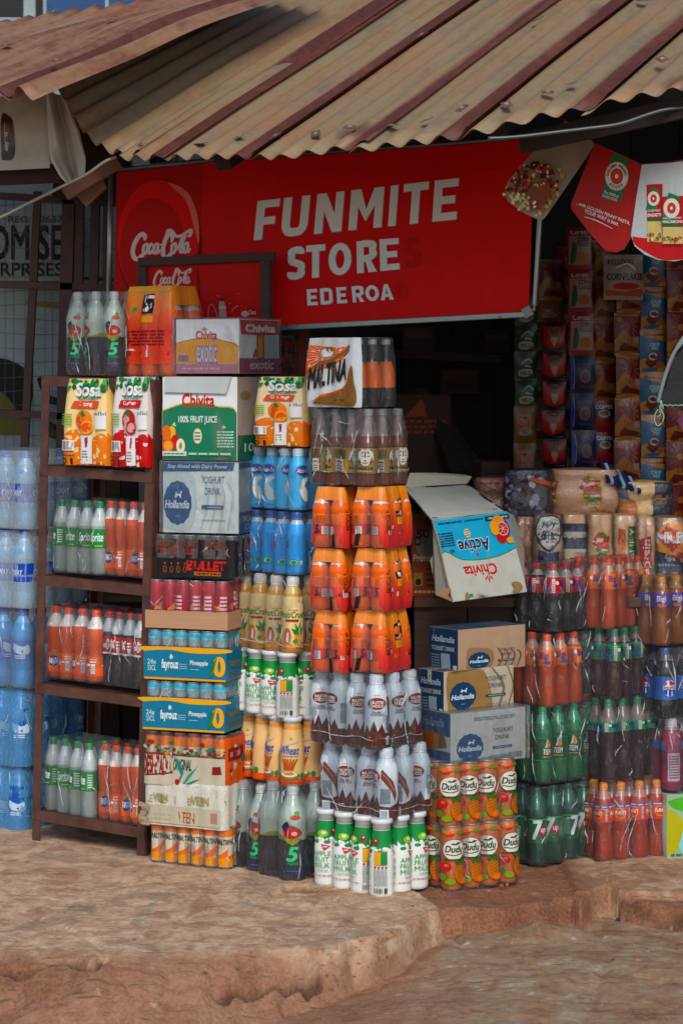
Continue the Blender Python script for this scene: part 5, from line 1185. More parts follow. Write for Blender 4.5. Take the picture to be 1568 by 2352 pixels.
m = MB(); m.tube([P(a, b_, Y) for a, b_, Y in ((1270,262,6.3),(1298,277,6.28),(1366,330,6.2),(1420,356,6.08),(1473,378,6.0),(1540,372,5.92),(1640,356,5.8))], .0022, ink('#7a3034', 'plastic')); m.build('bunting_string', label='thin red string holding the three paper flags', category='string')

# ================================================================== RACK
rk = thing('steel_rack', 'rusty brown angle iron rack holding soda bottles at the left', 'rack', P(75, 1935, 7.15), (0, R_(1.6), R_(-34)))
iron = ink('#553428', 'steel'); RWd, RDp, RH = .427, .27, 1.392
def post(x, y, sx_, sy_, z1):
    m = MB(); w_ = .029; m.box((min(x, x+sx_*w_), y-.0015, 0), (max(x, x+sx_*w_), y+.0025, z1), iron); m.box((x-.0015, min(y, y+sy_*w_), 0), (x+.0025, max(y, y+sy_*w_), z1), iron); m.build('post', rk)
post(0, 0, 1, 1, RH); post(RWd, 0, -1, 1, RH); post(0, RDp, 1, -1, RH); post(RWd, RDp, -1, -1, RH)
def zrack(py): return CAMZ+(HY-py)*7.15/FD
SHF = [zrack(q) for q in (862, 1067, 1319, 1567, 1858)]
for zs_ in SHF:
    m = MB(); h = .030; z0 = zs_-h - P(75, 1935, 7.15).z; z1 = z0+h
    for a, b_ in (((0, -.004), (RWd, 0)), ((0, RDp), (RWd, RDp+.004))): m.box((a[0], a[1], z0), (b_[0], b_[1], z1), iron)
    for x in (.003, RWd-.006): m.box((x, 0, z0), (x+.003, RDp, z1), iron)
    m.build('shelf_rail', rk)
    if zs_ != SHF[0]:
        m = MB(); n = 9
        for i in range(n): m.box((.004, (i+.12)*RDp/n, z1-.006), (RWd-.004, (i+.88)*RDp/n, z1-.002), ink('#4a2c22', 'steel'))
        m.build('shelf_slats', rk)
def yr(px): return 7.15 + (px-75)/(338-75)*(6.92-7.15) + .010
RG = 'soda packs on the shelves of the rusty rack'
bpack('soda_pack', 'clear lemon soda pack with green caps on the upper middle rack shelf', 'lemon_soda', 231, 1152, 1322, yr(231), 42, 4, 3, .056, group=RG, rots=[.42, -.2, -.27, -.3], seed=11)
bpack('soda_pack', 'pack of orange soda bottles beside the green-capped pack on the upper middle shelf', 'orange_soda', 334, 1155, 1328, yr(334), 40, 4, 3, .046, group=RG, rots=[-.25, -.1, .18, .42], seed=12)
bpack('soda_pack', 'orange soda pack on the rack shelf with the red-capped cola', 'orange_soda', 222, 1403, 1570, yr(222), 42, 4, 3, .060, group=RG, rots=[-.3, -.12, .4, .42], seed=13)
bpack('soda_pack', 'pack of dark cola bottles with red caps on the third shelf of the rack', 'cola', 326, 1412, 1583, yr(326), 42, 4, 3, .047, group=RG, rots=[-.28, -.1, .42, -.25], seed=14)
bpack('soda_pack', 'clear lemon soda pack with green caps on the bottom rack shelf', 'lemon_soda', 207, 1708, 1882, yr(207), 42, 4, 3, .054, group=RG, rots=[.40, -.24, .44, -.1], seed=15)
bpack('soda_pack', 'pack of orange soda bottles on the bottom shelf at the right of the rack', 'orange_soda', 319, 1720, 1896, yr(319), 40, 4, 3, .0455, group=RG, rots=[-.3, -.1, .17, .42], seed=16)
LEAF = ['#1f7a40', '#2f9350', '#155c30', '#49a35a']
def sosa(kind, txt, k0, k1, fruit):
    a = [r(0,0,1,1,k0), sp([(0,.34),(.3,.42),(.55,.30),(.8,.36),(1,.33),(1,0),(0,0)], k1, 4), r(-.0,.60,1,.62,k0)]
    a += [([(min(max(x,0),1), min(y,1)) for x, y in A[0]], A[1], A[2]) for A in fray(0,.88,1,1.0,40,LEAF,.02,.06,3,.8)]
    a += [([(x+.012, y-.008) for x, y in A[0]], A[1], '#1f6a50') for A in [t('Sosa', .28,.79,.88,.95,'#fff',.10,.05)]] + [t('Sosa', .28,.80,.88,.95,'#eef0ea',.05,.05), t('FRUIT DRINK', .34,.755,.78,.785,'#3c9a86',.04,.2), p([(.20,.66),(.26,.745),(.86,.745),(.80,.66)], fruit[0]), t(txt, .34,.675,.76,.735,'#f7efe6',.04)]
    a += [e(.50,.52,.19,.12,fruit[1]), e(.44,.50,.11,.085,fruit[2]), e(.58,.44,.14,.08,fruit[3]), e(.58,.44,.10,.055,fruit[2]), p([(.42,.60),(.50,.63),(.56,.57),(.48,.56)],'#2d7d3c')]
    a += [r(.78,.42,.98,.62,'#eceae6'), t('6x35cl', .76,.58,.98,.62,'#2c2c2c',.03), fl(.03,.46,.24,.60,5,'#7fae4c',5), r(.04,.17,.28,.29,'#eceae6'), bars(.05,.18,.27,.28), r(.46,.02,.70,.34,'#ece8e2'), fl(.49,.05,.67,.18,4,'#77706a',4), p([(.55,.32),(.62,.33),(.61,.22),(.56,.20)],'#c8323a'), e(.585,.27,.02,.025,'#2c4aa0'), fl(.02,.10,.30,.13,1,'#3a2a1a',7), ring(.10,.05,.04,.03,.014,'#2a2018',8,.8), p([(.22,.01),(.26,.01),(.27,.07),(.24,.09),(.21,.07)],'#2a2018')]
    return a
def filmpack(name, label, px, ytop, ybot, Y, psi, nx, ny, dx, arts, base_, neck=.50, shoulder=.56, near='R', group=None, cat='drinks pack', inner=None, mask=None, matf=None, seed=1, R=None, top=True, sag=.22, dy=None, wrinkle=.0016, lean=0, zt=1.0):
    R = R or dx*.5; H = (ybot-ytop)*Y/FD; ix = nx-1 if near == 'R' else 0
    root = thing(name, label, cat, rootat(px, ybot, Y, psi, (ix*dx, 0), R), (0, R_(lean), -R_(psi)), group)
    env = lambda z: 1.02 - .10*max(0, .08-z)/.08 if z < shoulder else 1.02 - (1.02-neck)*((z-shoulder)/(1-shoulder))**1.25
    sh = Shell(nx, ny, dx, R, env, H, sag, seed, wrinkle, dy)
    if inner:
        for j in range(ny):
            for i in range(nx):
                if j <= 1 or i == ix: add_bottle(root, inner, H*.985, R*.94, i*dx, j*(dy or dx), random.Random(seed+i*7+j).uniform(-3, 3), .001)
    mt = matf or (base_ if isinstance(base_, bpy.types.Material) else ink(base_, 'film'))
    sleeve(root, sh, arts, matf=mt, mask=mask, top=top, zt=zt)
    return root, sh, H, R
OR = ('#e2662a', '#ec8a24', '#e0661c', '#f3a33c'); CR = ('#c03038', '#a8222e', '#d9a8a0', '#b8343e')
side_s = lambda k: [sp([(0,.38),(.3,.30),(.6,.36),(1,.30),(1,0),(0,0)], k, 4), r(.3,.34,.62,.60,'#e4e2dc'), fl(.33,.36,.60,.58,6,'#8a857c',3)] + [([(min(max(x,0),1), min(y,1)) for x, y in A[0]], A[1], A[2]) for A in fray(0,.90,1,1.0,30,LEAF,.02,.05,8,.8)]
filmpack('juice_pack', 'orange juice six-pack in printed film standing on the top shelf of the rack', 243, 870, 1070, yr(243)-.05, 32, 3, 2, .057, {0: sosa(0, 'Orange', '#f2d9a4', '#ee8c22', OR), 1: side_s('#e98a2a')}, '#efc98a', seed=3, group='printed juice six-packs')
filmpack('juice_pack', 'cranberry juice six-pack in red and white film on the rack', 336, 866, 1074, yr(338)-.05, 30, 3, 2, .044, {0: sosa(0, 'Cranberry', '#e6dfd8', '#c5303c', CR), 1: side_s('#c5303c')}, '#e2d6d0', seed=4, group='printed juice six-packs')
# on top of the rack
bpack('drinks_pack', 'wrapped pack of dark grape drink bottles on top of the rack', 'black5', 263, 668, 862, yr(258)-.03, 33, 3, 2, .068, wrap='clear', rots=[-.26, -.1, .2], seed=21)
def five(k=1.0):
    return [t('RECYCLE ME', .05,.30,.13,.66,'#3a1a14',.03,0,90), p([(.40,.50),(.66,.54),(.66,.82),(.40,.76)],'#17151a'), t('5',.45,.56,.62,.76,'#efefee',.06,.2), t('Alive',.44,.53,.62,.58,'#d8d8d8',.03,.2), r(.42,.38,.66,.49,'#e5a42a'), t('Citrus',.45,.42,.63,.47,'#8a3a14',.02), p([(.22,.44),(.32,.48),(.28,.54)],'#2c8a44'), p([(.80,.60),(.88,.66),(.82,.69)],'#2c8a44'), p([(.84,.42),(.92,.48),(.86,.50)],'#2c8a44'), e(.24,.34,.04,.035,'#dcd6d2')]
OG = grad('orange_film', [(.0, '#c4242a'), (.28, '#d62f20'), (.48, '#e04c18'), (.68, '#ea6c14'), (1, '#e6861c')], 0, .155)
OG2 = grad('orange_film_tall', [(.0, '#d9541a'), (.22, '#d83416'), (.55, '#d02a14'), (.75, '#e25018'), (1, '#ec8a1c')], 0, .235)
a_ = [p([(.38,.68),(.62,.70),(.64,.92),(.40,.90)],'#17151a'), t('5',.43,.72,.60,.89,'#efefee',.06,.2), r(.40,.60,.64,.67,'#e5a42a'), p([(.20,.70),(.32,.74),(.26,.78)],'#3a9a44'), fl(.1,.34,.9,.52,5,'#7a1a14',3), fl(.08,.28,.3,.32,1,'#efd9d0',2), r(0,.94,1,1,'#e8b02c')]
b__ = [p([(.10,.30),(.45,.30),(.45,.52),(.10,.52)],'#17151a'), t('5',.15,.33,.36,.5,'#efefee',.06,.2), p([(.55,.30),(.8,.30),(.8,.52),(.55,.52)],'#17151a'), t('5',.58,.33,.76,.5,'#efefee',.06,.2)]
filmpack('juice_pack', 'tall orange juice pack in red and orange film topping the rack', 394, 655, 866, 6.90, 42, 3, 2, .076, {0: a_, 1: b__}, OG2, inner='orange5', seed=5, neck=.40, shoulder=.60, sag=.28, mask=lambda k, u, v: (wrapmat() if (k == 1 and .10 < u < .92 and .50 < v < .80) or v < .15 else OG2))

# water stacks at the far left
wy = [(1036,1216,'water','frost','topmost, clear with blue bands'),(1220,1398,'water','frost','second from the top'),(1400,1582,'bluewater','milky','middle one of five, pale blue'),(1585,1762,'deepwater','blue','deep blue, second from the ground'),(1765,1938,'deepwater','blue','deep blue, standing on the ground')]
for i, (ya, yb, k, wk, tx) in enumerate(wy):
    bpack('water_pack', 'water pack left of the rack, '+tx, k, 62-4*i, ya, yb, 7.30, 34, 4, 4, .078, wrap=wk, group='water packs stacked left of the rack', rots=[-.3, 0, .33, .1], seed=30+i, cat='water pack')
# ================================================================== COLUMN A: cartons and cans
YA = 6.86
def leafmark(cx, cy, k, c): return [p([(cx, cy), (cx-.012*k, cy+.05*k), (cx, cy+.10*k), (cx+.012*k, cy+.05*k)], c), p([(cx-.008*k, cy), (cx-.04*k, cy+.025*k), (cx-.055*k, cy+.065*k), (cx-.02*k, cy+.035*k)], c), p([(cx+.008*k, cy), (cx+.04*k, cy+.025*k), (cx+.055*k, cy+.065*k), (cx+.02*k, cy+.035*k)], c)]
exo = [sp([(0,.55),(.25,.62),(.5,.645),(.75,.60),(1,.50),(1,.0),(0,0)], '#e9ac34', 4), s([(0,.555),(.25,.625),(.5,.65),(.75,.605),(1,.505)], .012, '#8a6a2a', 4), r(0,0,1,.175,'#bb8a9c'), t('Chivita', .325,.635,.66,.78,'#c4353c',.05)] + leafmark(.46,.78,.9,'#c4353c') + [t('exotic', .33,.20,.66,.60,'#8f86a8',.10,.1), t('exotic', .335,.215,.655,.59,'#ded9e2',.02,.1), r(.04,.22,.21,.34,'#a596b4'), bars(.05,.23,.20,.33,'#6a5c80',10), e(.85,.38,.05,.09,'#efc66a'), fl(.1,.06,.7,.12,1,'#d8bcc6',3), fl(.84,.26,.94,.3,1,'#efc66a',2)]
exs = [r(0,0,1,.28,'#a34a66'), t('exotic', .25,.08,.85,.24,'#d9c9d2',.04,.1), p([(.04,.72),(.5,.70),(.98,.72),(.98,.99),(.02,.98)],'#c23c48'), t('Chivita', .15,.77,.88,.90,'#eef0f0',.10), r(.42,.28,.60,.70,'#8a5a2c'), r(.44,.30,.56,.69,'#dd9a2c'), r(.60,.28,.95,.70,'#b9c0c0'), p([(.30,.30),(.44,.30),(.44,.42),(.38,.46)],'#a9744a')]
carton('juice_carton', 'white, yellow and mauve fruit juice carton, topmost of the stack beside the rack', 549, 732, 858, 6.80, 26, x0=405, x2=640, c='#eff3f3', front=exo, side=exs, wrapk=('shrink_wrap',), seed=1)
fr100 = [sp([(0,.60),(.25,.68),(.5,.70),(.75,.655),(1,.58),(1,0),(0,0)], '#d9b23c', 4), sp([(0,.585),(.25,.665),(.5,.685),(.75,.64),(1,.565),(1,0),(0,0)], '#157a5a', 4), t('Chivita', .27,.645,.70,.795,'#c8323c',.05)] + leafmark(.445,.80,1.1,'#c8323c')
fr100 += [t('100% FRUIT JUICE', .22,.43,.74,.53,'#dfe8e2',.03), e(.48,.29,.06,.095,'#e0c255'), e(.48,.29,.054,.087,'#e4e6da'), fl(.44,.23,.52,.35,3,'#3a7a5e',2), fl(.74,.15,.96,.36,6,'#b9d2c6',3)] + leafmark(.83,.38,.5,'#dfe8e2')
fr100 += [e(.13,.33,.05,.08,'#e9bc3c'), e(.06,.32,.06,.10,'#e07a34'), e(.18,.22,.065,.085,'#c23a34'), e(.08,.17,.075,.075,'#e67a2a'), e(.08,.17,.055,.055,'#f0a860'), e(.25,.17,.06,.09,'#e9e4c8'), e(.25,.17,.02,.04,'#a08a5a'), p([(.13,.42),(.17,.46),(.19,.40)],'#bcd2b4'), r(.0,.05,.33,.105,'#d6d9d2'), fl(.02,.06,.31,.09,1,'#3a6a5a',2), fl(.36,.055,.95,.10,1,'#b9d2c6',4), r(0,0,1,.035,'#126b50')]
carton('juice_carton', 'white and green fruit juice carton with folded top flap beside the rack', 545, 866, 1058, 6.76, 18, x0=374, D=.26, c='#e6eae8', cside='#b9aea6', front=fr100, side=[r(0,.0,1,.30,'#126b50'), t('100%', .2,.10,.9,.20,'#c9d8cf',.03), e(.25,.78,.16,.05,'#a08468')], topc='#b8525a', flap=(.04, .93, .80, '#c3c8c6', .06), seed=2, bulge=.005)
def holl(navy='#26527e', cream=None, wave='#bccfd2'):
    a = [sp([(.0,.06),(.34,.04),(.44,.30),(.46,.55),(.40,.80),(.2,.88),(0,.84)], cream or '#c9d6d6', 5)]
    for k in range(4): a.append(s([(.52+.11*k, .84-.04*k), (.60+.11*k, .55), (.57+.11*k, .28), (.50+.12*k, .04)], [.012, .03, .03, .01], wave, 5))
    n = 14; a.append(p([((.20+(.185+.008*(i % 2))*math.cos(6.283*i/(2*n))), (.42+(.30+.018*(i % 2))*math.sin(6.283*i/(2*n)))) for i in range(2*n)], navy))
    a += [t('Hollandia', .035,.345,.355,.455,'#dde6ea',.04,.25), p([(.165,.50),(.18,.575),(.20,.545),(.235,.545),(.245,.59),(.265,.58),(.25,.55),(.25,.49),(.235,.49),(.23,.52),(.20,.52),(.185,.49)],'#dde6ea'), fl(.17,.22,.23,.25,1,'#8aa6c0',2)]
    a += [t('YOGHURT', .52,.70,.82,.80,'#34506e',.0), t('DRINK', .565,.54,.77,.64,'#34506e',.0), r(.52,.335,.81,.395,navy), fl(.56,.35,.78,.38,1,'#a9c0d2',3), t('a product of the family', .52,.155,.84,.20,'#4d6478',.0,.3)]
    return a
hy = holl(); hy += [p([(0,.86),(.93,.88),(.95,1),(0,1)],'#2a5580'), t('Stay Ahead with Dairy Power', .07,.895,.86,.965,'#cfdce6',.02,.1)]
carton('yoghurt_carton', 'pale yoghurt drink carton under the white and green juice carton', 548, 1062, 1226, 6.76, 18, x0=375, D=.24, c='#dfe6e2', cside='#aeb7b6', front=hy, side=[r(0,0,1,.30,'#24486e'), t('YOGHURT', .1,.16,.9,.24,'#b9cad8'), t('DRINK', .2,.05,.8,.13,'#b9cad8'), p([(0,.9),(.6,.93),(.3,1),(0,1)],'#2a5580')], topc='#9aa3a4', wrapk=('shrink_wrap',), seed=3, bulge=.007)
art_bul = lambda: [r(-.5,.05,.5,.9,'#1b191a')] + [t('BULLET', u-.13,.55,u+.13,.75,'#8e3a30',.05) for u in (-.3, .2)] + [fl(-.4,.3,.4,.4,1,'#7a6a5c',3)]
_, sh, H, R = canpack('cans_pack', 'black wrapped pack of energy drink cans with red lettering', 'bullet', '#1d1b1c', art_bul, 532, 1232, 1331, 6.74, 20, 6, 4, .042, seed=5, tiers=1, wrap='dusty')
blf = [r(0,0,1,.46,'#1d1a1b'), t('BULLET', .42,.20,.90,.40,'#d2323a',.08), r(.50,.07,.84,.16,'#b86a2a'), fl(.51,.08,.83,.15,1,'#3a2214',3)] + [A for i in range(4) for A in (ring(.13+.085*i,.20,.02,.07,.02,'#8a5a34',10,2), e(.13+.085*i,.34,.012,.03,'#a0522a'))] + [t('BULLET', .04+.32*i,.74,.24+.32*i,.86,'#7e4038',.06) for i in range(3)]
m_ = MB(); lay(m_, blf, lambda u, v, d: sh.pt(0, u, v*H, .0045+d), sh.us(0), [.12, .22, .32, .42, .52, .62, .72, .82, .9], 'film', 0, True, clip=(0, 0, 1, 1)); m_.build('printed_film', _)
def tray_of(c, h, art=None, art1=None, kind='board', ht=None):
    def f(root, sh, H, nx, ny, dx, R):
        m = MB(); q = R+.003; x1, y1 = (nx-1)*dx+q, (ny-1)*dx+q; hh = h*H; th = .0025; mt = ink(c, kind)
        m.box((-q, -q-th, .001), (x1, -q, hh), mt); m.box((-q, y1, .001), (x1, y1+th, hh), mt); m.box((x1, -q-th, .001), (x1+th, y1+th, hh), mt); m.box((-q-th, -q-th, .001), (-q, y1+th, hh), mt)
        if art: lay(m, art, lambda u, v, d: (-q+(x1+q)*u, -q-th-.0002-d, v*hh), kind='print' if kind != 'film' else 'film')
        if art1: lay(m, art1, lambda u, v, d: (x1+th+.0002+d, -q+(y1+q)*u, v*hh), kind='print')
        m.build('tray', root)
    return f
art_schw = lambda: [p([(u-.13,.16),(u+.15,.40),(u+.15,.55),(u-.13,.32)],'#e08a2e') for u in (-.35, .1)] + [t('Schweppes', u-.1,.27,u+.12,.42,'#4a2a1c',.03,.2) for u in (-.35, .1)] + [fl(.24,.15,.4,.7,7,'#e3c9cc',2), e(-.13,.30,.04,.05,'#e8ece8'), e(-.13,.30,.02,.05,'#2f8a4c'), fl(-.17,.45,-.08,.8,3,'#e9cdd0',3), r(.30,.08,.46,.12,'#e3c9cc')]
canpack('cans_pack', 'pack of red soda cans in a plain brown cardboard tray, below the black cans', 'redcan', '#bf3547', art_schw, 512, 1336, 1448, 6.73, 20, 6, 4, .0405, rots=[-.33, .12, .42, .30, .33, .30], tray=tray_of('#b98c66', .37), seed=6)
art_fay = lambda: [r(-.5,.86,.5,.95,'#2fb2c8'), r(-.5,.82,.5,.86,'#8fb9c0')] + [A for u in (-.35, .02, .35) for A in (t('fayrouz', u-.13,.52,u+.13,.74,'#3c6470',.03,.1), p([(u+.02,.76),(u+.05,.82),(u+.0,.80)],'#2fb2c8'), fl(u-.1,.4,u+.1,.48,1,'#6f8a90',3))]
fay = [r(0,0,1,.06,'#e8aa2e'), sp([(0,.86),(.3,.92),(.6,.84),(1,.88),(1,1),(0,1)],'#e9b030',4), t('24x', .04,.46,.145,.62,'#bcd6dc',.03), t('33CL', .04,.27,.145,.43,'#bcd6dc',.03), t('fayrouz', .215,.28,.42,.62,'#dfe9ea',.05,.05), p([(.33,.62),(.36,.72),(.33,.80),(.31,.70)],'#c4d9dc'), p([(.345,.64),(.39,.72),(.36,.66)],'#c4d9dc'), fl(.435,.33,.53,.52,3,'#8fb9c2',2), t('Pineapple', .57,.44,.785,.62,'#dfe9ea',.04), fl(.57,.32,.68,.37,1,'#9dc0c8',2), ring(.925,.46,.047,.26,.105,'#f0b22c',24,1.9), p([(.80,.10),(.84,.16),(.885,.72),(.86,.60),(.855,.78),(.83,.55)],'#1f7a5c'), p([(.82,.14),(.86,.30),(.91,.84),(.88,.70)],'#4a8f4a')]
fay1 = [t('fayrouz', .1,.40,.95,.66,'#8a7a5c',.05), fl(.1,.1,.9,.3,3,'#6a6a5c',2)]
for i, (px, ya, yb, x0, tx) in enumerate(((527,1452,1566,345,'upper'),(524,1570,1683,342,'lower'))):
    canpack('cans_pack', '%s of the two turquoise trays of pineapple soda cans' % tx, 'faycan', '#a9b3b4', art_fay, px-18, ya, yb, 6.72, 20, 6, 4, .0405, rots=[-.35, -.3, .0, .05, .4, .35], tray=tray_of('#157a94', .66, fay, fay1, 'film'), seed=7+i, group='turquoise trays of pineapple soda cans')
art_desp = lambda: [r(-.5,.74,.5,.92,'#e0813a'), r(-.5,.60,.5,.74,'#c9b9a4')] + fray(-.5,.5,.5,.8,14,['#2f8a5c','#8a3a30'],.02,.06,4,.5)
_, sh, H, R = canpack('cans_pack', 'crumpled pack of red and orange cans below the turquoise trays', 'despcan', '#a5503c', art_desp, 510, 1690, 1812, 6.72, 24, 6, 4, .0435, seed=9, wrap='clear')
dsp = [r(0,0,1,.56,'#c9bda8'), t('DESPERADOS', .0,.20,.36,.54,'#8a2c34',.08,.1), s([(.02,.17),(.2,.20),(.35,.24)],.03,'#4a2a24',4), t('ORIGINAL', .37,.30,.60,.50,'#2a4a44',.06,.3), p([(.40,.02),(.46,.2),(.38,.56),(.43,.5),(.50,.26),(.44,.02)],'#2f8a7c'), p([(.48,.04),(.56,.22),(.68,.40),(.60,.2),(.5,.02)],'#3a9a86'), p([(.52,.04),(.62,.12),(.72,.16),(.60,.05)],'#2f8a7c'), e(.42,.07,.03,.06,'#a8343a'), p([(.85,.25),(.97,.27),(.96,.42),(.86,.40)],'#8a3034')] + fray(0,.6,1,.72,16,['#3a9a6c','#d88a4a','#8a3a34','#c9bda8'],.015,.05,6,1.6)
def overfilm(root, sh, H, art, d=.0045, k=0, clipv=1, name='printed_film'):
    m = MB(); lay(m, art, lambda u, v, dd: sh.pt(k, u, v*H, d+dd), sh.us(k), [.12, .22, .32, .42, .52, .62, .72, .82, .9], 'film', 0, True, clip=(0, 0, 1, clipv)); return m.build(name, root)
overfilm(_, sh, H, dsp); overfilm(_, sh, H, [r(0,.05,.9,.95,'#d8682e'), r(.05,.5,.6,.75,'#8a2c34'), fl(.1,.54,.55,.72,1,'#d9b8a0',2)]+fray(0,.1,.9,.9,14,['#2f7a5c','#8a3034','#c9bda8'],.03,.08,3), k=1)
cream = lambda: [t('VEEN', -.2,.5,.2,.66,'#a09a6a',.05)]
_, sh, H, R = canpack('cans_pack', 'dusty cream shrink-wrapped pack with faint lettering, second from the bottom beside the rack', 'creamcan', '#c9c08e', cream, 510, 1806, 1908, 6.71, 26, 6, 4, .0445, seed=10, wrap='cream')
overfilm(_, sh, H, [r(0,.06,.96,.46,'#c6bca6'), t('VEEN', .44,.10,.64,.34,'#a8593c',.04), r(.84,.14,.93,.38,'#b98a80'), t('VEEN', .12,.56,.30,.72,'#a39c72',.04), t('VEEN', .60,.54,.82,.72,'#a39c72',.04), fl(.04,.1,.34,.3,2,'#b3a494',2)])
art_malt = lambda: [r(-.5,.05,.5,.95,'#cfc3b0'), r(-.5,.76,.5,.95,'#e2803a')] + [A for u in (-.32, .1, .42) for A in (sp([(u-.2,.30),(u-.05,.36),(u+.15,.54),(u+.2,.50),(u+.05,.28),(u-.1,.2)],'#e07c34',4), t('MALTINA', u-.17,.58,u+.17,.70,'#3f342c',.05,.1), e(u,.16,.17,.10,'#e09a3a'))]
canpack('cans_pack', 'pack of white and orange malt cans on the ground beside the rack', 'maltcan', '#cf9a5c', art_malt, 518, 1900, 1998, 6.72, 27, 6, 3, .0435, rots=[-.32, .1, .42, -.3, .12, .44], seed=12)

# ================================================================== COLUMN B
YB_ = 6.66
filmpack('juice_pack', 'orange juice six-pack in printed film, topmost of the column right of the cartons', 690, 866, 1026, 6.72, 32, 3, 2, .058, {0: sosa(0, 'Orange', '#ecdcb8', '#ea8a26', OR), 1: side_s('#dd7a2a')}, '#e9cf9c', seed=6, group='printed juice six-packs')
bpack('drinks_pack', 'light blue yoghurt bottles with white caps under the orange juice six-pack', 'aktiv', 684, 1031, 1173, 6.70, 50, 4, 3, .0575, rots=[.20, -.22, -.34, .10], seed=41, group='blue yoghurt drink packs')
bpack('drinks_pack', 'pack of deeper blue yoghurt bottles with blue caps, second blue layer', 'blueyog', 682, 1177, 1322, 6.69, 50, 4, 3, .059, rots=[-.2, .3, .25, -.2], seed=42, group='blue yoghurt drink packs')
bpack('drinks_pack', 'pack of tall yellow fruit drink bottles with pineapple pictures, below the blue packs', 'crush', 671, 1326, 1502, 6.67, 46, 4, 3, .0665, rots=[-.2, .28, -.3, .22], edge=.12, seed=43)
bpack('drinks_pack', 'white and green apple milk bottles stacked below the yellow fruit drinks', 'apple_milk', 660, 1502, 1652, 6.66, 48, 4, 3, .067, rots=[.20, .12, .12, .345], seed=44, wrap=None, group='apple milk packs')
bpack('drinks_pack', 'pack of cream and orange wheat drink bottles with blue lettering', 'wheat', 670, 1650, 1810, 6.65, 54, 4, 3, .069, rots=[-.24, .42, .36, .20], seed=45, wrap=None)
bpack('drinks_pack', 'left one of two wrapped dark grape drink packs on the ground', 'black5', 598, 1806, 2016, 6.70, 48, 2, 2, .078, wrap='clear', rots=[-.10, -.22], seed=46, group='grape drink packs on the ground')
bpack('drinks_pack', 'right one of two wrapped dark grape drink packs on the ground', 'black5', 672, 1808, 2032, 6.57, 48, 2, 3, .083, wrap='clear', rots=[.0, .20], seed=47, group='grape drink packs on the ground')

# ================================================================== COLUMN C, nearest corner
YC = 6.42
mal = [r(0,0,1,1,'#d2d8d8'), sp([(0,.40),(.0,.86),(.30,.88),(.62,.86),(.86,.88),(.74,.72),(.45,.62),(.18,.56),(.06,.46)],'#dd6a30',5)]
mal += [s([(.42,.76), (.42+.40*math.cos(R_(a)), .76+.24*math.sin(R_(a)))], [.002, .008], '#efc29a', 1) for a in range(10, 350, 12)] + [e(.42,.78,.12,.055,'#d8dcd8')]
mal += [sp([(.06,.50),(.25,.64),(.5,.70),(.72,.80),(.84,.90),(.80,.78),(.62,.68),(.40,.60),(.2,.55),(.06,.40)],'#7d5c34',5), s([(.03,.40),(.2,.54),(.45,.60),(.66,.68),(.80,.80)], [.01,.035,.04,.04,.01], '#e06a2c', 5)]
mal += [s([(.46,.78),(.47,.87)],.008,'#6a5a34',1)] + [p([(.47+dx, .79+.02*k),(.47+dx*3.2, .82+.02*k),(.47+dx*1.2,.835+.02*k)],'#6a5a34') for k in range(3) for dx in (-.02, .02)]
mal += [([(x+.008, y-.006) for x, y in A[0]], A[1], '#b99a6a') for A in [tq('MALTINA', (.10,.25),(.80,.40),(.13,.54),'#fff',.07)]] + [tq('MALTINA', (.10,.26),(.80,.41),(.13,.55),'#14121a',.06)]
mal += [sp([(.16,.05),(.35,.17),(.6,.22),(.80,.34),(.92,.60),(.95,.40),(.96,.04),(.6,.03)],'#7d5c34',5), s([(.14,.07),(.35,.16),(.6,.215),(.78,.30),(.93,.58)], [.01,.03,.035,.03,.008], '#e06a2c', 5), ring(.745,.22,.055,.055,.012,'#c8642c',16), t('CALCIUM', .70,.20,.79,.235,'#c8642c',.03), fl(.6,.08,.78,.13,1,'#4a3420',2)]
Wm = ink('#cfd6d6', 'film')
filmpack('drinks_pack', 'malt drink pack in white and orange film, topmost of the front column', 822, 775, 936, 6.47, 45, 4, 3, .0535, {0: mal}, Wm, neck=.66, shoulder=.56, sag=.26, inner='maltbottle', seed=8, mask=lambda k, u, v: (wrapmat() if (k in (1, 2) and not (k == 1 and u < .10)) or (k == 0 and v > .86) else Wm))
bpack('drinks_pack', 'wrapped pack of amber bottles with gold lion labels in the front column', 'predator', 844, 940, 1116, 6.45, 44, 4, 3, .058, rots=[.12, .0, .22, .30], seed=52, wrap='milky2' if False else 'clear')
WR = wrapmat()
def fmask(k, u, v): return WR if (k in (0, 2) and .14 < u < .86 and .05 < v < .80) else (WR if k == 0 and v <= .05 else OG)
og = 'film packs of orange juice in the tall front column'
for i, (xl, xr, ya, yb, tx) in enumerate(((785,868,1120,1260,'top'),(780,868,1262,1405,'middle'),(784,866,1405,1548,'bottom'))):
    for px, dY, q, wx in ((xl-3, .065, 'left', 0), (xr+6, 0, 'right', 1)):
        rt, sh, H, R = filmpack('juice_pack', '%s pack of the %s orange juice layer in the front column' % (q, tx), px, ya, yb, 6.43+dY, 30, 2, 3, .0575, {1: five(), 3: five()}, OG, neck=.44, shoulder=.44, inner='orange5', seed=60+i*2+wx, mask=fmask, group=og, sag=.24)
        m_ = MB(); xx = .62 if q == 'left' else .22; rr_ = random.Random(i*2+wx); a0 = xx+rr_.uniform(-.05, .05)
        lay(m_, [p([(a0,.02),(a0+.13,.0),(a0+.10,.24),(a0+.02,.25)] if q == 'left' else [(a0-.05,.02),(a0+.08,.04),(a0+.15,.24),(a0+.03,.23)], '#1b191c')], lambda u, v, d: sh.pt(0, u, v*H, .004+d), [], [], 'film'); m_.build('tape_tab', rt)
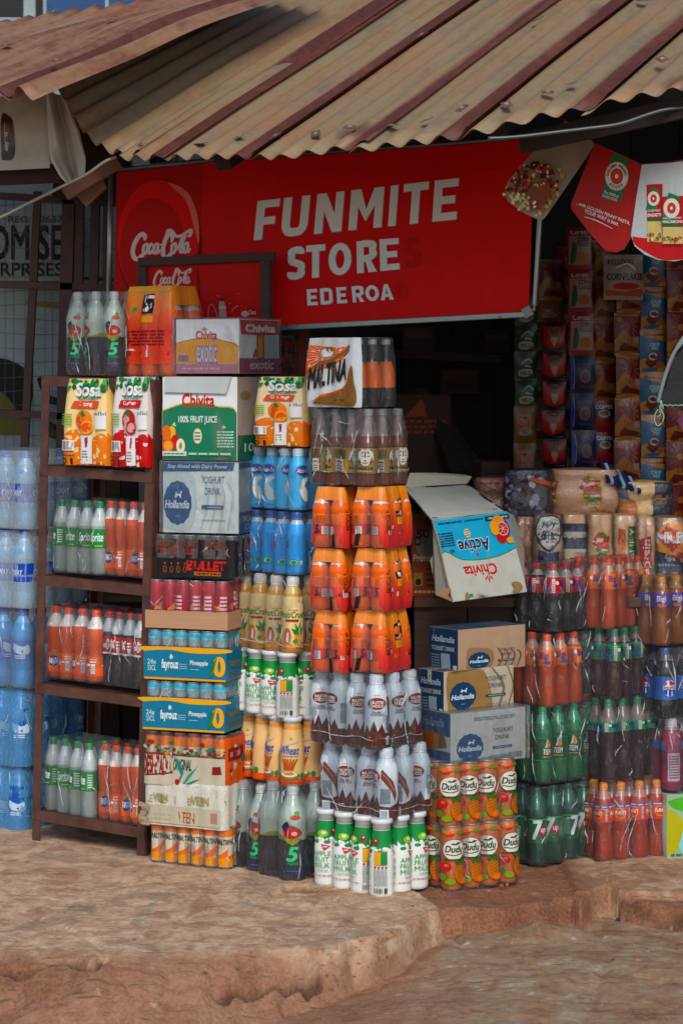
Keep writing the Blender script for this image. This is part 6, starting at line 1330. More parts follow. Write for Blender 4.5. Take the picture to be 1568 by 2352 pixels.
bpack('drinks_pack', 'upper pack of white chocolate milk bottles, below the orange film packs', 'nutri', 863, 1552, 1726, 6.42, 44, 4, 3, .0665, rots=[.14, -.11, .08, .12], seed=71, edge=.16, group='chocolate milk packs')
bpack('drinks_pack', 'lower pack of white chocolate milk bottles, standing on the apple milk', 'nutri', 886, 1722, 1892, 6.41, 43, 4, 3, .0665, rots=[.36, .20, .14, .34], seed=72, edge=.17, group='chocolate milk packs')
bpack('drinks_pack', 'white and green apple milk bottles standing on the ground at the front', 'apple_milk', 876, 1884, 2064, 6.38, 44, 4, 3, .0685, rots=[.15, .15, .24, .345], seed=73, wrap=None, group='apple milk packs')

# ================================================================== COLUMN D: yoghurt cartons and fruit drink cans
def art_dudu():
    a = []
    for u in (-.28, .22):
        a += fray(u-.2,.82,u+.2,.92,7,['#c2452c','#5c8a44','#d9702a'],.02,.05,5,.5)
        a += [e(u,.64,.155,.165,'#2f4a2c',28), e(u,.64,.148,.157,'#ded8cc',28), t('Dudu',u-.12,.60,u+.12,.70,'#2c4a2a',.05,.25), s([(u-.03,.735),(u+.02,.72),(u+.07,.755)],.02,'#2c4a2a',4,.4), s([(u-.11,.575),(u,.555),(u+.12,.585)],.014,'#2c4a2a',4,.4), r(u-.14,.475,u+.14,.50,'#3a4a2c')]
        a += [e(u-.12,.38,.085,.065,'#bd3a26'), e(u-.10,.40,.03,.02,'#e0806a'), e(u-.16,.22,.06,.055,'#6f8a34'), e(u-.05,.15,.07,.05,'#7f9a3a'), sp([(u+.0,.30),(u+.06,.42),(u+.14,.40),(u+.16,.24),(u+.10,.12),(u+.03,.16)],'#bd742a'), p([(u+.04,.40),(u+.0,.50),(u+.07,.45),(u+.10,.52),(u+.12,.44),(u+.18,.48),(u+.14,.40)],'#3c6a34')]
        a += [s([(u+.03,.20+.05*k),(u+.15,.26+.05*k)],.006,'#8a4a1c',1,.4) for k in range(4)] + [e(u+.14,.16,.08,.06,'#d96a24'), e(u+.14,.16,.055,.04,'#e68a3c')]
    return a
for i, (px, ya, yb, Y, tx) in enumerate(((1031,1755,1903,6.49,'upper pack of orange fruit drink cans, under the wrapped yoghurt carton'),(1036,1898,2048,6.47,'lower pack of orange fruit drink cans, standing on the ground'))):
    canpack('cans_pack', tx, 'dudu', '#dd8038', art_dudu, px, ya, yb, Y, -32, 4, 3, .0610, near='L', rots=[.20, .22, .24, .15] if not i else [.19, .22, .25, .14], seed=80+i, group='packs of orange fruit drink cans', cat='cans pack')
def scal(a, x0, y0, x1, y1): return place2(a, x0, y0, x1, y1)
navy = '#1d3450'
hl = [r(0,0,1,1,navy), t('Hollandia', .12,.68,.88,.82,'#a9b6c0',.03,.2), t('YOGHURT DRINK', .10,.48,.90,.58,'#a9b0a8',.03), r(.45,.05,.75,.42,'#8a98a4'), fl(.1,.08,.4,.4,5,'#7a8894',2), r(.84,.03,.97,.16,'#c9c2b4')]
D1 = scal(holl('#1d3f5e', '#9a7a5a', '#7d5c40'), .12, -.02, .98, .62)
D1 = [A for A in D1]
carton('yoghurt_carton', 'open-topped brown carton of yoghurt drink with navy end, topmost of the three', 1052, 1447, 1546, 6.62, -38, x0=986, x2=1205, near='L', c='#b59a82', left=hl, front=D1, topc='#3a4f60', seed=11, bulge=.006, kind='print', group='yoghurt drink cartons beside the chocolate milk')
D2 = [sp([(0,.0),(0,1),(.45,1),(.58,.6),(.62,.2),(.58,0)], '#9c7c54', 5), s([(.62,1.0),(.78,.6),(.76,.3),(.70,0)], [.02,.035,.035,.02], '#8a6c4c', 5), s([(.85,1.0),(.93,.6),(.90,.3),(.84,0)], [.015,.02,.02,.015], '#8a6c4c', 5)] + holl('#1d3f5e', '#9c7c54', '#b3a48c')[5:]
D2 = [([(x*1.0+.06, y) for x, y in A[0]], A[1], A[2]) for A in D2]
carton('yoghurt_carton', 'brown and cream yoghurt drink carton, middle of the three', 1019, 1543, 1646, 6.58, -38, x0=961, x2=1178, near='L', c='#bfb6a2', left=hl, front=D2, topc='#55606a', seed=12, group='yoghurt drink cartons beside the chocolate milk', tape=True)
D3 = [([(.06+x*.93, y*.86-.04) for x, y in A[0]], A[1], A[2]) for A in holl('#234c7a', '#c3c3b8', '#b9bdb6')[5:]] + [r(.50,.06,.97,.14,'#b0b4b4'), bars(.76,.05,.95,.15,'#4a5060',12), fl(.5,.06,.74,.13,2,'#5a6472',2), fl(.3,.82,.85,.90,2,'#8a949c',4)]
hl3 = [p([(0,.62),(1,.55),(1,1),(0,1)],'#2f5680'), t('Hollandia', .1,.72,.8,.88,'#8fa8c0',.03,.2), r(.12,.28,.5,.62,'#8a4a26'), p([(.5,.28),(.9,.34),(.8,.6),(.5,.6)],'#7c5c48'), r(0,0,1,.26,'#34547a')]
carton('yoghurt_carton', 'white wrapped yoghurt drink carton on top of the fruit drink cans', 1034, 1640, 1760, 6.54, -34, x0=966, x2=1205, near='L', c='#c4c6c0', left=hl3, front=D3, topc='#b9beba', seed=13, bulge=.007, group='yoghurt drink cartons beside the chocolate milk', wrapk=('shrink_wrap',))

# opened carton draped over the counter
oc = thing('opened_carton', 'torn open white and light blue fruit juice carton lying upside down beside the bread', 'carton')
q00, q10, q11, q01 = P(1040, 1383, 6.66), P(1209, 1360, 6.84), P(1164, 1175, 6.86), P(993, 1196, 6.68)
def bil(u, v): return q00.lerp(q10, u).lerp(q01.lerp(q11, u), v)
nf = (q10-q00).cross(q01-q00).normalized(); nf = nf if nf.y < 0 else -nf
fq = lambda u, v, d=0.0: bil(u, v)+nf*(d+.004*noise.noise(Vector((u*2, v*2, 2))))
act = [r(0,0,1,.70,'#27a9cc'), sp([(0,.60),(.3,.67),(.6,.70),(1,.66),(1,1),(0,1)],'#3d8f4a',4), sp([(0,.615),(.3,.685),(.6,.715),(1,.675),(1,1),(0,1)],'#c4c2b8',4), t('Chivita', .34,.78,.76,.92,'#c3202e',.05)]
act = [r(0,0,1,.56,'#27a9cc'), sp([(0,.44),(.25,.51),(.5,.53),(.75,.50),(1,.40),(1,1),(0,1)],'#3d8f4a',4), sp([(0,.455),(.25,.525),(.5,.545),(.75,.515),(1,.415),(1,1),(0,1)],'#c4c2b8',4), t('Chivita', .34,.60,.76,.73,'#c3202e',.05)] + [([(x, y) for x, y in A[0]], A[1], A[2]) for A in leafmark(.47,.735,1.0,'#c3202e')]
act += [t('Active', .34,.28,.76,.44,'#dfe6e6',.08), t('Active', .345,.285,.755,.435,'#1e2c48',.045), p([(.52,.45),(.545,.45),(.555,.49),(.53,.50)],'#c3202e'), e(.60,.20,.045,.055,'#e0b23c'), e(.60,.20,.038,.047,'#e2e0c8'), fl(.57,.16,.63,.24,3,'#4a4a3a',2), fl(.80,.16,.99,.34,6,'#1f3a5c',3)] + leafmark(.86,.37,.7,'#1e2c48')
act += [p([(.0,.03),(.33,.03),(.33,.085),(0,.085)],'#16283c'), fl(.03,.04,.30,.075,1,'#b9c6cc',2), fl(.36,.035,.60,.065,1,'#1f3a5c',3), fl(.64,.035,.97,.065,1,'#1f3a5c',4)]
act += [e(.10,.20,.07,.12,'#b32430'), e(.17,.11,.085,.08,'#e09a2c'), e(.17,.28,.07,.10,'#b8202e'), e(.13,.20,.075,.085,'#d8d0c8'), e(.13,.20,.066,.075,'#b8202e')] + [s([(.13,.20),(.13+.06*math.cos(k*.9),.20+.07*math.sin(k*.9))],.005,'#e6cfc8',1) for k in range(7)] + [e(.24,.18,.06,.09,'#e8a83a'), e(.07,.35,.05,.04,'#e2a42c')]
m = MB(); gb = [i/10 for i in range(11)]; m.grid(fq, gb, gb, ink('#c1bfb4', 'print')); lay(m, flip(act), lambda u, v, d: fq(u, v, d), gb[1:-1], gb[1:-1], 'print', .0016, True, clip=(.004, .004, .996, .996))
bk = MB(); lay(m, [sp([(.78,.03),(.86,.02),(.93,.06),(.9,.13),(.80,.14),(.82,.08)],'#9c7a58',4), sp([(.14,.0),(.2,.01),(.2,.08),(.17,.09)],'#9c7a58',3)], lambda u, v, d: fq(u, v, .008+d), kind='print')
m.grid(lambda u, v: fq(u, v, -.005), gb, gb, ink('#9c7a58', 'board')); m.build('front_panel', oc)
a0, a1, a2, a3 = q01, q11, P(1071, 1113, 7.22), P(928, 1120, 7.05)
m = MB(); tpf = lambda u, v, d=0.0: a0.lerp(a1, u).lerp(a3.lerp(a2, u), v)+Vector((0, 0, d+.004*noise.noise(Vector((u*3, v*3, 9)))))
m.grid(tpf, gb, gb, ink('#c8cac2', 'print')); m.grid(lambda u, v: tpf(u, v, -.005), gb, gb, ink('#9c7a58', 'board')); lay(m, [r(.0,.0,.985,.012,'#27a9cc'), fl(.02,.05,.10,.09,1,'#6a6a60',2), fl(.86,.10,.93,.13,1,'#6a6a60',2), s([(.0,.99),(.5,.985),(1,.99)],.02,'#1c2c3c',1), s([(.985,0),(.985,.5),(.985,1)],.03,'#1c2c3c',1)], tpf, kind='print', d0=.001); m.build('top_panel', oc)
m = MB(); fpt = [P(930, 1119, 7.05), P(1072, 1111, 7.22), P(1083, 1095, 7.24), P(1068, 1090, 7.25), P(1000, 1086, 7.16), P(941, 1086, 7.08)]
m.slab(fpt, Vector((0, -1, 0)), .004, ink('#c2beae', 'print'), ink('#8a6a4a', 'board')); m.build('flap', oc)
m = MB(); m.slab([P(993, 1198, 6.69), P(1041, 1382, 6.67), P(1000, 1366, 6.72), P(994, 1322, 6.74), P(987, 1287, 6.74), P(1003, 1254, 6.72), P(996, 1225, 6.72)], Vector((-.2, -.97, 0)), .003, ink('#b5b4a8', 'print'), ink('#8a6a4a', 'board')); m.build('side_flap', oc)
m = MB(); m.slab([P(1001, 1367, 6.66), P(1041, 1383, 6.655), P(1028, 1368, 6.655), P(1036, 1352, 6.655), P(1016, 1350, 6.66)], Vector((0, -1, 0)), .003, ink('#95704e', 'board')); m.build('torn_edge', oc)
m = MB(); m.slab([P(1165, 1176, 6.87), P(1181, 1184, 6.95), P(1203, 1262, 6.95), P(1203, 1290, 6.93), P(1206, 1356, 6.9), P(1208, 1360, 6.85)], Vector((.5, -.8, 0)), .003, ink('#aba99d', 'print'), ink('#8a6a4a', 'board')); m.build('side_flap', oc)
m = MB(); m.slab([P(1072, 1112, 7.22), P(1165, 1176, 6.87), P(1168, 1186, 6.89), P(1085, 1128, 7.24)], Vector((.6, -.6, .4)).normalized(), .003, ink('#1b2a3a', 'print')); m.build('edge_strip', oc)
# ================================================================== COUNTER AND BREAD
ct = thing('counter', 'dark brown plank counter behind the stacked packs', 'counter', P(950, 1372, 7.0))
m = MB(); zc = CAMZ+(HY-1372)*7.0/FD; z0 = P(950, 1372, 7.0).z
cw = ['#4a2c20', '#3c241b', '#52301f', '#2f1d17']
m.box((0, 0, -.03), (1.1, 1.2, 0), ink('#5a3a28', 'wood'), .002); m.build('counter_top', ct)
rr = random.Random(3)
for i in range(7):
    m = MB(); w_ = .157; m.box((i*w_+.002, .02+rr.uniform(0, .004), -z0+.30 if False else -.22), ((i+1)*w_-.002, .04, -.031), ink(cw[i % 4], 'wood'), .001); m.build('front_board', ct)
m = MB(); m.box((0, .05, -z0), (1.1, .07, -.2205), ink('#1a1311', 'wood')); m.build('lower_panel', ct)
bx = thing('biscuit_carton', 'dim orange biscuit carton with number 50 behind the torn carton', 'carton', P(944, 1370, 7.03))
m = MB(); wb, hb = .085, .245; m.box((0, 0, .001), (wb, .12, hb), ink('#7d3a1e', 'print'), .002)
lay(m, [r(.03,.0,.97,.35,'#8a4420'), r(.50,.84,.95,.97,'#241a18'), e(.55,.62,.40,.17,'#77716c'), ring(.22,.66,.10,.045,.03,'#1c1a1a',14), t('50', .18,.70,.62,.80,'#1d1b1b',.04), t('Premium', .08,.42,.92,.50,'#c9a88a',.05), r(.08,.12,.40,.28,'#a87a2c'), e(.24,.17,.10,.04,'#1c1a18'), fl(.5,.1,.95,.36,4,'#4a2014',3), fl(.1,.03,.9,.08,1,'#c9a88a',2)], lambda u, v, d: (u*wb, -d-.0008, .001+v*(hb-.001)), kind='print'); m.build('box', bx)

def loaf(name, label, px0, px1, ya, yb, Y, art, c='#b98a62', dep=.11, psi=-6, knot=None, seed=1, flatb=.10, tilt=0, film='bread', group=None, puff=.16):
    """bagged loaf: soft block with rounded top, filmed in clear print"""
    W = (px1-px0)*Y/FD*1.02; H = (yb-ya)*Y/FD; mt = ink(c, film)
    root = thing(name, label, 'bread loaf', P((px0+px1)/2, yb, Y), (0, R_(tilt), -R_(psi)), group)
    m = MB(); us = [i/40 for i in range(41)]; vs = [i/16 for i in range(17)]
    def S(u, v, d=0.0):
        a = 2*math.pi*(u-.25); z = v*H; e1 = 4.8; c_, s_ = math.cos(a), math.sin(a)
        k = (abs(c_)**e1+abs(s_)**e1)**(-1/e1); sh = 1-(abs(2*v-1)**8)*puff*.7 - .04*math.sin(v*9+seed)
        w_ = 1+.03*noise.noise(Vector((c_*2+seed, s_*2, v*5)))*2
        q = Vector((W/2*k*c_*sh*w_, dep/2+dep/2*k*s_*sh*w_, z))
        q += Vector((c_, s_, 0))*(.0045*noise.noise(Vector((a*5, v*14, seed)))+d)
        return q
    m.grid(S, us, vs, mt); o = len(us)
    m.add([S(u, 1) for u in us[:-1]]+[(0, dep/2, H+.006)], [(i, (i+1) % (o-1), o-1) for i in range(o-1)], mt, True)
    if art: lay(m, art, lambda u, v, d: S((u-.5)*.27, v, d), [.5+(i/40)/.27 for i in range(-7, 8)], vs, 'film', .0022, True)
    m2 = MB(); g_art = art
    ob = m.build('loaf', root)
    w_ = MB(); w_.grid(lambda u, v: S(u, v, .0055+.003*noise.noise(Vector((u*30, v*9, seed)))), us, vs, wrapmat()); w_.build('bag', root)
    if knot:
        kx, ky, kc = knot; k = MB(); base_ = Vector((W*kx, -.004, H*ky)); rr = random.Random(seed)
        for j in range(9):
            an = j*.7; tip = base_+Vector((math.cos(an)*.035, -.02-.01*(j % 3), math.sin(an)*.024)); nx_ = base_+Vector((math.cos(an+.5)*.03, -.012, math.sin(an+.5)*.02))
            k.add([base_, tip, nx_], [(0, 1, 2), (2, 1, 0)], ink(kc, 'film'), True)
        k.tube([base_+Vector((0, .01, 0)), base_+Vector((0, -.02, 0))], [.007, .012], ink(kc, 'film')); k.build('bag_knot', root)
    return root, S, W, H
def dl(art):  # densify: thin strokes stay on the curved bag
    return art
Ye = 7.22
BG = 'bagged loaves on the counter'
capt = [sp([(.15,.85),(.5,.97),(.9,.8),(.98,.5),(.9,.12),(.6,.02),(.3,.2),(.12,.5)],'#d9a42c'), sp([(.20,.82),(.5,.92),(.85,.76),(.92,.5),(.84,.17),(.6,.08),(.36,.24),(.18,.5)],'#2f7a3a'), sp([(.05,.70),(.3,.86),(.6,.78),(.92,.80),(.86,.56),(.9,.36),(.55,.40),(.30,.52),(.08,.58)],'#bd2632'), t('Captain',.06,.60,.66,.78,'#ead9c8',.06,.3), t('BREAD',.42,.12,.84,.24,'#e6d0b0',.04), fl(.5,.36,.86,.46,1,'#e6d0b0',2)]
loaf('bread_loaf', 'wide pale loaf with orange knot lying on the upright loaves', 1261, 1419, 1080, 1186, Ye, place2(capt, .40, .10, .80, .96)+place2(capt, -.06, .2, .12, .9), '#b98c66', .14, 4, (.28, -.0, '#d9742c'), 1, group=BG)
loaf('bread_loaf', 'dark loaf in a crumpled silver-blue bag left of the wide pale loaf', 1160, 1262, 1080, 1192, Ye-.04, fray(.0,.05,.9,.95,60,['#8f8fa6','#6d6d88','#b4b2c2','#3a3442','#4a3038'],.03,.10,7,.9)+[p([(.55,.80),(1,.66),(1,.76),(.6,.86)],'#c8642a'), t('Amazing',.1,.88,.9,.98,'#5a6a86',.04)], '#3a2226', .13, 8, None, 2, group=BG, film='film')
loaf('bread_loaf', 'brown loaf in clear film behind the right edge of the torn carton', 1088, 1162, 1098, 1190, Ye+.05, fray(.1,.1,.9,.9,26,['#8a5a40','#a87452','#6a3c2c','#c9b4a4'],.04,.09,9)+[fl(.1,.84,.8,.92,1,'#a83a3c',2)], '#7c4c38', .12, 10, None, 3, group=BG)
rt, S, W, H = loaf('bread_loaf', 'loaf with dark blue ends lying at the upper right of the bread pile', 1424, 1548, 1108, 1188, Ye, [p([(.60,.0),(1.05,.0),(1.05,1),(.66,1)],'#141b30'), p([(.58,.34),(.98,.38),(.98,.62),(.60,.64)],'#a9825a'), sp([(-.05,.4),(.2,.5),(.3,.15),(.1,.02),(-.05,.1)],'#c9782c'), p([(-.06,.55),(.16,.5),(.10,.9),(-.06,.95)],'#6f7c92')], '#c9a063', .12, -8, None, 4, group=BG)
m = MB(); 
for j in range(9):
    a = P(1380+j*9, 1062+j*5, 7.28-.01*(j % 2)); b_ = P(1396+j*9, 1106+j*3, 7.2); m.beam(a, b_, .010, .012, ink(['#1d2c52', '#aab6c6', '#24365e'][j % 3], 'film'))
m.build('bag_twist', label='blue and white striped twisted bag end behind the wide pale loaf', category='bag end')
ivory = [sp([(.12,1.0),(-.02,.75),(.08,.48),(.5,.28),(.92,.48),(1.02,.75),(.88,1.0)],'#1b1c44'), sp([(.16,.98),(.04,.75),(.13,.52),(.5,.34),(.87,.52),(.96,.75),(.84,.98)],'#c4c2ba'), t('Ivory',.22,.74,.80,.90,'#1d1f3a',.06,.4), t('Bites',.20,.54,.82,.72,'#1d1f3a',.06,.4), t('BREAD',.38,.47,.64,.51,'#1d1f3a',.03), p([(.08,.0),(.92,.0),(.92,.30),(.5,.26),(.08,.34)],'#1b1c4a'), t('Sliced',.3,.08,.75,.18,'#8a8ab4',.03,.2), p([(.7,.72),(.95,.78),(.92,.70)],'#a8844a')]
bot = 1345
loaf('bread_loaf', 'brown sliced loaf partly hidden by the torn carton, leftmost of the upright loaves', 1180, 1232, 1188, bot, Ye-.06, fray(.1,.1,.9,.9,16,['#5c3a2a','#a07252','#b4604a'],.05,.1,11), '#8a5a3e', .13, 0, None, 5, group=BG)
loaf('bread_loaf', 'upright loaf with round white and navy label', 1226, 1292, 1186, bot, Ye-.1, place2(ivory, .06, .28, .94, 1.0), '#a57c5c', .13, 0, None, 6, group=BG)
stripe = [r(-.06,.76,1.06,.88,'#141b34'), r(-.06,.71,1.06,.76,'#b9b8b0'), r(-.06,.52,1.06,.68,'#141b34'), r(-.06,.47,1.06,.52,'#b9b8b0'), p([(.3,.40),(.6,.38),(.95,.18),(1.0,.05),(.4,.05),(.3,.2)],'#1a2138'), p([(.45,.42),(.7,.36),(.98,.22),(.9,.20),(.6,.3)],'#b9b8b0')]
loaf('bread_loaf', 'upright loaf with broad navy and white stripes', 1291, 1349, 1183, bot, Ye-.08, stripe, '#b48a5f', .13, 0, None, 7, group=BG)
loaf('bread_loaf', 'upright loaf with red and green emblem right of the striped loaf', 1350, 1409, 1183, bot, Ye-.1, place2(capt, .1, .3, .9, .80), '#b98e66', .13, 0, None, 8, group=BG)
fam = [p([(.15,.28),(.5,.3),(.5,.8),(.2,.82)],'#c25a34'), e(.35,.55,.16,.2,'#d98a5a'), r(.62,.25,.95,.85,'#1f6a34'), t('FAMILY',.68,.30,.90,.82,'#d9c9a8',.05,0,90)]
loaf('bread_loaf', 'upright loaf with green vertical strip lettered in capitals', 1408, 1463, 1185, bot, Ye-.09, fam, '#bb9470', .13, 0, None, 9, group=BG)
loaf('bread_loaf', 'narrow upright loaf with slanting red and white lettering', 1462, 1506, 1190, bot+10, Ye-.12, [p([(.2,.0),(.9,.05),(.7,.75),(.1,.7)],'#a8303a'), t('Captain',.3,.08,.75,.7,'#e0cfc0',.06,0,90), e(.85,.3,.1,.06,'#2f7a3a')], '#b08868', .12, 0, None, 10, group=BG)
mrb = [p([(.1,.55),(.9,.50),(.95,.85),(.6,.98),(.15,.80)],'#d8962a'), p([(.1,.30),(.95,.2),(.95,.5),(.1,.56)],'#d8962a'), p([(.05,.62),(.35,.86),(.8,.78),(1.0,.62),(.6,.38)],'#b3222c'), t('MR.B',.06,.56,.94,.74,'#d9dde2',.08), p([(0,.0),(1,.0),(1,.30),(.4,.36),(0,.42)],'#141d38'), e(.85,.33,.12,.06,'#b3222c'), fl(.1,.12,.8,.2,1,'#8a94ac',3), e(.48,.26,.09,.05,'#8a94ac')]
loaf('bread_loaf', 'upright loaf with yellow, red and navy print at the right end of the counter', 1502, 1572, 1190, bot+5, Ye-.1, place2(mrb, .02, .20, .98, 1.0), '#8a6444', .13, 0, None, 11, group=BG)

# ================================================================== HANGING SACHET STRIPS
def sachet_mesh(key, w_, h, c, art, bulge=.010):
    m = MB(); us = [i/8 for i in range(9)]; vs = [i/8 for i in range(9)]
    def S(u, v, d=0.0):
        b_ = (max(0, math.sin(math.pi*u))**.7)*(max(0, math.sin(math.pi*min(max((v-.06)/.88, 0), 1)))**.7)
        return ((u-.5)*w_, -bulge*b_-d-.0006-.0015*noise.noise(Vector((u*5, v*5, len(key))))*b_, -h*(1-v))
    m.grid(S, us, vs, ink(c, 'film')); m.grid(lambda u, v: (lambda q: (q[0], -q[1]*.8, q[2]))(S(u, v)), us, vs, ink(c, 'film'))
    lay(m, art, S, us[1:-1], vs[1:-1], 'film', .0004, True, clip=(.01, .01, .99, .99)); return m.mesh(key)
K_ = {}
K_['green'] = ('#123f2c', [r(0,.96,1,1,'#8e2430'), r(0,0,1,.03,'#8e2430'), sp([(.2,.12),(.5,.08),(.8,.2),(.75,.36),(.4,.38),(.2,.3)],'#b9b49c'), t('MILO',.28,.16,.74,.30,'#1c2a24',.04), s([(.3,.55),(.6,.75),(.8,.6)],.06,'#8a9a86',4), e(.2,.75,.09,.06,'#a3303a'), s([(.45,.5),(.75,.45)],.04,'#c9c7b4',1)])
K_['tan'] = ('#7c5420', [r(.1,.2,.9,.8,'#8a6a48'), t('STK',.2,.45,.85,.72,'#a3262c',.06), sp([(.2,.25),(.5,.2),(.8,.3),(.6,.45),(.3,.4)],'#a8a29a'), e(.5,.35,.22,.1,'#8d8478')])
K_['redblk'] = ('#12131a', [p([(.02,.25),(.02,.96),(.98,.96),(.98,.32),(.6,.14),(.4,.12)],'#a62d22'), sp([(.25,.82),(.5,.9),(.75,.82),(.7,.6),(.5,.5),(.3,.6)],'#8a6a5a'), fl(.3,.6,.7,.85,4,'#2a2228',2), sp([(.35,.5),(.5,.55),(.65,.48),(.5,.2)],'#b39a86'), fl(.5,.03,.95,.10,1,'#7a7a80',2)])
K_['corn'] = ('#8c1d2c', [t('Cereal',.15,.83,.85,.95,'#c9b4b4',.05,.2), r(.08,.12,.95,.80,'#a58a80'), t('CORN',.45,.66,.88,.77,'#24304c',.05), t('FLAKES',.42,.54,.90,.64,'#24304c',.05), sp([(.12,.15),(.2,.5),(.35,.62),(.42,.4),(.3,.15)],'#2c5a38'), e(.66,.30,.25,.12,'#b0663c'), e(.28,.6,.08,.05,'#a8323c')])
K_['oreo'] = ('#0d1030', [s([(.10,.02),(.08,.4),(.14,.98)],[.03,.10,.03],'#3a3f9e',4), s([(.16,.1),(.2,.5),(.16,.9)],.03,'#8e94cc',4), e(.62,.44,.22,.19,'#6b5560'), e(.62,.44,.15,.13,'#544450'), t('OREO',.35,.74,.9,.88,'#4c5680',.04), fl(.4,.12,.9,.2,1,'#3c4674',2), s([(.92,.3),(.95,.6),(.9,.9)],.03,'#3a3f9e',4)])  # violet strokes along the edges paint the sheen of the film
K_['nes'] = ('#7c1420', [r(.08,.45,.92,.9,'#1a1614'), t('COFFEE',.14,.74,.86,.86,'#c9c2bc',.04), e(.5,.58,.26,.13,'#b39a8e'), e(.5,.6,.19,.08,'#6a4a3c'), r(.15,.1,.8,.35,'#8e2430')])
burst = lambda cx, cy, R1, c, n=14: [s([(cx+R1*.35*math.cos(k*6.283/n), cy+R1*.35*math.sin(k*6.283/n)), (cx+R1*math.cos(k*6.283/n), cy+R1*math.sin(k*6.283/n))], [.02, .05], c, 1) for k in range(n)]
K_['yel'] = ('#a06c14', [r(0,.0,1,.05,'#c08a20'), r(0,.05,1,.09,'#4a2010'), p([(.0,.36),(.0,.95),(1,.95),(1,.28),(.62,.46),(.3,.60)],'#6e1616')] + burst(.55,.68,.34,'#9a4a1c') + [p([(.18,.10),(.92,.10),(.9,.18),(.5,.24),(.35,.30),(.2,.2)],'#5c1416'), r(.70,.28,.92,.44,'#a08a80'), e(.2,.85,.12,.06,'#9a5a2c')])
K_['blue'] = ('#165a80', [p([(0,.0),(1,.0),(1,.12),(.6,.2),(.2,.32),(0,.26)],'#b07c1c'), p([(0,1),(0,.86),(.7,.74),(1,.70),(1,1)],'#b07c1c'), r(.15,.84,.9,.93,'#7a1e1c'), t('CRISP',.35,.60,.72,.68,'#b9c2c4',.04), t('MIX',.42,.52,.66,.59,'#b9c2c4',.04), sp([(.18,.22),(.42,.46),(.56,.36),(.6,.2),(.4,.1)],'#5c1e1e'), ring(.46,.36,.14,.07,.04,'#c9c0b4',12), s([(.5,.3),(.9,.5)],.04,'#8a2424',1), s([(.55,.25),(.98,.4)],.04,'#8a2424',1), e(.75,.16,.17,.07,'#a8542c')])
K_['mar'] = ('#5e1420', [p([(0,.0),(1,.0),(1,.22),(.5,.42),(.0,.30)],'#a06c14'), r(0,.0,1,.05,'#c08a20'), r(0,.05,1,.09,'#4a2010')] + burst(.5,.66,.38,'#8a3a2c') + [p([(.15,.10),(.9,.10),(.7,.22),(.3,.26)],'#5c1416'), e(.5,.66,.12,.08,'#a8642c')])
_sm = {}
def dim(h, k=.80):  # darkens the sachet inks to stand in for shade inside the shop
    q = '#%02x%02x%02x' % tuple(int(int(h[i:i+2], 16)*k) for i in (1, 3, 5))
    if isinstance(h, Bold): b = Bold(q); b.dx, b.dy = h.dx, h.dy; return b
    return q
def strip(label, seq, px, y0, Y=7.62, wpx=44, name='sachet_strip', pxb=None):
    root = thing(name, label, 'sachet strip', P(px, y0, Y), (0, 0, R_(random.uniform(-10, 10))), 'sachet strips hanging in the shop')
    y = y0; z0 = P(px, y0, Y).z
    for j, (k, n, hp) in enumerate(seq):
        for i in range(n):
            w_, h = wpx*1.1*Y/FD, hp*Y/FD; key = (k, round(w_, 3), round(h, 3))
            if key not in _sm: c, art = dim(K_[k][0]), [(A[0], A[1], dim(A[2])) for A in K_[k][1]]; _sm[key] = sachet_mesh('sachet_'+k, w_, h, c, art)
            o = obj('sachet', _sm[key], root, (random.uniform(-.003, .003)+((pxb or px)-px)*Y/FD*(y-y0)/400, 0, -(y-y0)*Y/FD), (R_(random.uniform(-4, 4)), 0, R_(random.uniform(-7, 7)))); y += hp
    return root
random.seed(5)
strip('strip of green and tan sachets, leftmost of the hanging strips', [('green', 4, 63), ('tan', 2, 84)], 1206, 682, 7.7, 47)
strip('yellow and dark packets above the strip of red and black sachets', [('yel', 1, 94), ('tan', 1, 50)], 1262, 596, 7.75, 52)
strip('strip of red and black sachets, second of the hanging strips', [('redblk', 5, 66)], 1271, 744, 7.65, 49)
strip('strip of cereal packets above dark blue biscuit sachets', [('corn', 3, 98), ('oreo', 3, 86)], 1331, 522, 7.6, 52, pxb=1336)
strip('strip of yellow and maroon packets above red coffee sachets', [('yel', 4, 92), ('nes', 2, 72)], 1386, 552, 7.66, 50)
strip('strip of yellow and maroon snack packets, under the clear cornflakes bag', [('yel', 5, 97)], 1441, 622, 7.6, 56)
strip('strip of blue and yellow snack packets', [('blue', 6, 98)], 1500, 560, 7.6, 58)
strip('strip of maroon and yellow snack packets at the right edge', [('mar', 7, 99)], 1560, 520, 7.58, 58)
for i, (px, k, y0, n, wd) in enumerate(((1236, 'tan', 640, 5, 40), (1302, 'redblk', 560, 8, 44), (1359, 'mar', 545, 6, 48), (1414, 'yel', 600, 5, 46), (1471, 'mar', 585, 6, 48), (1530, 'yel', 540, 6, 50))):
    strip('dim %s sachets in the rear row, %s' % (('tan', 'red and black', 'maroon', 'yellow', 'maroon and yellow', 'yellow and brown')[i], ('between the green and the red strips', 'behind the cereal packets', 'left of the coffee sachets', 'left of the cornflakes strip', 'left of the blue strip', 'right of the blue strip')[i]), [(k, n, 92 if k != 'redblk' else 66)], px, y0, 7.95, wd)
cf = thing('cereal_bag', 'clear bag of cornflakes with dark capitals hanging below the red flag', 'bag', P(1430, 585, 7.5))
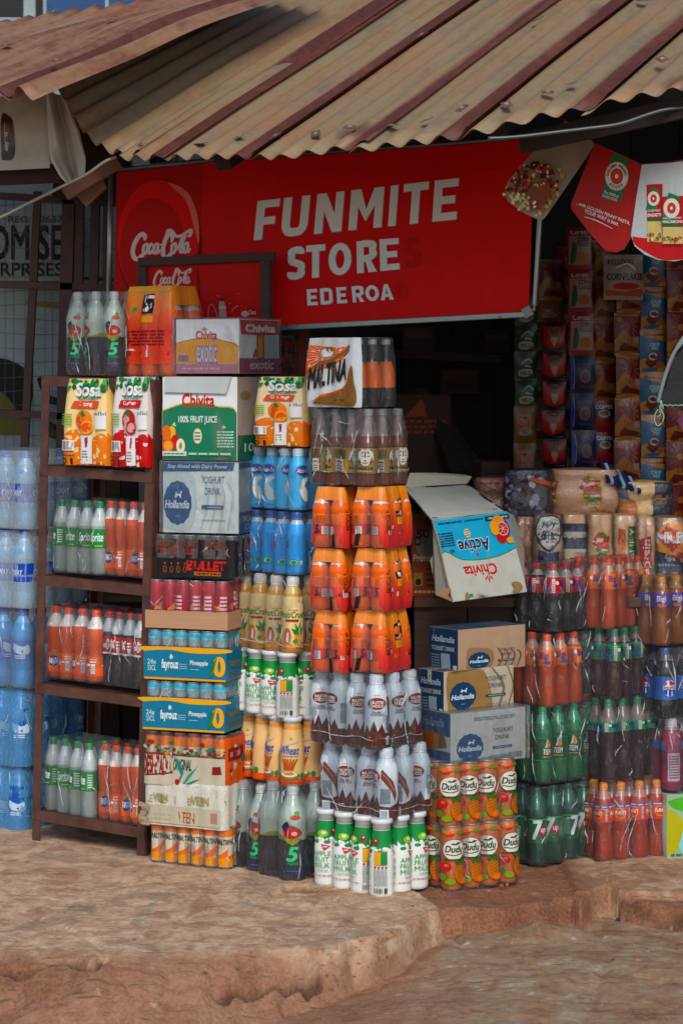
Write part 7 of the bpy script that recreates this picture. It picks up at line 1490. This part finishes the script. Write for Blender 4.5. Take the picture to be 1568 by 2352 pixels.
m = MB(); m.v = []; cfm = sachet_mesh('cereal_bag', 90*7.5/FD, 104*7.5/FD, '#8a7a72', [t('KELLOGG',.1,.78,.75,.9,'#3a3038',.04,.1), t('CORNFLAKES',.08,.44,.98,.58,'#161a2a',.05), r(0,.90,1,.97,'#9a8a84'), e(.55,.30,.34,.08,'#8e2a26'), sp([(.1,.02),(.9,.04),(.95,.24),(.5,.18),(.05,.22)],'#8e4a2c'), s([(.3,.7),(.6,.8),(.8,.66)],.03,'#cfc6c0',4)], .022); obj('bag_body', cfm, cf)

# net sling at right edge with crochet cord, scrap of pink cloth
ns = thing('net_bag', 'black net bag with pale green crocheted edge hanging at the right edge', 'net bag')
m = MB(); Yn = 6.0
edge = smoothpts([(1600,760),(1566,800),(1556,812),(1540,850),(1527,890),(1517,926),(1560,934),(1600,938)], 5)
pn_ = [P(a, b_, Yn) for a, b_ in edge]
m.slab(pn_, Vector((0, -1, 0)), .004, ink('#0e1116', 'cloth')); m.build('net', ns)
for kk, off in enumerate((0, 8)):
    m = MB(); m.tube([P(a, b_, Yn-.012) for a, b_ in smoothpts([(1600,742-off),(1566,786-off),(1548,808),(1532,846+off*.5),(1520,885),(1510,925)], 6)], [.005-.001*kk]*31, ink('#77807c', 'cloth'), 7); m.build('cord', ns)
m = MB(); gc = ink('#86b39c', 'cloth')
for kk in range(5): m.tube([P(1514+kk*1.5+math.sin(j*1.3+kk)*2.0, 920+j*6, Yn-.02) for j in range(4+kk % 3)], .0014, gc, 5)
m.tube([P(1512+math.sin(j)*5, 944+j*3.6, Yn-.02) for j in range(5)], .0016, gc, 5)
m.tube([P(a, b_, Yn-.02) for a, b_ in smoothpts([(1510,940),(1502,955),(1504,972),(1510,978),(1518,972)], 6)], .0016, gc, 5); m.tube([P(a, b_, Yn-.02) for a, b_ in smoothpts([(1516,940),(1523,955),(1520,970)], 6)], .0016, gc, 5)
m.tube([P(1516+j*4, 931+1.2*math.sin(j*2), Yn-.008) for j in range(24)], .0013, gc, 5)
m.build('crochet_fringe', ns)
m = MB(); m.slab([P(1553, 965, 6.1), P(1570, 945, 6.1), P(1610, 940, 6.1), P(1610, 1010, 6.1), P(1568, 990, 6.1)], Vector((0, -1, 0)), .012, ink('#a04a72', 'cloth')); m.build('pink_cloth', label='scrap of pink cloth at the right edge of the photo', category='cloth')

# ================================================================== RIGHT-HAND STACKS
EG = 'soda packs stacked at the right of the shop'
def rp(label, kind, px, ya, yb, Y, psi, nx, ny, dx, rots=None, wrap='clear', seed=1, dxx=None): return bpack('soda_pack', label, kind, px, ya, yb, Y, psi, nx, ny, dx, near='L', group=EG, rots=rots, wrap=wrap, seed=seed)
rp('black cola pack with red caps and labels beside the torn carton', 'bigi_cola', 1268, 1297, 1452, 6.90, -44, 4, 3, .0560, [-.2, .1, .30, .1], seed=101)
rp('pack of orange soda bottles with orange caps under the black cola pack', 'bigi_orange', 1254, 1458, 1626, 6.88, -42, 4, 3, .0565, [-.34, -.02, .12, .32], seed=102)
rp('pack of green lemon soda bottles with sail emblems, third from the top', 'teem', 1244, 1626, 1802, 6.86, -38, 4, 3, .0610, [-.30, .0, .03, .33], seed=103)
rp('pack of dark green soda bottles with large white sevens, standing on the ground', 'seven', 1232, 1812, 1988, 6.82, -38, 4, 3, .0610, [-.30, .05, .2, .38], seed=104)
rp('pack of orange soda bottles, topmost of the second right-hand stack', 'bigi_orange', 1396, 1284, 1446, 6.93, -50, 4, 3, .0510, [-.4, .1, -.02, .28], seed=105)
rp('dark brown soda pack with green and white labels at the right', 'bigi_green', 1408, 1446, 1606, 6.92, -46, 4, 3, .0510, [-.2, .12, -.02, .15], seed=106)
rp('tall dark soda bottles with one narrow green band at the right', 'bigi_apple', 1396, 1608, 1796, 6.90, -34, 4, 3, .0550, [.15, .45, .12, .30], seed=107)
rp('red soda bottles with orange caps standing on the ground', 'planet', 1384, 1802, 1981, 6.86, -22, 4, 3, .0575, [.14, .05, .14, .36], seed=108)
rp('amber soda bottles with yellow caps and purple labels', 'amber', 1518, 1326, 1484, 6.95, -40, 3, 2, .060, [-.04, .26, -.34], seed=109)
rp('pack of black cola bottles with bright blue labels at the right edge', 'pepsi', 1528, 1490, 1655, 6.93, -20, 2, 2, .070, [-.25, .12], seed=110)
rp('pack of pink drink bottles with white caps at the right edge', 'pink', 1540, 1652, 1818, 6.92, -20, 2, 2, .062, [.15, -.1], seed=111)
gk = lambda: [r(-.5,.0,.5,1,'#c9cfc2')]
fillm = [r(0,.0,1,1,'#9fb89c'), sp([(0,.9),(.5,.97),(1,.88),(.7,.72),(.2,.78)],'#5fae4a'), sp([(0,.8),(.4,.6),(.3,.2),(0,.1)],'#b8b43c'), sp([(.3,.2),(.5,.6),(.9,.7),(.8,.2),(.5,.05)],'#9cd2e0'), e(.75,.80,.18,.06,'#d8523c'), t('CWAY',.62,.77,.88,.83,'#efe6d8',.04), sp([(.55,.15),(.5,.5),(.8,.75),(.95,.5),(.9,.2)],'#1c5a3c'), fl(.1,.03,.9,.10,1,'#5a6a5c',2)]
carton('drink_carton', 'white, green and yellow drink pack standing at the right edge', 1530, 1826, 1974, 6.9, -10, x2=1620, D=.10, near='L', c='#c3cdbc', front=fillm, seed=14, bulge=.010, kind='film', cat='drink carton')

# small things on the ground and rack
m = MB(); rr = random.Random(8)
for i in range(7):
    a = P(322+rr.uniform(-6, 10), 1845+i*7, 6.80); b_ = a+Vector((rr.uniform(.005, .03), -.01, rr.uniform(-.012, .012))); m.beam(a, b_, .004, .012, ink('#a98c72', 'board'))
m.build('torn_scrap', label='torn scrap of brown card stuck between the rack post and the cream pack', category='scrap')
m = MB(); m.tube([P(1172, 2078, 6.4), P(1240, 2068, 6.42), P(1310, 2062, 6.45)], .0016, ink('#3f2c22', 'wood'), 5); m.build('twig', label='thin dark stick lying along the broken step in the mud', category='stick')
for i, (x, y, c_, w_) in enumerate(((1152,2046,'#b4543a',.006),(1396,1977,'#c8843c',.006),(1418,2126,'#2a2220',.008),(1164,2044,'#9a6a4a',.005))):
    q = gw(x, y, -.015); m = MB(); bmn = [(-w_, -w_*.5, 0), (w_*.8, -w_*.7, .001), (w_, w_*.6, .0), (-w_*.6, w_*.7, .002)]
    m.add([(a+q[0], b_+q[1], c2-.008+.004) for a, b_, c2 in bmn]+[(a*.7+q[0], b_*.7+q[1], .004-.006+.006) for a, b_, c2 in bmn], [(4,5,6,7),(0,1,5,4),(1,2,6,5),(2,3,7,6),(3,0,4,7)], ink(c_, 'print'))
    m.build('litter', label=('tiny red scrap of litter on the mud', 'tiny orange crumb below the red soda bottles', 'small black chip in the muddy hollow', 'tiny tan scrap of litter beside the red one')[i], category='litter')
# dim stock inside the opening
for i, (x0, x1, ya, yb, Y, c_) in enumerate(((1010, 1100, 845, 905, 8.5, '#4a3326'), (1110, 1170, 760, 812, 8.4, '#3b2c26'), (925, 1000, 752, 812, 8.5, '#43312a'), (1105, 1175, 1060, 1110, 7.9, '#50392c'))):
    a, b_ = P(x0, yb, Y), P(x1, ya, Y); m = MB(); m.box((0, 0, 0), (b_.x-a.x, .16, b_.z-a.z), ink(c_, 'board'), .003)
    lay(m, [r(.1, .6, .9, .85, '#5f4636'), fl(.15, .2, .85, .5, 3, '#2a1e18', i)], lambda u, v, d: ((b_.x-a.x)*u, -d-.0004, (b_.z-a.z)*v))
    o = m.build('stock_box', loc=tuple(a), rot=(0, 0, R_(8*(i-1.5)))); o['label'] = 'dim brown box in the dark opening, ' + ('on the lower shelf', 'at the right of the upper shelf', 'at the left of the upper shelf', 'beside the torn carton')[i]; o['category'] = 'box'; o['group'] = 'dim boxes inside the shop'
